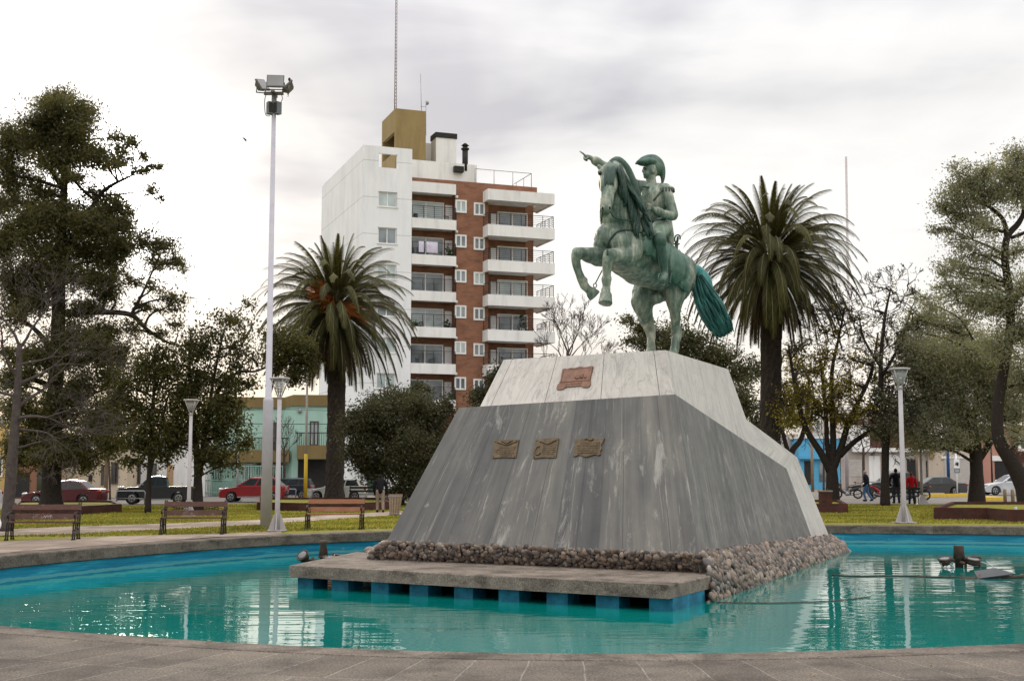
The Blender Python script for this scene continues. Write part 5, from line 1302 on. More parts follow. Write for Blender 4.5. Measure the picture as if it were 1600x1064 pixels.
Y1 = YG(797)
tree('pine_tree', 'huge dark pine with a flared trunk at the left, the low sun behind it', (80, 797), Y1,
     [[(80, 799, 19), (80, 770, 15.5), (82, 700, 13), (86, 620, 12), (90, 540, 11.5), (92, 470, 10), (95, 400, 8), (98, 330, 7), (101, 270, 5), (98, 200, 3)],
      [(92, 490, 7), (130, 488, 5), (165, 488, 4.5), (205, 492, 4), (230, 515, 3), (262, 535, 2), (290, 542, 1)], [(95, 400, 6), (130, 350, 4.5), (160, 300, 3.5), (205, 275, 1.5)], [(101, 300, 5), (70, 250, 3), (45, 220, 2)],
      [(205, 492, 3), (222, 460, 2), (240, 420, 1.2), (250, 400, .8)], [(90, 560, 6), (60, 520, 4), (35, 500, 2)], [(92, 480, 6), (70, 430, 4), (55, 400, 3)]],
     [(95, 152, 24, 14), (70, 160, 20, 14), (95, 172, 38, 24), (128, 178, 24, 20), (60, 190, 30, 18), (24, 225, 24, 30), (55, 225, 36, 28), (110, 210, 42, 24), (140, 235, 40, 26), (80, 250, 42, 24), (180, 215, 14, 12, .7), (205, 222, 18, 13, .8), (222, 240, 12, 10, .6), (190, 245, 22, 14, .7), (225, 265, 18, 9, .7), (247, 262, 9, 6, .7), (238, 296, 12, 14, .6), (252, 310, 8, 6, .5), (180, 262, 20, 10, .5), (25, 275, 30, 22), (120, 275, 28, 16, .7), (140, 300, 24, 12, .5), (15, 315, 30, 25), (60, 300, 34, 22, .8), (55, 335, 40, 28), (100, 345, 40, 26), (150, 335, 36, 26), (185, 328, 24, 22), (195, 355, 18, 22), (165, 365, 34, 26), (120, 385, 42, 30), (70, 390, 44, 30), (25, 375, 30, 34), (165, 405, 36, 26), (190, 385, 16, 24), (110, 425, 42, 26), (50, 435, 40, 30), (15, 440, 26, 36), (155, 435, 34, 24), (175, 460, 26, 18, .8),
      (228, 380, 28, 20, .55), (255, 388, 26, 18, .55), (275, 405, 16, 16, .5), (248, 415, 28, 14, .5), (205, 440, 20, 12, .5), (240, 448, 16, 12, .4), (262, 480, 24, 22, .45), (232, 478, 24, 14, .4), (275, 505, 14, 14, .4), (205, 515, 22, 20, .4), (250, 520, 18, 12, .35),
      (140, 480, 40, 18), (160, 520, 30, 22, .8), (110, 520, 36, 30, .8), (180, 555, 24, 24, .9), (150, 560, 30, 22, .8), (22, 500, 28, 30, .7), (35, 560, 34, 20, .6), (40, 590, 36, 18, .8), (130, 600, 30, 30), (105, 640, 50, 32), (60, 660, 44, 32), (25, 640, 30, 26), (140, 660, 36, 32), (100, 700, 54, 28), (50, 710, 40, 26), (130, 715, 32, 22), (25, 705, 22, 26), (60, 475, 40, 28), (155, 530, 34, 26), (60, 555, 36, 22), (105, 560, 30, 26), (185, 600, 26, 26), (170, 640, 28, 24), (165, 690, 26, 26), (20, 600, 26, 22, .7), (10, 250, 16, 30), (8, 380, 18, 34), (75, 345, 40, 26), (130, 350, 34, 26), (95, 215, 40, 24)],
     L_PINE, BARK, leafsize=.17, aspect=.34, density=1.1, swell=1.25, seed=3, depthk=.75, twigs=9, twigr=.022)

Y2 = YG(801)
tree('leafy_tree', 'slim trunked leafy tree left of the left lamp post', (231, 797), Y2, [[(231, 797, 4.5), (233, 740, 3.6), (236, 690, 3.2), (240, 620, 2.6), (242, 560, 1.8)], [(234, 740, 2.5), (246, 690, 2.2), (262, 620, 1.8)]],
     [(240, 560, 34, 26, .8), (215, 590, 32, 26, .8), (205, 630, 32, 30), (250, 600, 36, 30), (235, 650, 44, 30), (190, 660, 24, 26, .8), (225, 690, 40, 28), (250, 710, 24, 26, .8), (210, 720, 22, 16, .6), (262, 560, 24, 28, .5), (270, 670, 24, 30), (192, 600, 18, 22, .6)],
     L_MID, BARK, leafsize=.15, aspect=.5, density=.68, seed=9, twigs=9, twigr=.018)
tree('leafy_tree', 'twin trunked leafy tree right of the left lamp post', (309, 797), Y2 + .6, [[(309, 797, 8), (309, 740, 6), (306, 690, 5), (300, 630, 4), (296, 570, 2.4), (298, 520, 1.4)], [(311, 745, 5), (319, 690, 4.5), (325, 650, 4), (345, 605, 3), (372, 582, 2.4), (400, 580, 1.6), (430, 568, 1.2)], [(322, 660, 3), (340, 560, 2), (352, 510, 1.2)]],
     [(352, 500, 38, 18, .5), (388, 475, 16, 10, .45), (340, 520, 40, 24, .6), (300, 540, 30, 22, .55), (380, 530, 26, 28, .55), (285, 570, 30, 26, .7), (330, 560, 40, 28, .8), (370, 565, 26, 22, .6), (310, 600, 40, 30), (290, 630, 32, 34), (350, 600, 30, 26, .8), (395, 560, 16, 22, .5), (390, 605, 22, 18, .6), (340, 640, 34, 32), (305, 670, 34, 36), (275, 690, 22, 32), (350, 680, 30, 26), (372, 660, 22, 20, .9), (385, 690, 18, 18, .8), (345, 712, 30, 20, .8), (370, 722, 14, 16, .5), (320, 715, 22, 22, .8), (360, 640, 26, 22, .8)],
     L_MID, BARK, leafsize=.15, aspect=.5, density=.62, seed=12, twigs=9, twigr=.018)
tree('leafy_tree', 'olive green tree crown reaching in front of the left palm', (415, 760), YG(789), [[(415, 789, 2.6), (416, 700, 2.4), (418, 640, 2.2), (430, 590, 2), (452, 560, 1.4)]],
     [(455, 540, 30, 22), (440, 565, 26, 22), (470, 565, 24, 22), (460, 590, 22, 16, .9), (432, 535, 18, 20, .8), (482, 548, 14, 16, .8), (418, 560, 14, 16, .6)], L_MID, BARK, leafsize=.16, density=1.0, seed=21, twigs=9)

# bare trees
def bare_tree(label, base_px, Y, trunk, starts, bark, seed, depth=5, twig=.006, up=.12, spread=.55, group=None, name='bare_tree'):
    rn = random.Random(seed); s = Y / FOC; root = thing(name, P(*base_px, Y), label, 'tree', group); root.location.z = 0; mb = MB()
    pts = [P(a, b, Y) for a, b, r in trunk]; pts[0].z = -.05; mb.tube(pts, [r * s for _, _, r in trunk], 10, 4); mb.build('trunk', bark, root)
    mb = MB()
    for (px, py, dx, dz, ln, r) in starts:
        p = P(px, py, Y); grow(mb, p, V((dx, rn.uniform(-.6, .6), dz)).normalized(), ln * s, r * s, depth, rn, spread, up, twig)
    mb.build('branches', bark, root); return root
Y4 = YG(829)
bare_tree('bare purplish tree at the left edge with a tangle of drooping twigs', (10, 832), Y4, [(9, 832, 11), (14, 780, 9), (19, 720, 8.5), (24, 660, 7), (28, 600, 5.5), (30, 540, 4)],
          [(24, 655, .9, .25, 58, 3.2), (25, 640, .7, .8, 60, 3.2), (28, 600, .8, .5, 62, 3), (28, 590, -.6, .8, 60, 3), (30, 545, .5, .9, 55, 2.6), (30, 540, -.2, 1, 52, 2.6), (26, 620, -.8, .4, 50, 2.6), (20, 690, -.7, .6, 44, 2.2), (22, 670, 1.0, -.1, 60, 2.4), (29, 570, 1.0, .3, 58, 2.4), (20, 700, .9, .1, 52, 2.0), (30, 550, .9, .7, 50, 2.2)], BARKG, 17, 5, .0048, .02, .62)
bare_tree('thin bare sapling beside the tan utility pole', (171, 778), 78, [(172, 780, 1.8), (171, 740, 1.6), (169, 700, 1.3), (170, 660, 1)], [(170, 690, .6, .8, 22, .9), (170, 670, -.5, .9, 24, .9), (170, 660, .2, 1, 24, .9), (170, 705, -.7, .6, 20, .7)], BARKW, 5, 4, .008)
gB = 'young bare street trees'
bare_tree('young bare street tree in front of the mint house', (444, 768), 84, [(445, 772, 2.4), (444, 730, 2), (444, 700, 1.7)], [(444, 715, .6, .8, 17, 1), (444, 705, -.5, .9, 18, 1), (444, 700, .1, 1, 19, 1), (444, 700, .8, .5, 16, .9), (444, 712, -.8, .5, 16, .8), (444, 700, -.2, 1, 17, .9)], BARKW, 8, 4, .009, .12, .5, gB)
bare_tree('young bare street tree in front of the white shutter on the right', (1349, 756), 104, [(1350, 764, 2.4), (1349, 720, 2.2), (1349, 700, 1.8)], [(1349, 712, .6, .8, 15, 1), (1349, 703, -.5, .9, 16, 1), (1349, 700, .1, 1, 18, 1), (1349, 700, .8, .5, 14, .9), (1349, 710, -.8, .5, 15, .8)], BARKW, 28, 4, .01, .12, .5, gB)
bare_tree('young bare street tree in front of the blue shop', (1290, 756), 106, [(1287, 764, 1.8), (1287, 720, 1.6), (1287, 690, 1.3)], [(1287, 705, .6, .8, 14, .9), (1287, 695, -.5, .9, 15, .9), (1287, 690, .1, 1, 16, .8)], BARKW, 33, 4, .01, .12, .5, gB)
bare_tree('bare spreading tree between the brick front and the rearing horse', (889, 760), 84, [(890, 775, 4), (889, 700, 3.6), (888, 600, 3), (887, 550, 2.4)],
          [(888, 590, .7, .7, 30, 1.6), (888, 575, -.7, .7, 30, 1.6), (887, 555, .3, 1, 30, 1.6), (887, 550, -.3, 1, 30, 1.6), (889, 600, .9, .45, 30, 1.4), (888, 600, -.9, .4, 30, 1.4), (888, 560, .6, .8, 28, 1.3), (888, 565, -.15, 1, 32, 1.4), (889, 560, .9, .6, 28, 1.2)], BARKW, 41, 5, .009, .1, .5)

Y6 = YG(789)
tree('round_shrub', 'dense round dark evergreen shrub tree left of the pedestal', (630, 786), Y6, [[(628, 787, 4), (627, 760, 3.4), (625, 710, 2.6)], [(630, 775, 2.4), (650, 740, 2), (660, 700, 1.6)], [(626, 770, 2.4), (600, 730, 1.8), (580, 690, 1.4)]],
     [(620, 640, 40, 24), (585, 650, 34, 24), (650, 640, 34, 22), (565, 680, 28, 30), (600, 690, 40, 32), (640, 690, 40, 34), (672, 665, 24, 28), (680, 700, 20, 30), (590, 730, 34, 24), (630, 740, 40, 26), (665, 735, 26, 26), (640, 620, 26, 16, .8), (655, 605, 14, 10, .7), (548, 665, 14, 18, .7), (605, 625, 28, 14, .8), (560, 715, 20, 22, .8), (690, 640, 16, 18), (655, 765, 22, 16), (620, 765, 26, 10, .7)],
     L_DARK, BARK, leafsize=.15, aspect=.45, density=1.25, seed=31, twigs=9, tintrange=(.6, 1.7))
tree('small_conifer', 'small dark evergreen peeping over the left shoulder of the marble block', (752, 760), 84, [[(752, 772, 3), (752, 700, 2.5), (756, 620, 2)]], [(745, 618, 16, 12), (770, 600, 16, 22), (785, 582, 12, 16), (760, 640, 26, 18), (790, 620, 20, 24)], L_DARK, BARK, leafsize=.17, density=1.1, seed=37)
tree('evergreen_tree', 'broad evergreen tree behind the horse and the marble block', (1085, 760), 88, [[(1085, 774, 6), (1085, 700, 5), (1082, 620, 4), (1075, 560, 2.5)], [(1085, 660, 4), (1130, 600, 2.5), (1160, 560, 1.5)]],
     [(985, 502, 20, 10, .6), (1002, 515, 24, 12, .7), (1040, 520, 34, 24, .8), (1010, 540, 30, 18, .7), (985, 535, 16, 9, .5), (1075, 530, 32, 24, .9), (1060, 555, 36, 22), (1100, 555, 36, 24), (1130, 560, 28, 22, .9), (1010, 560, 22, 10, .5), (1150, 590, 30, 26, .8), (1100, 590, 40, 26), (1165, 630, 26, 30, .8), (1175, 575, 18, 18, .6), (1185, 660, 24, 26, .8), (1130, 620, 36, 30)], L_GRN, BARK, leafsize=.2, aspect=.5, density=.9, seed=43, twigs=9)

# right-hand trees
Y10 = YG(789)
tree('forked_tree', 'wide forked tree with sparse yellowish leaves right of the pedestal', (1301, 785), Y10, [[(1301, 787, 10), (1300, 740, 9), (1297, 727, 8)], [(1297, 735, 7), (1283, 708, 5.5), (1262, 675, 4.5), (1250, 640, 4), (1240, 590, 2.8), (1232, 540, 1.4)], [(1299, 730, 6), (1302, 690, 5), (1300, 640, 4.2), (1300, 580, 3.2), (1310, 530, 2), (1320, 480, 1.2)], [(1300, 735, 7), (1314, 700, 5.5), (1326, 660, 4.5), (1345, 620, 3.4), (1362, 580, 2.6), (1372, 520, 1.4)], [(1312, 712, 5), (1335, 690, 4), (1362, 672, 3)], [(1298, 728, 5), (1292, 690, 4), (1290, 640, 3), (1282, 560, 2)]],
     [(1250, 610, 26, 22, .35), (1300, 610, 26, 24, .4), (1280, 640, 32, 22, .55), (1330, 600, 28, 22, .38), (1310, 650, 30, 22, .55), (1350, 640, 28, 20, .45), (1240, 655, 26, 18, .5), (1265, 580, 26, 20, .3), (1290, 560, 28, 20, .25), (1335, 560, 26, 22, .25), (1365, 590, 24, 20, .3), (1225, 625, 20, 22, .45), (1320, 520, 26, 20, .12), (1290, 520, 26, 20, .12), (1250, 540, 22, 22, .15), (1345, 500, 24, 22, .08), (1375, 540, 20, 24, .12), (1315, 480, 20, 16, .05), (1270, 490, 18, 18, .06)],
     L_YEL, BARK, leafsize=.16, density=.8, seed=51, twigs=11, twigr=.024, bare=3)
tree('street_tree', 'slender dark trunk with an olive leaf tuft and bare top beside the right lamp post', (1383, 789), YG(790), [[(1383, 791, 7), (1383, 740, 6), (1384, 690, 6), (1388, 660, 5), (1378, 620, 4), (1376, 570, 3.4), (1382, 500, 2.4), (1392, 450, 1.2)], [(1377, 590, 3), (1405, 540, 2), (1425, 480, 1.2)], [(1377, 575, 2.6), (1350, 530, 1.6), (1342, 490, 1)]],
     [(1385, 650, 26, 22), (1375, 675, 22, 18), (1400, 670, 22, 22), (1392, 630, 22, 16, .8), (1375, 610, 20, 14, .35), (1395, 580, 22, 16, .18), (1365, 560, 22, 18, .1), (1400, 520, 26, 24, .08), (1375, 490, 26, 24, .04), (1405, 470, 24, 20, .04), (1345, 510, 20, 20, .05), (1425, 450, 22, 24, .03), (1385, 450, 20, 18, .03)],
     L_OLIVE, BARK, leafsize=.15, density=.9, seed=53, twigs=10, twigr=.022, bare=3)
tree('forked_tree', 'leaning trunks half hidden by the right shoulder of the pedestal', (1232, 760), 86, [[(1228, 778, 5), (1236, 710, 5), (1252, 685, 4), (1262, 640, 3), (1264, 590, 2)], [(1234, 715, 4), (1222, 670, 3), (1215, 610, 2), (1222, 560, 1.4)], [(1225, 740, 4), (1205, 690, 3), (1196, 640, 2)]],
     [(1225, 600, 22, 22, .5), (1250, 570, 22, 22, .35), (1215, 640, 22, 22, .7), (1255, 620, 24, 22, .5), (1240, 660, 22, 18, .6), (1230, 550, 20, 18, .2), (1260, 660, 18, 14, .5)], L_YEL, BARK, leafsize=.18, density=.8, seed=57, twigs=9, twigr=.022, bare=1)
Y13 = YG(790)
tree('olive_tree', 'grey green olive like tree with a straight dark trunk on the right', (1526, 788), Y13, [[(1526, 790, 12), (1526, 740, 10), (1524, 700, 9.5), (1522, 680, 9), (1512, 650, 6), (1500, 610, 4)], [(1524, 705, 6), (1510, 680, 5), (1490, 655, 4), (1465, 630, 2.5)], [(1528, 720, 6), (1545, 695, 5), (1560, 670, 3.6), (1575, 640, 2.4)], [(1520, 660, 5), (1528, 600, 4), (1520, 530, 2.4)]],
     [(1440, 520, 26, 24, .5), (1470, 505, 30, 22, .8), (1430, 560, 28, 26, .7), (1465, 550, 38, 30), (1510, 540, 40, 28), (1435, 600, 30, 28, .9), (1480, 600, 42, 32), (1530, 590, 42, 32), (1570, 600, 34, 34), (1450, 645, 32, 26), (1500, 645, 40, 26), (1545, 640, 36, 26), (1425, 650, 24, 26, .8), (1430, 680, 22, 16, .6), (1470, 680, 30, 16, .7), (1510, 675, 26, 14, .6), (1580, 655, 26, 20, .8), (1425, 500, 18, 18, .25), (1455, 475, 24, 18, .5), (1410, 540, 14, 24, .4), (1410, 630, 14, 24, .6), (1495, 690, 20, 10, .6), (1440, 690, 26, 14, .8), (1475, 700, 24, 10, .6), (1550, 685, 24, 14, .6), (1415, 580, 16, 24, .6), (1500, 570, 40, 26), (1545, 550, 30, 26)],
     L_OLIVE, BARK, leafsize=.14, aspect=.36, density=.85, swell=1.5, seed=61, twigs=9, twigr=.018, tintrange=(.6, 1.5))
tree('olive_tree', 'tall crooked olive like tree leaning in from the right edge', (1600, 800), YG(798), [[(1612, 800, 17), (1600, 760, 14), (1580, 720, 12), (1562, 690, 10), (1558, 650, 9), (1566, 590, 8), (1578, 520, 7), (1578, 460, 6.5), (1570, 405, 6), (1574, 370, 5.4), (1592, 348, 4.5), (1606, 320, 3)], [(1574, 378, 4.5), (1568, 345, 3.6), (1548, 325, 2.8), (1525, 312, 1.8), (1505, 285, 1)], [(1572, 400, 3), (1545, 385, 2), (1520, 375, 1.4)], [(1580, 372, 3), (1610, 360, 2.4)], [(1600, 340, 3), (1596, 300, 2.4), (1588, 262, 1.2)], [(1578, 480, 4), (1610, 440, 3), (1640, 400, 2)]],
     [(1590, 248, 22, 16, .8), (1585, 275, 30, 20), (1610, 260, 26, 26), (1545, 268, 24, 16, .7), (1520, 280, 24, 16, .7), (1498, 270, 18, 14, .5), (1490, 305, 22, 16, .75), (1520, 310, 28, 20, .9), (1555, 300, 28, 20, .9), (1590, 305, 28, 20, .9), (1475, 325, 18, 12, .7), (1495, 335, 22, 16, .8), (1525, 340, 26, 14, .7), (1480, 358, 22, 10, .4), (1500, 375, 22, 14, .4), (1460, 362, 10, 6, .3), (1545, 355, 24, 16, .5), (1520, 395, 24, 18, .5), (1550, 400, 22, 18, .4), (1600, 390, 24, 20, .4), (1535, 435, 28, 20, .7), (1500, 425, 22, 18, .5), (1480, 420, 18, 14, .35), (1560, 470, 30, 26, .9), (1520, 475, 34, 22, .9), (1600, 460, 30, 30, .7), (1490, 455, 24, 18, .7), (1595, 520, 30, 30, .8), (1470, 430, 12, 12, .3), (1600, 600, 24, 40, .7), (1600, 690, 20, 20, .5), (1565, 540, 26, 24, .7)],
     L_OLIVE, BARK, leafsize=.135, aspect=.38, density=.78, swell=1.5, seed=67, twigs=10, twigr=.016, tintrange=(.6, 1.55))

# twigs of a tree outside the picture reaching in at the upper left
# ---------------------------------------------------------------- date palms
PALML = leaf_mat('palm_leaflet', (.062, .064, .020), .25); PALMD = leaf_mat('dead_palm_leaflet', (.085, .055, .034), .2); PALMT = mat('palm_trunk', (.030, .022, .017), .95, var=.45, vs=7, bump=.9, bs=9); DATEM = mat('date_stalk', (.34, .105, .018), .7)
def frond(rn, c, az, el, ln, droop, nl=84):
    d = V((math.cos(az) * math.cos(el), math.sin(az) * math.cos(el), math.sin(el))); side = V((-math.sin(az), math.cos(az), 0)); p = c + d * .25; n = 15; pts = [p]; dirs = [d]
    for k in range(n):
        d = (d + V((0, 0, -droop * (.05 + 1.95 * (k / n)) / n))).normalized(); p = p + d * ln / n; pts.append(p); dirs.append(d)
    twist = rn.uniform(-.5, .5); Q = []
    for k in range(nl):
        t = .14 + .86 * k / (nl - 1); f = t * n; i = min(int(f), n - 1); q = pts[i].lerp(pts[i + 1], f - i); d = dirs[i]; nn = side.cross(d).normalized()
        L_ = .46 * ln / 4.4 * (math.sin(math.pi * min(1, t * .82 + .17)) ** .7) * rn.uniform(.85, 1.1) + .1
        for sgn in (-1, 1):
            e = (d * .95 + side * sgn * .55 + nn * (.30 + twist * sgn * .5) + V((0, 0, -.12))).normalized(); w_ = d * .034 + nn * .022
            tip = q + e * L_ + V((0, 0, -.28 * L_)); Q.append((q - w_, q + w_, tip + w_ * .15, tip - w_ * .15))
    return pts, Q
def palm(name, label, base, ctr_px, Y, rad_px, trunk_r, seed, dates=0, ndead=34, nlive=165):
    rn = random.Random(seed); s = Y / FOC; root = thing(name, P(*base, Y), label, 'palm', 'date palms'); root.location.z = 0
    c = P(*ctr_px, Y); b = P(*base, Y); b.z = -.05; mb = MB(); n = 34; seg = 22; vs = []
    for k in range(n + 1):
        t = k / n; q = b.lerp(c, t); q.x += .10 * math.sin(t * 2.6); r = trunk_r * s * (1.32 - 1.1 * min(t, .07) / .07 * .24 + (.42 * max(0, t - .82) / .18 if t > .82 else 0))
        for j in range(seg):
            a = 2 * math.pi * (j + .5 * (k % 2)) / seg; rr_ = r * (1 + .075 * ((j + k) % 2) + rn.uniform(-.04, .06)); vs.append(q + V((math.cos(a) * rr_, math.sin(a) * rr_, (.05 if (j + k) % 2 else 0))))
    mb.add(vs, [(k * seg + j, k * seg + (j + 1) % seg, (k + 1) * seg + (j + 1) % seg, (k + 1) * seg + j) for k in range(n) for j in range(seg)]); mb.build('trunk', PALMT, root)
    ln = rad_px * s; stems = MB(); Qs = []; cols = []; Qd = []; cd = []
    for k in range(nlive):
        t = (k + .5) / nlive; az = k * 2.39996 + rn.uniform(-.2, .2); el = R(84) - t ** .85 * R(120) + rn.uniform(-.09, .09)
        dr = 1.15 + .8 * max(0, math.cos(el)) + rn.uniform(-.25, .35)
        pts, Q = frond(rn, c + V((math.cos(az) * .2, math.sin(az) * .2, .25 - .7 * t)), az, el, ln * rn.uniform(.95, 1.1) * (min(1.0, .74 + 1.1 * t) + .10 * t), dr); stems.tube(pts, [.05 - .0028 * i for i in range(len(pts))], 4, cap=False); Qs += Q
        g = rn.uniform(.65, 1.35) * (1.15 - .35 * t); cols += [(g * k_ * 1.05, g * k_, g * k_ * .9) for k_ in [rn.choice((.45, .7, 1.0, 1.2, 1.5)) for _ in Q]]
    for k in range(ndead):
        az = k * 2.39996 + .5; pts, Q = frond(rn, c + V((math.cos(az) * .3, math.sin(az) * .3, -.6)), az, R(-38) - rn.uniform(0, .5), ln * rn.uniform(.62, .92), rn.uniform(1.2, 2.0)); stems.tube(pts, [.045 - .0025 * i for i in range(len(pts))], 4, cap=False); Qd += Q; g = rn.uniform(.6, 1.4); cd += [(g * k_, g * k_, g * k_) for k_ in [rn.uniform(.45, 1.5) for _ in Q]]
    stems.build('frond_stems', mat('frond_stem', (.13, .11, .05), .7), root)
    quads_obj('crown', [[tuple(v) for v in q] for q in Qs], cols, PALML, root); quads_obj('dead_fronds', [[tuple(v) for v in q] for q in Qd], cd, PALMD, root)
    if dates:
        mb = MB()
        for k in range(dates):
            az = -1.9 + rn.uniform(-1.0, .9) - (.6 if k % 2 else 0); p = c + V((math.cos(az) * .4, math.sin(az) * .4, .25 + rn.uniform(-.3, .2)))
            tx, ty = ((494, 452), (506, 478), (556, 490), (488, 462), (512, 470), (500, 446), (572, 496))[k % 7]
            for i in range(40):
                q = P(tx + rn.gauss(0, 7), ty + rn.gauss(0, 6), Y - 2.1 + rn.gauss(0, .25)); mb.tube([p, p.lerp(q, .55) + V((0, 0, .22)), q], [.016, .016, .024], 4)
        mb.build('date_stalks', DATEM, root)
    return root
Yp1 = YG(783)
palm('palm_tree', 'date palm with orange date stalks in front of the white tower', (522, 783), (524, 480), Yp1, 124, 12.5, 3, dates=7)
palm('palm_tree', 'larger dark palm on the right behind the horse tail', (1200, 776), (1203, 402), 68, 140, 14.5, 8, nlive=180, ndead=44)
# ---------------------------------------------------------------- benches
def m_wood(name, c1, c2):
    t = NT(name); t.set(.6, 0, .35); n = t.noise(t.coord((1.2, 14, 14)), 2.2, 7, .65, .5); p = t.noise(t.coord((3, 3, 3)), 2.5, 7, .7)
    c = t.ramp(n, [(.3, c1), (.7, c2)]); t.base(t.mix(t.ramp(p, [(.58, (0, 0, 0)), (.66, (.6, .6, .6))]), c, (.24, .19, .16))); return t.m
WOODR = m_wood('red_worn_wood', (.055, .022, .017), (.115, .05, .036)); WOODO = m_wood('orange_wood', (.21, .085, .038), (.31, .14, .068)); IRON = mat('cast_iron', (.022, .017, .014), .6, .4)
def bench(label, px, py, rz, wood, wd, marks=None, hs=1.0):
    o = thing('park_bench', G(px, py), label, 'bench', 'park benches round the pool', rz); h = wd / 2
    mb = MB()
    for i in range(5): mb.box((-h, -.22 + i * .085, .43), (h, -.22 + i * .085 + .07, .465))
    mb.build('seat', wood, o, False)
    mb = MB()
    Mx = Matrix.Translation((0, .23, .46)) @ Matrix.Rotation(-.2, 4, 'X')
    mb.box((-h, -.018, .05), (h, .018, .19), Mx); mb.box((-h, -.018, .29), (h, .018, .43), Mx); br_ = mb.build('backrest', wood, o, False)
    mb = MB()
    for x in (-h * .5, h * .45):
        for k in range(6):
            mb.tube([Mx @ V((x - .2 + k * .08, 0, .19)), Mx @ V((x - .16 + k * .08, 0, .24)), Mx @ V((x - .2 + k * .08, 0, .29))], .009, 5, 3)
        mb.tube([Mx @ V((x - .23, 0, .2)), Mx @ V((x + .23, 0, .28))], .009, 5); mb.tube([Mx @ V((x - .23, 0, .28)), Mx @ V((x + .23, 0, .2))], .009, 5)
    mb.build('back_ornament', IRON, br_, False)
    for sx in (-1, 1):
        x = sx * (h - .04); mb = MB()
        for xx in (x - .025, x + .025):
            mb.tube([(xx, -.30, 0), (xx, -.25, .2), (xx, -.22, .44)], .02, 6, 3); mb.tube([(xx, .24, 0), (xx, .18, .22), (xx, .22, .46)], .02, 6, 3); mb.tube([(xx, .22, .44), (xx, .27, .65), (xx, .34, .92)], .02, 6, 3)
        mb.tube([(x, -.24, .24), (x, 0, .3), (x, .19, .25)], .014, 6, 3); mb.tube([(x, -.24, .42), (x, .22, .42)], .02, 6)
        mb.tube([(x, .26, .66), (x, 0, .69), (x, -.22, .66), (x, -.27, .60), (x, -.22, .57), (x, -.2, .62)], .022, 6, 4); mb.tube([(x, -.2, .62), (x, -.17, .52), (x, -.22, .44)], .016, 6, 3)
        mb.box((x - .05, -.34, 0), (x + .05, -.26, .03)); mb.box((x - .05, .2, 0), (x + .05, .28, .03)); mb.build('side_frame', IRON, o, False)
    return o
b1 = bench('worn reddish bench nearest the left edge with pale scratches on its slats', 67, 843, .10, WOODR, 1.72)
mb = MB(); rq = random.Random(3); Mx = Matrix.Translation((0, .23, .46)) @ Matrix.Rotation(-.2, 4, 'X')
for k in range(7): mb.tube([Mx @ V((-.06 + k * .03 + rq.uniform(-.02, .02), -.0215, .07 + rq.uniform(0, .03))), Mx @ V((-.03 + k * .028, -.0215, .12 + rq.uniform(0, .04))), Mx @ V((-.02 + k * .03, -.0215, .08 + rq.uniform(0, .03)))], .004, 4)
g_ = mb.build('graffiti', SIGNW, b1, False)
bench('worn reddish bench standing right in front of the left lamp post', 302, 834, .06, WOODR, 1.74)
bench('warm orange wooden bench in front of the left palm trunk', 523, 826, -.02, WOODO, 1.72)
def small_bench(label, px, py, rz, wd, grp='dark benches facing the street'):
    o = thing('park_bench', G(px, py), label, 'bench', grp, rz); h = wd / 2
    mb = MB(); [mb.box((-h, -.2 + i * .1, .42), (h, -.2 + i * .1 + .08, .46)) for i in range(4)]; mb.build('seat', IRON, o, False)
    mb = MB(); mb.box((-h, .2, .58), (h, .23, .68)); mb.box((-h, .22, .76), (h, .25, .88)); mb.build('backrest', IRON, o, False)
    for x in (-h + .06, h - .06): mb = MB(); mb.tube([(x, -.22, 0), (x, -.2, .44), (x, .2, .44), (x, .26, .9)], .022, 5); mb.tube([(x, .24, 0), (x, .2, .44)], .022, 5); mb.build('side_frame', IRON, o, False)
    return o
small_bench('dark bench behind the palm trunk in front of the white car', 569, 785, math.pi + .05, 1.6)
small_bench('dark bench by the right lamp post with people before it', 1410, 788, math.pi, 1.65)

# ---------------------------------------------------------------- lamps and poles
GLS = NT('lamp_glass'); GLS.set(.25, 0, .5); GLS.b.inputs['Alpha'].default_value = .45; GLS.base((.55, .56, .56)); GLS = GLS.m
def lamp(hgt, label, loc, grp='lamp posts round the pool'):
    o = thing('lamp_post', loc, label, 'lamp post', grp); mb = MB()
    mb.tube([(0, 0, .02), (0, 0, .5), (0, 0, hgt * .88)], [.085, .075, .062], 14); mb.cyl((0, 0, hgt * .86), (0, 0, hgt * .885), .072, .072, 14); mb.build('pole', GREYP, o, False)
    mb = MB(); mb.box((-.26, -.26, 0), (.26, .26, .025))
    for k in range(4):
        a = k * math.pi / 2; d = V((math.cos(a), math.sin(a), 0)); s = V((-d.y, d.x, 0)) * .012
        lo = [d * .07 - s, d * .27 - s, d * .27 + s, d * .07 + s]; mb.hexa([p + V((0, 0, .025)) for p in lo], [d * .07 - s + V((0, 0, .5)), d * .09 - s + V((0, 0, .5)), d * .09 + s + V((0, 0, .5)), d * .07 + s + V((0, 0, .5))])
    mb.build('base_fins', GREYP, o, False)
    z0, z1 = hgt * .872, hgt; hd = MB()
    for k in range(4):
        a = k * math.pi / 2 + .5; d = V((math.cos(a), math.sin(a), 0)); hd.tube([d * .05 + V((0, 0, z0)), d * .27 + V((0, 0, z1 - .05))], .02, 6)
    hd.tube([(0, 0, z1 - .06), (0, 0, z1 - .045), (0, 0, z1 - .01), (0, 0, z1)], [.285, .30, .30, .26], 24); ho_ = hd.build('lamp_head', GREYP, o, False)
    mb = MB(); mb.tube([(0, 0, z0 + .12), (0, 0, z1 - .065)], [.07, .2], 18); mb.build('glass', GLS, ho_, False)
    mb = MB()
    for k in range(5): z = z0 + .16 + k * .075; mb.tube([(0, 0, z), (0, 0, z + .012)], [.10 + k * .018, .105 + k * .018], 16)
    mb.build('louvre', STEEL, ho_, False); return o
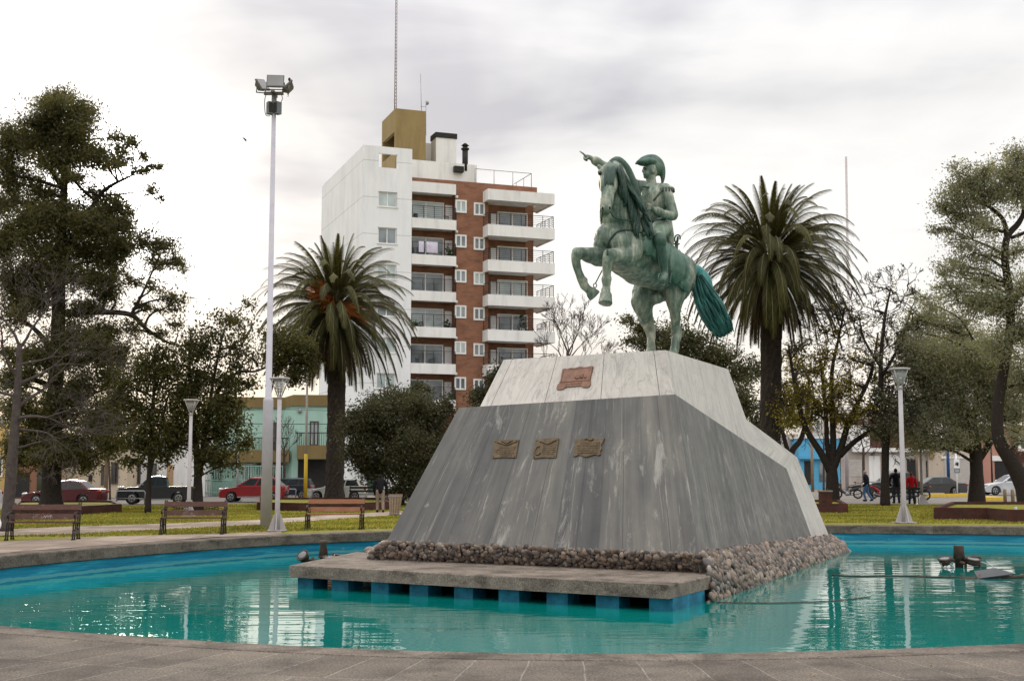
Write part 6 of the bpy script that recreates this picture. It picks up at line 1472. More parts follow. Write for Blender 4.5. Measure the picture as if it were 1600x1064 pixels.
g2 = G(433, 829); L2 = lamp((P(433, 590, g2.y)).z, 'grey lamp post standing just right of the tall floodlight pole', g2)
g1 = G(294.5, 806); dup(L2, g1, .3, 'grey lamp post among the leafy trees on the left', scale=P(294.5, 624, g1.y).z / P(433, 590, g2.y).z)
g3 = G(1413, 816.5); dup(L2, g3, .2, 'grey lamp post on the lawn to the right of the pedestal', scale=P(1406, 575, g3.y).z / P(433, 590, g2.y).z)

gp = G(415.5, 822); s = gp.y / FOC
fl = thing('floodlight_pole', gp, 'very tall grey pole topped with floodlights and loudspeakers', 'pole')
zj, zt = P(417, 627, gp.y).z, P(427, 178, gp.y).z; lean = 0.0
mb = MB(); mb.tube([(0, 0, 0), (0, 0, zj), (0, 0, zj + .1), (0, 0, zj + .12), (0, 0, zt)], [.185, .165, .15, .105, .07], 16); mb.build('shaft', mat('pale_pole_paint', (.40, .385, .43), .55, .1, .4, .08, 2.5), fl, False)
HGL = mat('housing_grey', (.16, .15, .14), .5, .4, grime=.5); SPK = mat('speaker_grey', (.12, .13, .145), .6); FLG = glass_mat('flood_glass', (.10, .10, .10), .15)
zh = P(427, 150, gp.y).z
mb = MB(); mb.tube([(0, 0, zt), (0, 0, zh + .12)], .085, 10); mb.box((-.33, -.05, zh + .03), (.3, .05, zh + .12)); mb.box((-.05, -.35, zh + .03), (.05, .35, zh + .11)); mb.build('crossarm', HGL, fl, False)
def flood(M, w_, h_):
    mb = MB(); mb.hexa([M @ V(p) for p in ((-w_ * .62, .16, -h_ * .6), (w_ * .62, .16, -h_ * .6), (w_ * .62, .16, h_ * .6), (-w_ * .62, .16, h_ * .6))], [M @ V(p) for p in ((-w_, 0, -h_), (w_, 0, -h_), (w_, 0, h_), (-w_, 0, h_))])
    mb.box((-w_ - .03, -.05, -h_ - .03), (w_ + .03, .003, h_ + .03), M); mb.tube([M @ V((-w_ - .04, .03, 0)), M @ V((-w_ - .04, .18, -h_ * .9)), M @ V((w_ + .04, .18, -h_ * .9)), M @ V((w_ + .04, .03, 0))], .02, 5)
    f = mb.build('floodlight', HGL, fl, False); mb = MB(); mb.box((-w_, -.058, -h_), (w_, -.051, h_), M); mb.build('glass', FLG, f, False)
zf = P(427, 131, gp.y).z
flood(Matrix.Translation((.07, -.2, zf)) @ Matrix.Rotation(.1, 4, 'Z') @ Matrix.Rotation(-.35, 4, 'X'), .25, .2)
flood(Matrix.Translation((-.4, .0, zf - .06)) @ Matrix.Rotation(1.05, 4, 'Z') @ Matrix.Rotation(-.5, 4, 'X') @ Matrix.Rotation(-.25, 4, 'Y'), .22, .18)
flood(Matrix.Translation((.42, .1, zf - .08)) @ Matrix.Rotation(-1.35, 4, 'Z') @ Matrix.Rotation(-.75, 4, 'X'), .22, .18)
mb = MB(); mb.ell((.47, .1, zf + .17), (.045, .045, .06)); mb.tube([(.47, .1, zf + .1), (.45, .1, zf)], .02, 6); mb.build('sensor', DARKM, fl, False)
zs = P(427, 170, gp.y).z
for sx, rz in ((-1, .5), (1, -.6)):
    M = Matrix.Translation((sx * .13, -.03, zs)) @ Matrix.Rotation(rz, 4, 'Z'); mb = MB(); mb.hexa([M @ V(p) for p in ((-.07, -.1, -.2), (.07, -.1, -.2), (.09, .09, -.2), (-.09, .09, -.2))], [M @ V(p) for p in ((-.09, -.12, .2), (.09, -.12, .2), (.09, .09, .2), (-.09, .09, .2))]); sp_ = mb.build('loudspeaker', SPK, fl, False)
    mb = MB(); mb.box((-.065, -.128, -.15), (.065, -.121, .17), M); mb.build('grille', DARKM, sp_, False)
mb = MB(); mb.tube([(-.27, 0, zh + .03), (-.31, 0, zh - .2), (-.27, 0, zs - .2), (-.12, 0, zs - .25)], .012, 5, 4); mb.tube([(.24, 0, zh + .03), (.27, 0, zh - .1), (.22, 0, zs + .2)], .012, 5, 4); mb.build('cable', DARKM, fl, False)

YEL = mat('yellow_paint', (.62, .40, .02), .55, var=.1, grime=.4); WPOLE = mat('white_pole_paint', (.50, .46, .45), .6, var=.12, grime=.4); BLUEPOLE = mat('blue_pole_paint', (.012, .055, .16), .5); TANP = mat('tan_pole', (.24, .18, .12), .8, var=.2)
g = G(477, 784); o = thing('striped_pole', g, 'slim street pole painted yellow below and white above, beside the palm', 'pole'); zy, ztp = P(477, 709, g.y).z, P(478, 560, g.y).z
mb = MB(); mb.cyl((0, 0, 0), (0, 0, zy), .105, .10, 12); mb.build('yellow_section', YEL, o, False); mb = MB(); mb.cyl((0, 0, zy), (0, 0, ztp), .075, .055, 12); mb.build('white_section', WPOLE, o, False)
def pole(name, label, px, py, top, wpx, m, grp=None, cap=None, Y=None):
    g = G(px, py) if Y is None else V((P(px, py, Y).x, Y, 0)); s = g.y / FOC; o = thing(name, g, label, 'pole', grp); h_ = P(px, top, g.y).z
    mb = MB(); mb.tube([(0, 0, 0), (0, 0, h_)], [wpx * s / 2, wpx * s / 2 * .82], 10); mb.build('shaft', m, o, False)
    if cap == 'base':
        mb = MB(); mb.hexa([V(p) for p in ((-.28, -.28, 0), (.28, -.28, 0), (.28, .28, 0), (-.28, .28, 0))], [V(p) for p in ((-.08, -.08, .5), (.08, -.08, .5), (.08, .08, .5), (-.08, .08, .5))]); mb.build('base', m, o, False)
    if cap == 'arm':
        mb = MB(); mb.box((-.9, -.06, h_ - .5), (.9, .06, h_ - .38)); mb.build('crossarm', BARKW, o, False)
    return o
pole('street_pole', 'grey street pole with a flared foot right of the red sweater', 1441, 788, 650, 4.4, GREYP, None, 'base')
pole('street_pole', 'tan street pole beside the grey one in front of the brick upper floor', 1434, 770, 655, 4, TANP)
pole('street_pole', 'dark blue street pole in front of the beige garage', 1483, 772, 668, 5.5, BLUEPOLE)
pole('street_pole', 'tan utility pole in front of the cream house', 165, 778, 560, 6.5, TANP, None, 'arm')
pole('street_pole', 'tan utility pole in front of the blue shop', 1270, 768, 668, 5, TANP)
pole('street_pole', 'stout grey utility pole right of the blue shop', 1324, 767, 640, 5.5, GREYP, None, 'arm')
pole('street_pole', 'short concrete street pole between the yellow pole and the palm', 485, 772, 695, 4, GREYP)
pole('street_pole', 'thin pale street pole in front of the mint house fence', 370, 783, 693, 3.4, GREYP, None, 'base')
pole('street_pole', 'dark pole behind the forked trunks at the far right', 1551, 770, 690, 3, IRON)
g = G(1496, 774); o = thing('road_sign', g, 'white street sign with a black symbol over a dark name plate on a white post', 'sign'); s = g.y / FOC
mb = MB(); mb.cyl((0, 0, 0), (0, 0, 76 * s), .06, .06, 8); mb.build('post', SIGNW, o, False)
zA_ = lambda y: P(1496, y, g.y).z
mb = MB(); mb.box((-4.2 * s, -.1, zA_(731)), (4.2 * s, -.065, zA_(717))); pb_ = mb.build('sign_board', SIGNW, o, False)
mb = MB(); q = lambda x, y: (x * s, -.106, zA_(y)); mb.tube([q(-2.4, 726), q(-.8, 724.5), q(.6, 726.6), q(2.2, 727)], .05, 5); mb.tube([q(-1.4, 722), q(-.4, 724.5), q(1.6, 722), q(2.3, 725)], .045, 5); mb.tube([q(.4, 726), q(1, 723)], .05, 5); mb.build('symbol', DARKM, pb_, False)
mb = MB(); mb.box((-4.2 * s, -.1, zA_(738.5)), (4.4 * s, -.065, zA_(731.8))); pb_ = mb.build('name_plate', mat('plate_grey', (.06, .075, .10), .5), o, False)
mb = MB(); [mb.box((-3.4 * s, -.106, zA_(y + .9)), (3.4 * s, -.101, zA_(y))) for y in (733.2, 736)]; mb.build('lettering', SIGNW, pb_, False)

# bollards, hoops, kerbs
o1 = thing('bollard', G(1571, 791), 'grey wooden bollard left of the pair at the far right', 'bollard', 'bollards by the right planter'); mb = MB(); mb.tube([(0, 0, 0), (0, 0, .78), (0, 0, .84)], [.085, .085, .06], 10); mb.build('post', TANP, o1, False)
dup(o1, G(1583, 791.5), .3, 'grey wooden bollard nearest the leaning trunk at the far right')
def hoop(px0, px1, py, top, label):
    a, b = G(px0, py), G(px1, py); h_ = P(px0, top, a.y).z; mb = MB(); z = V((0, 0, h_)); o = thing('bike_hoop', (a + b) / 2, label, 'bike rack', 'metal hoops at the kerb'); mb.tube([a, a + z * .95, a + z + (b - a) * .05, b + z + (a - b) * .05, b + z * .95, b], .035, 6); mb.tube([a + z * .45, b + z * .45], .02, 5); mb.build('frame', STEEL, o)
hoop(448, 462, 782, 764, 'metal hoop at the kerb left of the yellow pole')
hoop(479, 488, 783, 764, 'metal hoop at the kerb just right of the yellow pole')
hoop(182, 226, 788, 767, 'metal hoop in front of the dark pickup')
o = thing('kerb_strip', G(1478, 776), 'yellow painted kerb in front of the dark grey sedan', 'kerb', 'yellow kerbs'); mb = MB(); a, b = G(1446, 776.5), G(1512, 775.5)
for k in range(6): p, q = a.lerp(b, k / 6), a.lerp(b, (k + .98) / 6); mb.hexa([p, q, q + V((0, .5, 0)), p + V((0, .5, 0))], [p + V((0, .05, .2)), q + V((0, .05, .2)), q + V((0, .5, .2)), p + V((0, .5, .2))])
mb.build('kerb_stone', YEL, o)
o = thing('kerb_strip', G(1555, 780), 'pale yellow kerb between the straight and the leaning trunk', 'kerb', 'yellow kerbs'); mb = MB(); a, b = G(1541, 782), G(1572, 781.5); mb.hexa([a, b, b + V((0, 2.5, 0)), a + V((0, 2.5, 0))], [a + V((0, .05, .2)), b + V((0, .05, .2)), b + V((0, 2.5, .2)), a + V((0, 2.5, .2))]); mb.build('kerb_stone', YEL, o)

# brick planter borders
EDGEB = m_brick('planter_brick', (.070, .024, .019), (.052, .019, .015), (.045, .034, .028), 0, .24, .24)
def border(label, loop_, h_, th=.16, closed=True, soil=True):
    pts = [G(*p) for p in loop_]; o = thing('planter', sum(pts, V()) / len(pts), label, 'planter', 'brick edged planters'); o.location.z = 0; mb = MB(); n = len(pts); c = sum(pts, V()) / n
    for i in range(n if closed else n - 1):
        a, b = pts[i], pts[(i + 1) % n]; d = (b - a).normalized(); nn = V((d.y, -d.x, 0)) * th / 2; e = d * th / 2 * .98
        lo = [a - nn - e * (i % 2), b - nn + e * (i % 2), b + nn + e * (i % 2), a + nn - e * (i % 2)]; z = V((0, 0, h_ - .004 * (i % 2))); mb.hexa(lo, [p + z for p in lo])
    mb.build('brick_edge', EDGEB, o)
    if soil: mb = MB(); mb.add([p + V((0, 0, h_ * .72)) for p in pts], [tuple(range(n))]); mb.build('turf', GRASS, o)
    return o
border('brick edged planter round the foot of the huge pine', [(22, 802), (118, 804), (186, 799.5), (176, 793), (150, 792.5), (30, 793)], .34)
border('brick edged planter round the foot of the left palm', [(404, 797), (470, 798.5), (560, 798), (606, 796), (600, 788), (410, 788)], .36)
border('brick edged planter beside the right shoulder of the pedestal', [(1262, 801), (1322, 801), (1310, 793), (1262, 793)], .38)
border('large brick edged planter at the right edge', [(1463, 811), (1545, 811.5), (1578, 815), (1720, 815), (1720, 799), (1490, 799)], .42)
g = G(1290, 797); o = thing('brick_pillar', g, 'short square brick pillar in the planter beside the pedestal', 'pillar'); w_ = 8.5 * g.y / FOC; mb = MB(); mb.box((-w_, -w_, 0), (w_, w_, P(1290, 768, g.y).z)); mb.build('brick_body', EDGEB, o, False); mb = MB(); mb.box((-w_ - .03, -w_ - .03, P(1290, 768, g.y).z), (w_ + .03, w_ + .03, P(1290, 766, g.y).z)); mb.build('cap', MORT, o, False)
g = G(376, 798); o = thing('brick_pillar', G(374, 797), 'short dark red pillar behind the tall floodlight pole', 'pillar'); mb = MB(); hh = P(374, 776, o.location.y).z; mb.box((.95, -.22, 0), (1.35, .2, hh)); mb.build('brick_body', EDGEB, o, False); mb = MB(); mb.box((.93, -.24, hh), (1.37, .22, hh + .04)); mb.build('cap', MORT, o, False)

# waste basket, painted stone, garden hose
g = G(616, 806); o = thing('waste_basket', g, 'tilted slatted wooden waste basket left of the pedestal', 'basket', None, .3); h_ = P(616, 772, g.y).z; mb = MB(); BK = m_wood('basket_wood', (.18, .12, .085), (.33, .25, .19))
for k in range(14):
    a = 2 * math.pi * k / 14; d = V((math.cos(a), math.sin(a), 0)); sd = V((-d.y, d.x, 0)); lo = [d * .16 - sd * .033, d * .185 - sd * .033, d * .185 + sd * .033, d * .16 + sd * .033]; hi = [d * .24 - sd * .05 , d * .265 - sd * .05, d * .265 + sd * .05, d * .24 + sd * .05]
    mb.hexa([p + V((0, 0, .04)) for p in lo], [p + V((.05, 0, h_)) for p in hi])
mb.build('slats', BK, o, False); mb = MB(); mb.torus((.045, 0, h_ * .92), (0, 0, 1), .265, .014, 20, 6); mb.torus((.01, 0, .1), (0, 0, 1), .19, .014, 20, 6); mb.build('hoop', STEEL, o, False); mb = MB(); mb.tube([(.01, 0, .08), (.045, 0, h_ * .86)], [.15, .225], 14); mb.build('liner', DARKM, o, False)
g = G(0, 829); o = thing('painted_stone', g, 'white painted round stone at the left edge beside the bare tree', 'stone'); mb = MB(); mb.ell((0, 0, .16), (.24, .2, .19)); 
for i, p in enumerate(mb.v): q = V(p); mb.v[i] = tuple(q * (1 + .1 * noise.noise(q * 5)))
mb.build('stone', SIGNW, o, False)
g = G(1590, 812); s = g.y / FOC; mb = MB(); mb.tube([P(1587, 792, g.y), P(1588, 800, g.y), P(1590, 808, g.y), P(1594, 814, g.y - .3), P(1600, 815, g.y - .5)], .05, 8, 4); tag(mb.build('garden_hose', mat('hose_pale', (.50, .55, .66), .4)), 'pale blue hose hanging over the right planter edge', 'hose')

# ---------------------------------------------------------------- fountain heads in the pool
RUST = mat('rusty_iron', (.045, .034, .028), .7, .3, col2=(.085, .058, .042), vs=8); LENS = glass_mat('lamp_lens', (.10, .10, .10), .1, .3)
def drum(parent, p, ax, r, ln):
    ax = V(ax).normalized(); mb = MB(); mb.cyl(p, p + ax * ln, r * .8, r, 16); mb.torus(p + ax * ln, ax, r, .02, 16, 6); d = mb.build('underwater_lamp', RUST, parent, False); mb = MB(); q = p + ax * (ln + .004); mb.tube([q, q + ax * .02], [r * .92, r * .7], 16); mb.build('lens', LENS, d, False)
g = G(505, 877, WZ); o = thing('fountain_head', g, 'fountain nozzle ringed by three round lamps left of the platform', 'fountain'); o.scale = (1.25, 1.25, 1.25)
mb = MB(); mb.tube([(0, 0, -.4), (0, 0, .08), (0, 0, .12), (0, 0, .34), (0, 0, .38), (0, 0, .43)], [.07, .07, .10, .065, .085, .07], 14); mb.torus((0, 0, .1), (0, 0, 1), .09, .02); mb.build('nozzle', RUST, o, False)
mb = MB(); mb.tube([(-.42, 0, .02), (.42, .05, .02)], .035, 8); mb.tube([(0, -.3, .0), (0, .3, .0)], .035, 8); mb.tube([(.42, .05, -.3), (.42, .05, .06)], .03, 6); mb.tube([(-.2, -.1, -.3), (-.2, -.1, .1)], .03, 6); mb.build('pipes', RUST, o, False)
drum(o, V((-.36, -.06, .06)), (-.35, -.55, .55), .12, .12); drum(o, V((.17, -.2, .0)), (.05, -.15, 1), .14, .10); drum(o, V((.3, .12, .0)), (.1, .1, 1), .14, .12); drum(o, V((.62, -.02, -.09)), (0, 0, 1), .16, .1)
g = G(1499, 886, WZ); o = thing('fountain_head', g, 'rusty fountain nozzle with dark lamps and loose cables on the right', 'fountain')
mb = MB(); mb.tube([(0, 0, -.4), (0, 0, .2), (0, 0, .22), (0, 0, .5), (0, 0, .52)], [.10, .10, .135, .12, .12], 14); mb.build('nozzle', RUST, o, False)
mb = MB(); mb.tube([(-.42, 0, .17), (.55, .05, .17)], .04, 8); mb.tube([(0, -.3, .12), (0, .3, .12)], .04, 8)
for x in (-.4, .15, .5): mb.tube([(x, 0, -.4), (x, 0, .17)], .035, 6)
mb.build('pipes', RUST, o, False)
drum(o, V((-.36, -.08, .08)), (-.2, -.2, 1), .155, .14); drum(o, V((.27, -.14, .08)), (.1, -.2, 1), .17, .13); drum(o, V((.42, .14, .1)), (.1, .2, 1), .15, .12)
mb = MB(); mb.tube([(-.42, -.1, .18), (-.50, -.16, .08), (-.42, -.2, .0), (-.3, -.18, .1), (-.2, -.2, .02)], .014, 5, 4); mb.tube([(.4, -.1, .16), (.6, -.15, .1), (.76, -.2, .02), (.55, -.2, -.02), (.35, -.2, -.04)], .014, 5, 4); mb.build('cable', WPOLE, o, False)
g = G(1548, 903, WZ); o = thing('metal_plate', g, 'dark metal plate on rods lying at the water surface on the right', 'plate'); M = Matrix.Translation((0, 0, .05)) @ Matrix.Rotation(.14, 4, 'X') @ Matrix.Rotation(-.1, 4, 'Y'); mb = MB()
mb.hexa([M @ V(p) for p in ((-.34, -.2, 0), (.5, -.1, 0), (.32, .55, 0), (-.2, .45, 0))], [M @ V(p) for p in ((-.34, -.2, .025), (.5, -.1, .025), (.32, .55, .025), (-.2, .45, .025))]); mb.build('plate_sheet', mat('wet_steel', (.035, .042, .05), .35, .3), o, False)
mb = MB(); mb.tube([(-.72, -.12, -.02), (.8, .05, .03)], .045, 6); mb.tube([(-.4, -.3, -.05), (-.2, .1, .05)], .04, 6); mb.tube([(.3, -.1, -.1), (.8, .2, .04)], .05, 6); mb.build('rods', RUST, o, False)
for pts, lab in (([(1300, 899), (1340, 900.5), (1400, 900), (1470, 902), (1545, 903)], 'long dark pipe lying at the water surface towards the metal plate'), ([(1120, 941.5), (1200, 942.5), (1290, 940), (1360, 933)], 'dark cable on the water from the pebble foot of the pedestal')):
    mb = MB(); mb.tube([G(*p, WZ) + V((0, 0, .012)) for p in pts], .018 if pts[0][0] > 1200 else .010, 6, 5); tag(mb.build('pool_pipe', RUST), lab, 'pipe')

# ---------------------------------------------------------------- overhead cables along the left street, bird
WIRE = mat('wire', (.03, .03, .03), .6)
P0, P1 = P(165, 650, 79), P(560, 663, 84)
for k, (ya, yb, yc) in enumerate(((650, 662, 661), (632, 640, 628), (672, 676, 674), (664, 640, 648))):
    a, m_, b = P(165, ya, 79), P(400, yb, 82), P(640, yc, 86); pts, _ = smooth_path([a, m_, b], [0] * 3, 8); mb = MB(); mb.tube(pts, .022 if k == 0 else .012, 4)
    tag(mb.build('overhead_cable', WIRE), ('thick overhead cable crossing in front of the mint upper wall', 'thin overhead wire just under the brown parapet', 'thin overhead wire over the mint balcony fronts', 'thin overhead wire slanting up towards the palm')[k], 'cable', 'overhead cables')
pbd = P(381, 217, 70); s = 70 / FOC; o = thing('flying_bird', pbd, 'small dark bird flying right of the pine', 'bird'); mb = MB()
mb.tube([(-.05, 0, .05), (.02, 0, .0), (.10, 0, -.1), (.14, 0, -.18)], [.015, .045, .04, .012], 8, 3); mb.ell((.10, -.0, -.07), (.05, .05, .05))
for sx in (1, -1): mb.hexa([V((-.02, 0, .02)), V((.06, 0, -.06)), V((.06, .0, -.05)), V((-.02, 0, .03))], [V((-.12, .14 * sx, .10)), V((-.09, .16 * sx, .06)), V((-.09, .16 * sx, .07)), V((-.12, .14 * sx, .11))])
bm_ = fuse(mb, .012, 1); bm_.build('body', DARKM, o, False)
# ---------------------------------------------------------------- cars
def paint(name, col, rough=.3, metal=.0):
    t = NT(name); t.set(rough, metal, .35); t.b.inputs['Coat Weight'].default_value = .12; t.b.inputs['Coat Roughness'].default_value = .08
    n = t.noise(t.coord((1, 1, 2)), 1.5, 5, .6); t.base(t.ramp(n, [(.3, [c * .82 for c in col]), (.7, [c * 1.1 for c in col])])); return t.m
TYRE = mat('tyre_rubber', (.015, .015, .015), .85); RIM = mat('alloy_rim', (.30, .30, .31), .35, .7); CGL = glass_mat('car_glass', (.022, .028, .032), .08); CGL.node_tree.nodes['Principled BSDF'].inputs['Specular IOR Level'].default_value = .3; HLT = glass_mat('headlight_glass', (.50, .50, .50), .12, .2); TLT = mat('tail_light', (.30, .012, .012), .25); TRIM = mat('black_trim', (.018, .018, .019), .6); PLATEM = mat('plate_dark', (.05, .05, .055), .5)
def car(label, front, back, kind, pm, L_, Hh, cat='car', flip=1, wd=1.72, grp='cars parked along the kerb'):
    """front, back: picture points on the ground under the bumpers, near side"""
    a, b = G(*front), G(*back); d = (a - b); d.z = 0; sc = d.length / L_; ang = math.atan2(d.y, d.x); fw = d.normalized()
    away = V((-fw.y, fw.x, 0)); away = away if away.y > 0 else -away
    o = thing({'pickup': 'pickup_truck', 'van': 'minivan'}.get(kind, 'parked_car'), (a + b) / 2 + away * wd * sc / 2, label, cat, grp, ang); o.scale = (sc, sc, sc)
    h = wd / 2; X = lambda t: (t - .5) * L_                         # t: 0 rear, 1 front
    wr = .31 if kind != 'pickup' else .38
    wx = {'hatch': (.18, .81), 'sedan': (.20, .80), 'suv': (.18, .81), 'pickup': (.22, .80), 'van': (.18, .81)}[kind]
    zb, zs = (.2, .30) if kind in ('sedan', 'hatch') else (.27, .38)
    belt = Hh * .62
    prof = {'hatch': [(0.0, .45 * Hh), (.015, belt), (.05, belt + .02), (.66, belt - .02), (.72, belt - .05), (.90, belt - .17), (.98, belt - .30), (1, .36 * Hh)],
            'sedan': [(0, .42 * Hh), (.005, belt - .0), (.03, belt + .03), (.17, belt + .05), (.62, belt - .01), (.70, belt - .05), (.92, belt - .20), (.985, belt - .33), (1, .32 * Hh)],
            'suv': [(0, .42 * Hh), (.01, belt), (.04, belt + .02), (.66, belt - .01), (.72, belt - .03), (.92, belt - .15), (.985, belt - .28), (1, .36 * Hh)],
            'van': [(0, .42 * Hh), (.01, belt), (.04, belt + .02), (.72, belt - .01), (.78, belt - .05), (.93, belt - .2), (.985, belt - .32), (1, .36 * Hh)],
            'pickup': [(0, .42 * Hh), (.005, belt - .02), (.02, belt), (.33, belt), (.70, belt), (.74, belt - .02), (.94, belt - .10), (.99, belt - .2), (1, .40 * Hh)]}[kind]
    top = [(X(t), z) for t, z in prof]; bot = [(X(1) - .02, zs), (X(1) - .08, zb)]
    def arch(c): return [(c + (wr + .055) * math.cos(x), wr + (wr + .055) * math.sin(x)) for x in [math.pi * k / 10 for k in range(11)] if wr + (wr + .055) * math.sin(x) > zb]
    for t in (wx[1], wx[0]): bot += [(X(t) + wr + .06, zb)] + arch(X(t)) + [(X(t) - wr - .06, zb)]
    bot += [(X(0) + .08, zb), (X(0) + .02, zs)]
    poly = top + bot; n = len(poly); zc = Hh * .36
    lay = [(-h + .0, .955), (-h + .03, .985), (-h + .14, 1.0), (h - .14, 1.0), (h - .03, .985), (h, .955)]; vs = []
    for y, k in lay:
        for x, z in poly: vs.append((x * (k if k < 1 else 1), y, zc + (z - zc) * (k if z > zc else 1)))
    mb = MB(); fs = [(j * n + i, j * n + (i + 1) % n, (j + 1) * n + (i + 1) % n, (j + 1) * n + i) for j in range(5) for i in range(n)]
    mb.add(vs, fs, smooth=True)
    mb.add([v for v in vs[:n]] , [tuple(range(n - 1, -1, -1))]); mb.add(vs[-n:], [tuple(range(n))])
    # cabin: belt line, roof
    cab = {'hatch': (.03, .70, .14, .52), 'sedan': (.13, .70, .27, .53), 'suv': (.03, .74, .17, .53), 'van': (.02, .77, .07, .56), 'pickup': (.36, .72, .39, .60)}[kind]
    yb, yt = h - .07, h - .24
    lo = [(X(cab[0]), -yb, belt - .03), (X(cab[1]), -yb, belt - .03), (X(cab[1]), yb, belt - .03), (X(cab[0]), yb, belt - .03)]
    zr = Hh - .075
    x0, x1 = X(cab[2]), X(cab[3]); secs = []
    def ring_(x_lo, x_hi): pass
    hi = [(x0, -yt, zr - .03), (x1, -yt, zr - .02), (x1, yt, zr - .02), (x0, yt, zr - .03)]
    mb.hexa([V(p) for p in lo], [V(p) for p in hi])
    mx = (x0 + x1) / 2; cv = []; nx_, ny_ = 8, 6
    for i in range(nx_ + 1):
        u = i / nx_; xx = x0 + (x1 - x0) * u; zz_ = hi[0][2] * (1 - u) + hi[1][2] * u
        for j in range(ny_ + 1): v = j / ny_ * 2 - 1; cv.append((xx, yt * v, zz_ + .002 + .085 * (1 - (2 * u - 1) ** 2) ** .6 * (1 - v ** 4)))
    mb.add(cv, [(i * (ny_ + 1) + j, (i + 1) * (ny_ + 1) + j, (i + 1) * (ny_ + 1) + j + 1, i * (ny_ + 1) + j + 1) for i in range(nx_) for j in range(ny_)], smooth=True)
    body = mb.build('body', pm, o, False)
    if kind == 'pickup':
        mb = MB(); mb.box((X(.02), -h + .16, belt - .25), (X(.345), h - .16, belt + .006)); mb.build('load_bed', TRIM, o, False)
    # side glass, front and rear glass set just proud of the cabin faces
    def quad(p00, p10, p11, p01, u0, u1, v0, v1, off):
        f = lambda u, v: (V(p00) * (1 - u) + V(p10) * u) * (1 - v) + (V(p01) * (1 - u) + V(p11) * u) * v
        q = [f(u0, v0), f(u1, v0), f(u1, v1), f(u0, v1)]; nn = (q[1] - q[0]).cross(q[3] - q[0]).normalized(); 
        if nn.dot(q[0] - V((mx, 0, Hh * .7))) < 0: nn = -nn
        mb.hexa([p - nn * .01 for p in q], [p + nn * off for p in q])
    splits = {'hatch': [(.10, .47), (.51, .93)], 'sedan': [(.10, .49), (.53, .93)], 'suv': [(.05, .26), (.29, .58), (.62, .94)], 'van': [(.04, .30), (.33, .62), (.66, .94)], 'pickup': [(.06, .45), (.51, .92)]}[kind]
    for sgn in (0, 1):
        p00, p10, p11, p01 = (lo[0], lo[1], hi[1], hi[0]) if sgn == 0 else (lo[3], lo[2], hi[2], hi[3])
        for u0, u1 in splits: mb = MB(); quad(p00, p10, p11, p01, u0, u1, .16, .90, .006); mb.build('side_window', CGL, o, False)
    mb = MB(); quad(lo[1], lo[2], hi[2], hi[1], .05, .95, .10, .94, .006); mb.build('windscreen', CGL, o, False)
    mb = MB(); quad(lo[0], lo[3], hi[3], hi[0], .07, .93, .18, .92, .006); mb.build('rear_window', CGL, o, False)
    for t in wx:
        for sy in (-1, 1):
            c = V((X(t), sy * (h - .11), wr)); mb = MB(); mb.tube([c + V((0, -.1, 0)), c + V((0, -.085, 0)), c + V((0, .085, 0)), c + V((0, .1, 0))], [wr - .03, wr, wr, wr - .03], 22); w_ = mb.build('wheel', TYRE, o, False)
            mb = MB(); q = c + V((0, sy * .098, 0)); mb.tube([q, q + V((0, sy * .012, 0))], [wr * .64, wr * .6], 18, smooth=False)
            r_ = mb.build('rim', RIM, w_, False)
            mb = MB()
            for k in range(5): aa = k * 1.2566 + .3; mb.tube([q + V((math.cos(aa) * wr * .2, sy * .016, math.sin(aa) * wr * .2)), q + V((math.cos(aa) * wr * .5, sy * .016, math.sin(aa) * wr * .5))], [.035, .05], 6)
            # dark gaps between the spokes
            mb.build('rim_gap', TRIM, w_, False)
    zf = {'hatch': .47, 'sedan': .45, 'suv': .50, 'van': .48, 'pickup': .58}[kind] * Hh
    for sy in (-1, 1):
        mb = MB(); mb.ell((X(.955), sy * (h - .16), zf), (.17, .17, .085)); mb.build('headlight', HLT, o, False)
        mb = MB(); mb.ell((X(.02), sy * (h - .14), belt - .12), (.10 if kind != 'sedan' else .2, .16, .16 if kind != 'sedan' else .1)); mb.build('tail_light', TLT, o, False)
        mb = MB(); mb.ell((X(cab[1]) - .28, sy * (h + .06), belt + .08), (.08, .09, .07)); mb.build('wing_mirror', pm, o, False)
        mb = MB(); mb.box((X(.44), sy * h - .012, belt - .16), (X(.475), sy * h + .012, belt - .13)); mb.build('door_handle', TRIM, o, False)
    mb = MB(); mb.box((X(1) - .06, -h + .28, zs + .04), (X(1) + .025, h - .28, zs + .24)); mb.build('front_bumper', TRIM, o, False)
    mb = MB(); mb.box((X(0) - .02, -h + .3, zs), (X(0) + .08, h - .3, zs + .14)); mb.build('rear_bumper', TRIM if kind in ('suv', 'pickup') else pm, o, False)
    mb = MB(); mb.box((X(0) - .028, -.24, zs + .18), (X(0) - .008, .24, zs + .3)); mb.box((X(1) + .01, -.24, zs + .06), (X(1) + .035, .24, zs + .17)); mb.build('number_plate', PLATEM, o, False)
    if kind in ('suv', 'pickup'):
        mb = MB(); mb.box((X(wx[0]) + wr + .1, -h - .02, zb), (X(wx[1]) - wr - .1, -h + .05, zb + .09)); mb.box((X(wx[0]) + wr + .1, h - .05, zb), (X(wx[1]) - wr - .1, h + .02, zb + .09)); mb.build('sill_trim', RIM, o, False)
    if kind == 'suv':
        mb = MB()
        for sy in (-1, 1): mb.tube([(x0 + .2, sy * (yt - .06), Hh - .01), (x0 + .35, sy * (yt - .06), Hh + .045), (x1 - .3, sy * (yt - .06), Hh + .045), (x1 - .15, sy * (yt - .06), Hh - .01)], .02, 6)
        mb.build('roof_rail', RIM, o, False)
    return o
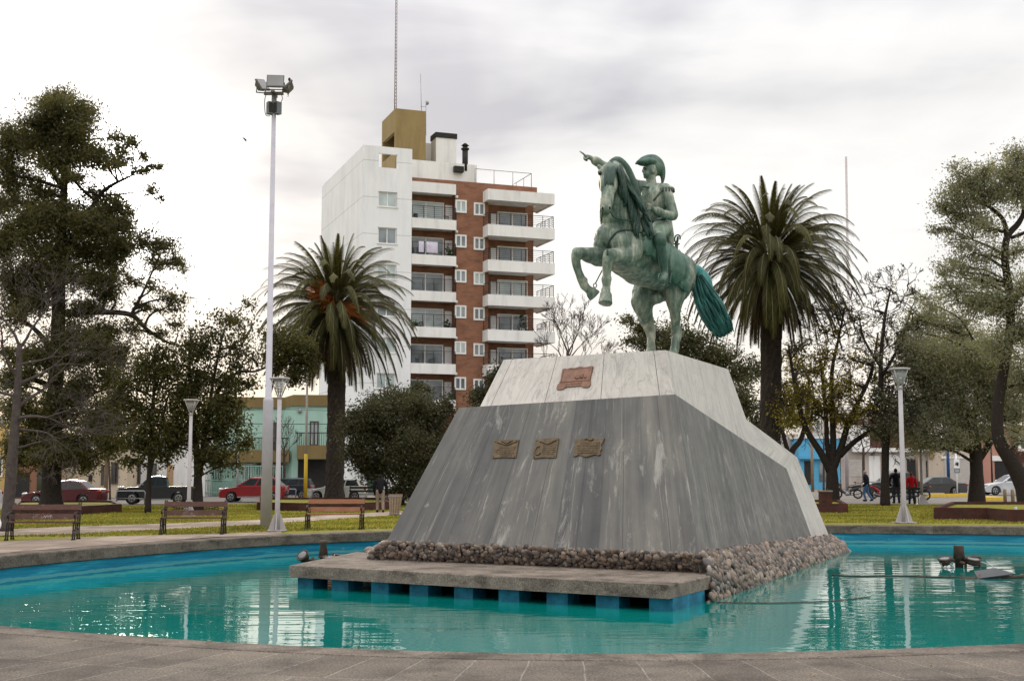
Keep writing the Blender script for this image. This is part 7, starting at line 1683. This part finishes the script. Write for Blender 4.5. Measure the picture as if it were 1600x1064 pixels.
MAROON = paint('maroon_paint', (.085, .008, .016)); REDP = paint('red_paint', (.22, .012, .016)); BLUEG = paint('dark_blue_paint', (.018, .022, .036)); SLATE = paint('slate_paint', (.020, .022, .028)); WHITEP = paint('off_white_paint', (.52, .52, .47), .3, .1); SILVERP = paint('silver_paint', (.42, .44, .47), .3, .5); DGREY = paint('dark_grey_paint', (.045, .044, .042)); BLACKP = paint('black_paint', (.014, .015, .018)); SILV2 = paint('pearl_paint', (.50, .51, .54), .3, .4)
car('maroon sedan parked behind the huge pine trunk', (31, 790), (154, 790), 'sedan', MAROON, 4.35, 1.44)
car('slate grey pickup truck behind the twin trunked tree', (180, 788), (306, 787.5), 'pickup', SLATE, 5.0, 1.83, 'pickup')
car('bright red crossover parked behind the tall floodlight pole', (340, 784.5), (444, 784.5), 'suv', REDP, 4.05, 1.56)
car('dark blue minivan beyond the red crossover', (398, 779), (487, 779), 'van', BLUEG, 4.5, 1.66)
car('off white hatchback parked behind the left palm trunk', (476, 782.5), (571, 782.5), 'hatch', WHITEP, 3.85, 1.45)
car('silver car half hidden by the round shrub and the walking man', (590, 782), (680, 782), 'hatch', SILVERP, 3.9, 1.48)
car('pale blue car cut off by the left edge', (-95, 792), (5, 790), 'hatch', SILV2, 3.9, 1.5)
car('black hatchback behind the people and the slender trunk', (1357, 776), (1440, 776), 'suv', BLACKP, 3.9, 1.86)
car('dark grey sedan with silver window trim parked in front of the garage', (1415, 774), (1513, 774), 'sedan', DGREY, 4.6, 1.43)
car('silver white hatchback behind the leaning trunk at the right', (1538, 773.5), (1632, 773.5), 'hatch', SILV2, 4.2, 1.48)

# ---------------------------------------------------------------- motorcycles and a bicycle
def motorbike(label, px, py, rz, pm, grp='motorcycles by the kerb'):
    o = thing('motorcycle', G(px, py), label, 'motorcycle', grp, rz)
    for x in (-.6, .62):
        mb = MB(); mb.torus((x, 0, .3), (0, 1, 0), .25, .05, 22, 8); w_ = mb.build('wheel', TYRE, o, False); mb = MB()
        for k in range(6): a = k * math.pi / 3; mb.tube([(x, 0, .3), (x + .22 * math.cos(a), 0, .3 + .22 * math.sin(a))], .014, 4)
        mb.torus((x, 0, .3), (0, 1, 0), .215, .014, 20, 5); mb.cyl((x, -.05, .3), (x, .05, .3), .05); mb.build('rim', RIM, w_, False)
    mb = MB(); mb.tube([(.62, .07, .3), (.45, .07, .95)], .024, 6); mb.tube([(.62, -.07, .3), (.45, -.07, .95)], .024, 6); mb.tube([(.45, -.32, 1.02), (.43, -.15, .98), (.43, .15, .98), (.45, .32, 1.02)], .018, 6, 3); mb.build('front_fork', STEEL, o, False)
    mb = MB(); mb.ell((.47, 0, .87), (.12, .13, .13)); mb.tube([(.48, 0, .85), (.40, 0, .55), (.15, 0, .36), (-.2, 0, .34)], [.1, .09, .085, .1], 10, 4); mb.tube([(-.1, 0, .48), (-.45, 0, .62), (-.85, 0, .78)], [.08, .11, .05], 10, 4); mb.ell((.62, 0, .53), (.2, .06, .06)); mb.build('fairing', pm, o, False)
    mb = MB(); mb.tube([(.02, 0, .70), (-.25, 0, .73), (-.6, 0, .80), (-.82, 0, .84)], [.07, .10, .1, .06], 10, 4, (1, .6)); mb.build('seat', TRIM, o, False)
    mb = MB(); mb.ell((.02, 0, .3), (.2, .12, .13)); mb.tube([(.1, -.1, .22), (-.4, -.13, .25), (-.8, -.14, .36)], [.02, .03, .045], 8, 3); mb.build('engine', STEEL, o, False)
    mb = MB(); mb.ell((.58, 0, .88), (.05, .09, .08)); mb.build('headlight', HLT, o, False); mb = MB(); mb.ell((-.88, 0, .78), (.05, .08, .05)); mb.build('tail_light', TLT, o, False)
    mb = MB()
    for sy in (-1, 1): mb.tube([(.44, sy * .25, 1.0), (.42, sy * .3, 1.15)], .009, 4); mb.ell((.42, sy * .31, 1.18), (.02, .06, .04))
    mb.build('mirrors', TRIM, o, False); return o
motorbike('black and silver motorcycle standing left of the man in jeans', 1325, 779, math.pi - .25, DGREY)
motorbike('red motorcycle pointing left behind the slender trunk', 1375, 779, .7, paint('red_fairing', (.32, .015, .02)))
motorbike('dark motorcycle with a red side panel right of the red sweater', 1432, 781, 2.4, DGREY)
motorbike('dark motorcycle behind the bench with the sitting people', 1405, 780, 2.9, BLACKP)
o = thing('bicycle', G(1341, 771), 'black bicycle leaning by the white wall left of the man in jeans', 'bicycle', None, .15)
for x in (-.52, .52): mb = MB(); mb.torus((x, 0, .34), (0, 1, 0), .32, .02, 24, 6); [mb.tube([(x, 0, .34), (x + .31 * math.cos(k * .7854), 0, .34 + .31 * math.sin(k * .7854))], .006, 4) for k in range(8)]; mb.build('wheel', TRIM, o, False)
mb = MB()
for p, q in (((-.52, .34), (-.1, .34)), ((-.1, .34), (-.22, .8)), ((-.22, .8), (-.52, .34)), ((-.1, .34), (.35, .82)), ((-.2, .76), (.35, .84)), ((.35, .95), (.52, .34))): mb.tube([(p[0], 0, p[1]), (q[0], 0, q[1])], .02, 6)
mb.build('frame', TRIM, o, False); mb = MB(); mb.ell((-.24, 0, .88), (.13, .07, .035)); mb.tube([(-.22, 0, .8), (-.24, 0, .88)], .018, 5); mb.build('saddle', TRIM, o, False); mb = MB(); mb.tube([(.35, -.28, 1.03), (.38, 0, .98), (.35, .28, 1.03)], .016, 6, 3); mb.tube([(.35, 0, .9), (.38, 0, .98)], .016, 5); mb.build('handlebar', TRIM, o, False)

# ---------------------------------------------------------------- people
SKIN = mat('skin', (.36, .20, .14), .6, var=.08); CL = {n: mat(n, c, .9, spec=.08, var=.2, vs=5, bump=.4, bs=25) for n, c in dict(black_cloth=(.010, .010, .012), navy_cloth=(.012, .013, .02), red_cloth=(.42, .012, .02), khaki_cloth=(.21, .16, .12), denim=(.07, .13, .24), dark_denim=(.02, .03, .05), shoe=(.015, .014, .013), grey_hair=(.30, .26, .22), dark_hair=(.02, .014, .01), brown_hair=(.10, .06, .03)).items()}
def person(label, px, py, rz, hgt, pose, top, legs, hair, sc_extra=1.0):
    """pose: joints in a 1.75 m figure facing +x: dict of lists"""
    k = hgt / 1.75; o = thing('person', G(px, py), label, 'person', None, rz); o.scale = (k, k, k); J = pose
    def chain(mb, pts, rr, seg=12): pts = [V(p) for p in pts]; mb.tube(pts, rr, seg, 4); mb.ell(pts[0], rr[0], nu=10, nv=8); mb.ell(pts[-1], rr[-1], nu=10, nv=8)
    hd = V(J['head']); b = MB()
    fdir = V(J.get('look', (1, 0, 0))).normalized(); sd = V((-fdir.y, fdir.x, 0))
    b.ell(hd + V((0, 0, .02)), (.092, .08, .115)); b.ell(hd + fdir * .03 + V((0, 0, -.05)), (.06, .058, .07)); b.ell(hd + fdir * .10 + V((0, 0, -.012)), (.022, .016, .026)); b.ell(hd + fdir * .088 + V((0, 0, .03)), (.02, .05, .012)); b.ell(hd + fdir * .085 + V((0, 0, -.058)), (.016, .026, .01))
    for s_ in (-1, 1): b.ell(hd + sd * s_ * .082 + V((0, 0, -.005)), (.022, .014, .034))
    sp = J['spine']; chain(b, sp, [.135, .125, .14, .115, .055, .052][:len(sp)])
    for a in J['arms']:
        chain(b, a, [.05, .042, .034, .026]); w_ = V(a[-1]); dd = (V(a[-1]) - V(a[-2])).normalized(); x = dd.orthogonal().normalized(); b.ell(w_ + dd * .045, (.04, .03, .045))
        for f in range(4): q = w_ + dd * .07 + x * (f - 1.5) * .019; b.tube([q, q + dd * (.045 - .006 * abs(f - 1.3)), q + (dd * .07 + V((.015, 0, -.012)))], [.0105, .0098, .0085], 6)
        b.tube([w_ + dd * .02 + x * .03, w_ + dd * .055 + x * .055, w_ + dd * .08 + x * .058], [.012, .0115, .0095], 6)
    for l_ in J['legs']: chain(b, l_, [.08, .06, .045, .035])
    body = fuse(b, .013, 2); bo = body.build('body', SKIN, o, False)
    b = MB(); s2 = sp[:4]; chain(b, s2, [.155, .15, .165, .14], 16)
    sh = V(sp[3])
    for a in J['arms']: b.tube([sh, V(a[0])], [.11, .08], 10); chain(b, a, [.078, .066, .056, .048])
    b.torus(V(sp[4]) if len(sp) > 4 else sh, (0, 0, 1), .06, .022, 14, 8)
    jk = fuse(b, .016, 2)
    for i, p in enumerate(jk.v): q = V(p); jk.v[i] = tuple(q + q.normalized() * .012 * noise.noise(q * 9 + V((px, 0, 0))))
    jk.build('jacket', CL[top], bo, False)
    b = MB(); b.ell(V(sp[0]), (.15, .165, .12))
    for l_ in J['legs']: chain(b, l_[:3], [.10, .076, .062])
    fuse(b, .016, 2).build('trousers', CL[legs], bo, False)
    b = MB()
    for l_ in J['legs']: a_ = V(l_[2]); t_ = V(l_[3]); b.tube([a_ + V((-.03, 0, .0)), a_ + V((-.02, 0, -.05)), t_ + V((.0, 0, .0)), t_ + V((.06, 0, -.01))], [.05, .055, .05, .035], 10, 3)
    fuse(b, .012, 1).build('shoes', CL['shoe'], bo, False)
    b = MB(); b.ell(hd + V((0, 0, .045)) - fdir * .018, (.100, .092, .102)); b.ell(hd - fdir * .05 + V((0, 0, -.01)), (.06, .08, .07))
    m_ = MB(); f_ = fuse(b, .014, 1)
    for i, p in enumerate(f_.v):
        q = V(p)
        if (q - hd).dot(fdir) > .05 and q.z < hd.z + .075: f_.v[i] = tuple(q - fdir * .06)
    f_.build('hair', CL[hair], bo, False); return o
walk = dict(head=(.10, 0, 1.61), look=(1, 0, -.2), spine=[(0, 0, .95), (.01, 0, 1.1), (.03, 0, 1.28), (.05, 0, 1.40), (.07, 0, 1.48), (.08, 0, 1.54)],
            arms=[[(.04, .2, 1.38), (-.06, .25, 1.12), (.06, .27, .92), (.12, .26, .85)], [(.04, -.2, 1.38), (.02, -.26, 1.12), (.17, -.24, .95), (.24, -.2, .9)]],
            legs=[[(0, .09, .9), (.14, .1, .5), (.05, .1, .1), (.16, .11, .05)], [(0, -.09, .9), (-.02, -.1, .5), (-.26, -.1, .14), (-.18, -.1, .06)]])
stoop = dict(head=(.30, 0, 1.47), look=(1, 0, -.9), spine=[(0, 0, .93), (.04, 0, 1.07), (.12, 0, 1.22), (.19, 0, 1.33), (.25, 0, 1.39), (.28, 0, 1.42)],
             arms=[[(.18, .2, 1.30), (.16, .26, 1.03), (.24, .22, .83), (.27, .21, .77)], [(.18, -.2, 1.30), (.12, -.27, 1.04), (.16, -.24, .82), (.19, -.23, .75)]],
             legs=[[(0, .1, .88), (.10, .11, .48), (.02, .12, .1), (.13, .13, .05)], [(0, -.1, .88), (-.04, -.11, .48), (-.17, -.11, .1), (-.07, -.12, .05)]])
stand = dict(head=(.03, 0, 1.61), look=(1, 0, -.1), spine=[(0, 0, .95), (0, 0, 1.1), (.0, 0, 1.28), (.0, 0, 1.40), (.01, 0, 1.48), (.02, 0, 1.54)],
             arms=[[(0, .2, 1.38), (-.03, .25, 1.12), (.04, .26, .92), (.06, .26, .85)], [(0, -.2, 1.38), (-.05, -.25, 1.12), (.03, -.25, .92), (.05, -.25, .85)]],
             legs=[[(0, .09, .9), (.02, .11, .5), (-.02, .13, .1), (.1, .14, .05)], [(0, -.09, .9), (.01, -.11, .5), (-.02, -.13, .1), (.1, -.14, .05)]])
lean = dict(stand); lean['arms'] = [[(0, .21, 1.38), (-.05, .34, 1.16), (.04, .30, .96), (.06, .27, .9)], [(0, -.21, 1.38), (-.08, -.33, 1.15), (.02, -.28, .95), (.05, -.24, .9)]]
person('man in a black jacket and khaki trousers walking away by the round shrub', 594, 800, 1.75, 1.72, stoop, 'black_cloth', 'khaki_cloth', 'dark_hair')
person('man in a black jacket and blue jeans walking by the motorcycle', 1355, 783, 2.6, 1.76, walk, 'navy_cloth', 'denim', 'grey_hair')
person('person in a long dark coat standing behind the right lamp post', 1401, 786, 1.6, 1.86, lean, 'black_cloth', 'dark_denim', 'dark_hair')
person('person in a bright red sweater standing at the right bench end', 1425, 787, 1.45, 1.66, stand, 'red_cloth', 'dark_denim', 'brown_hair')
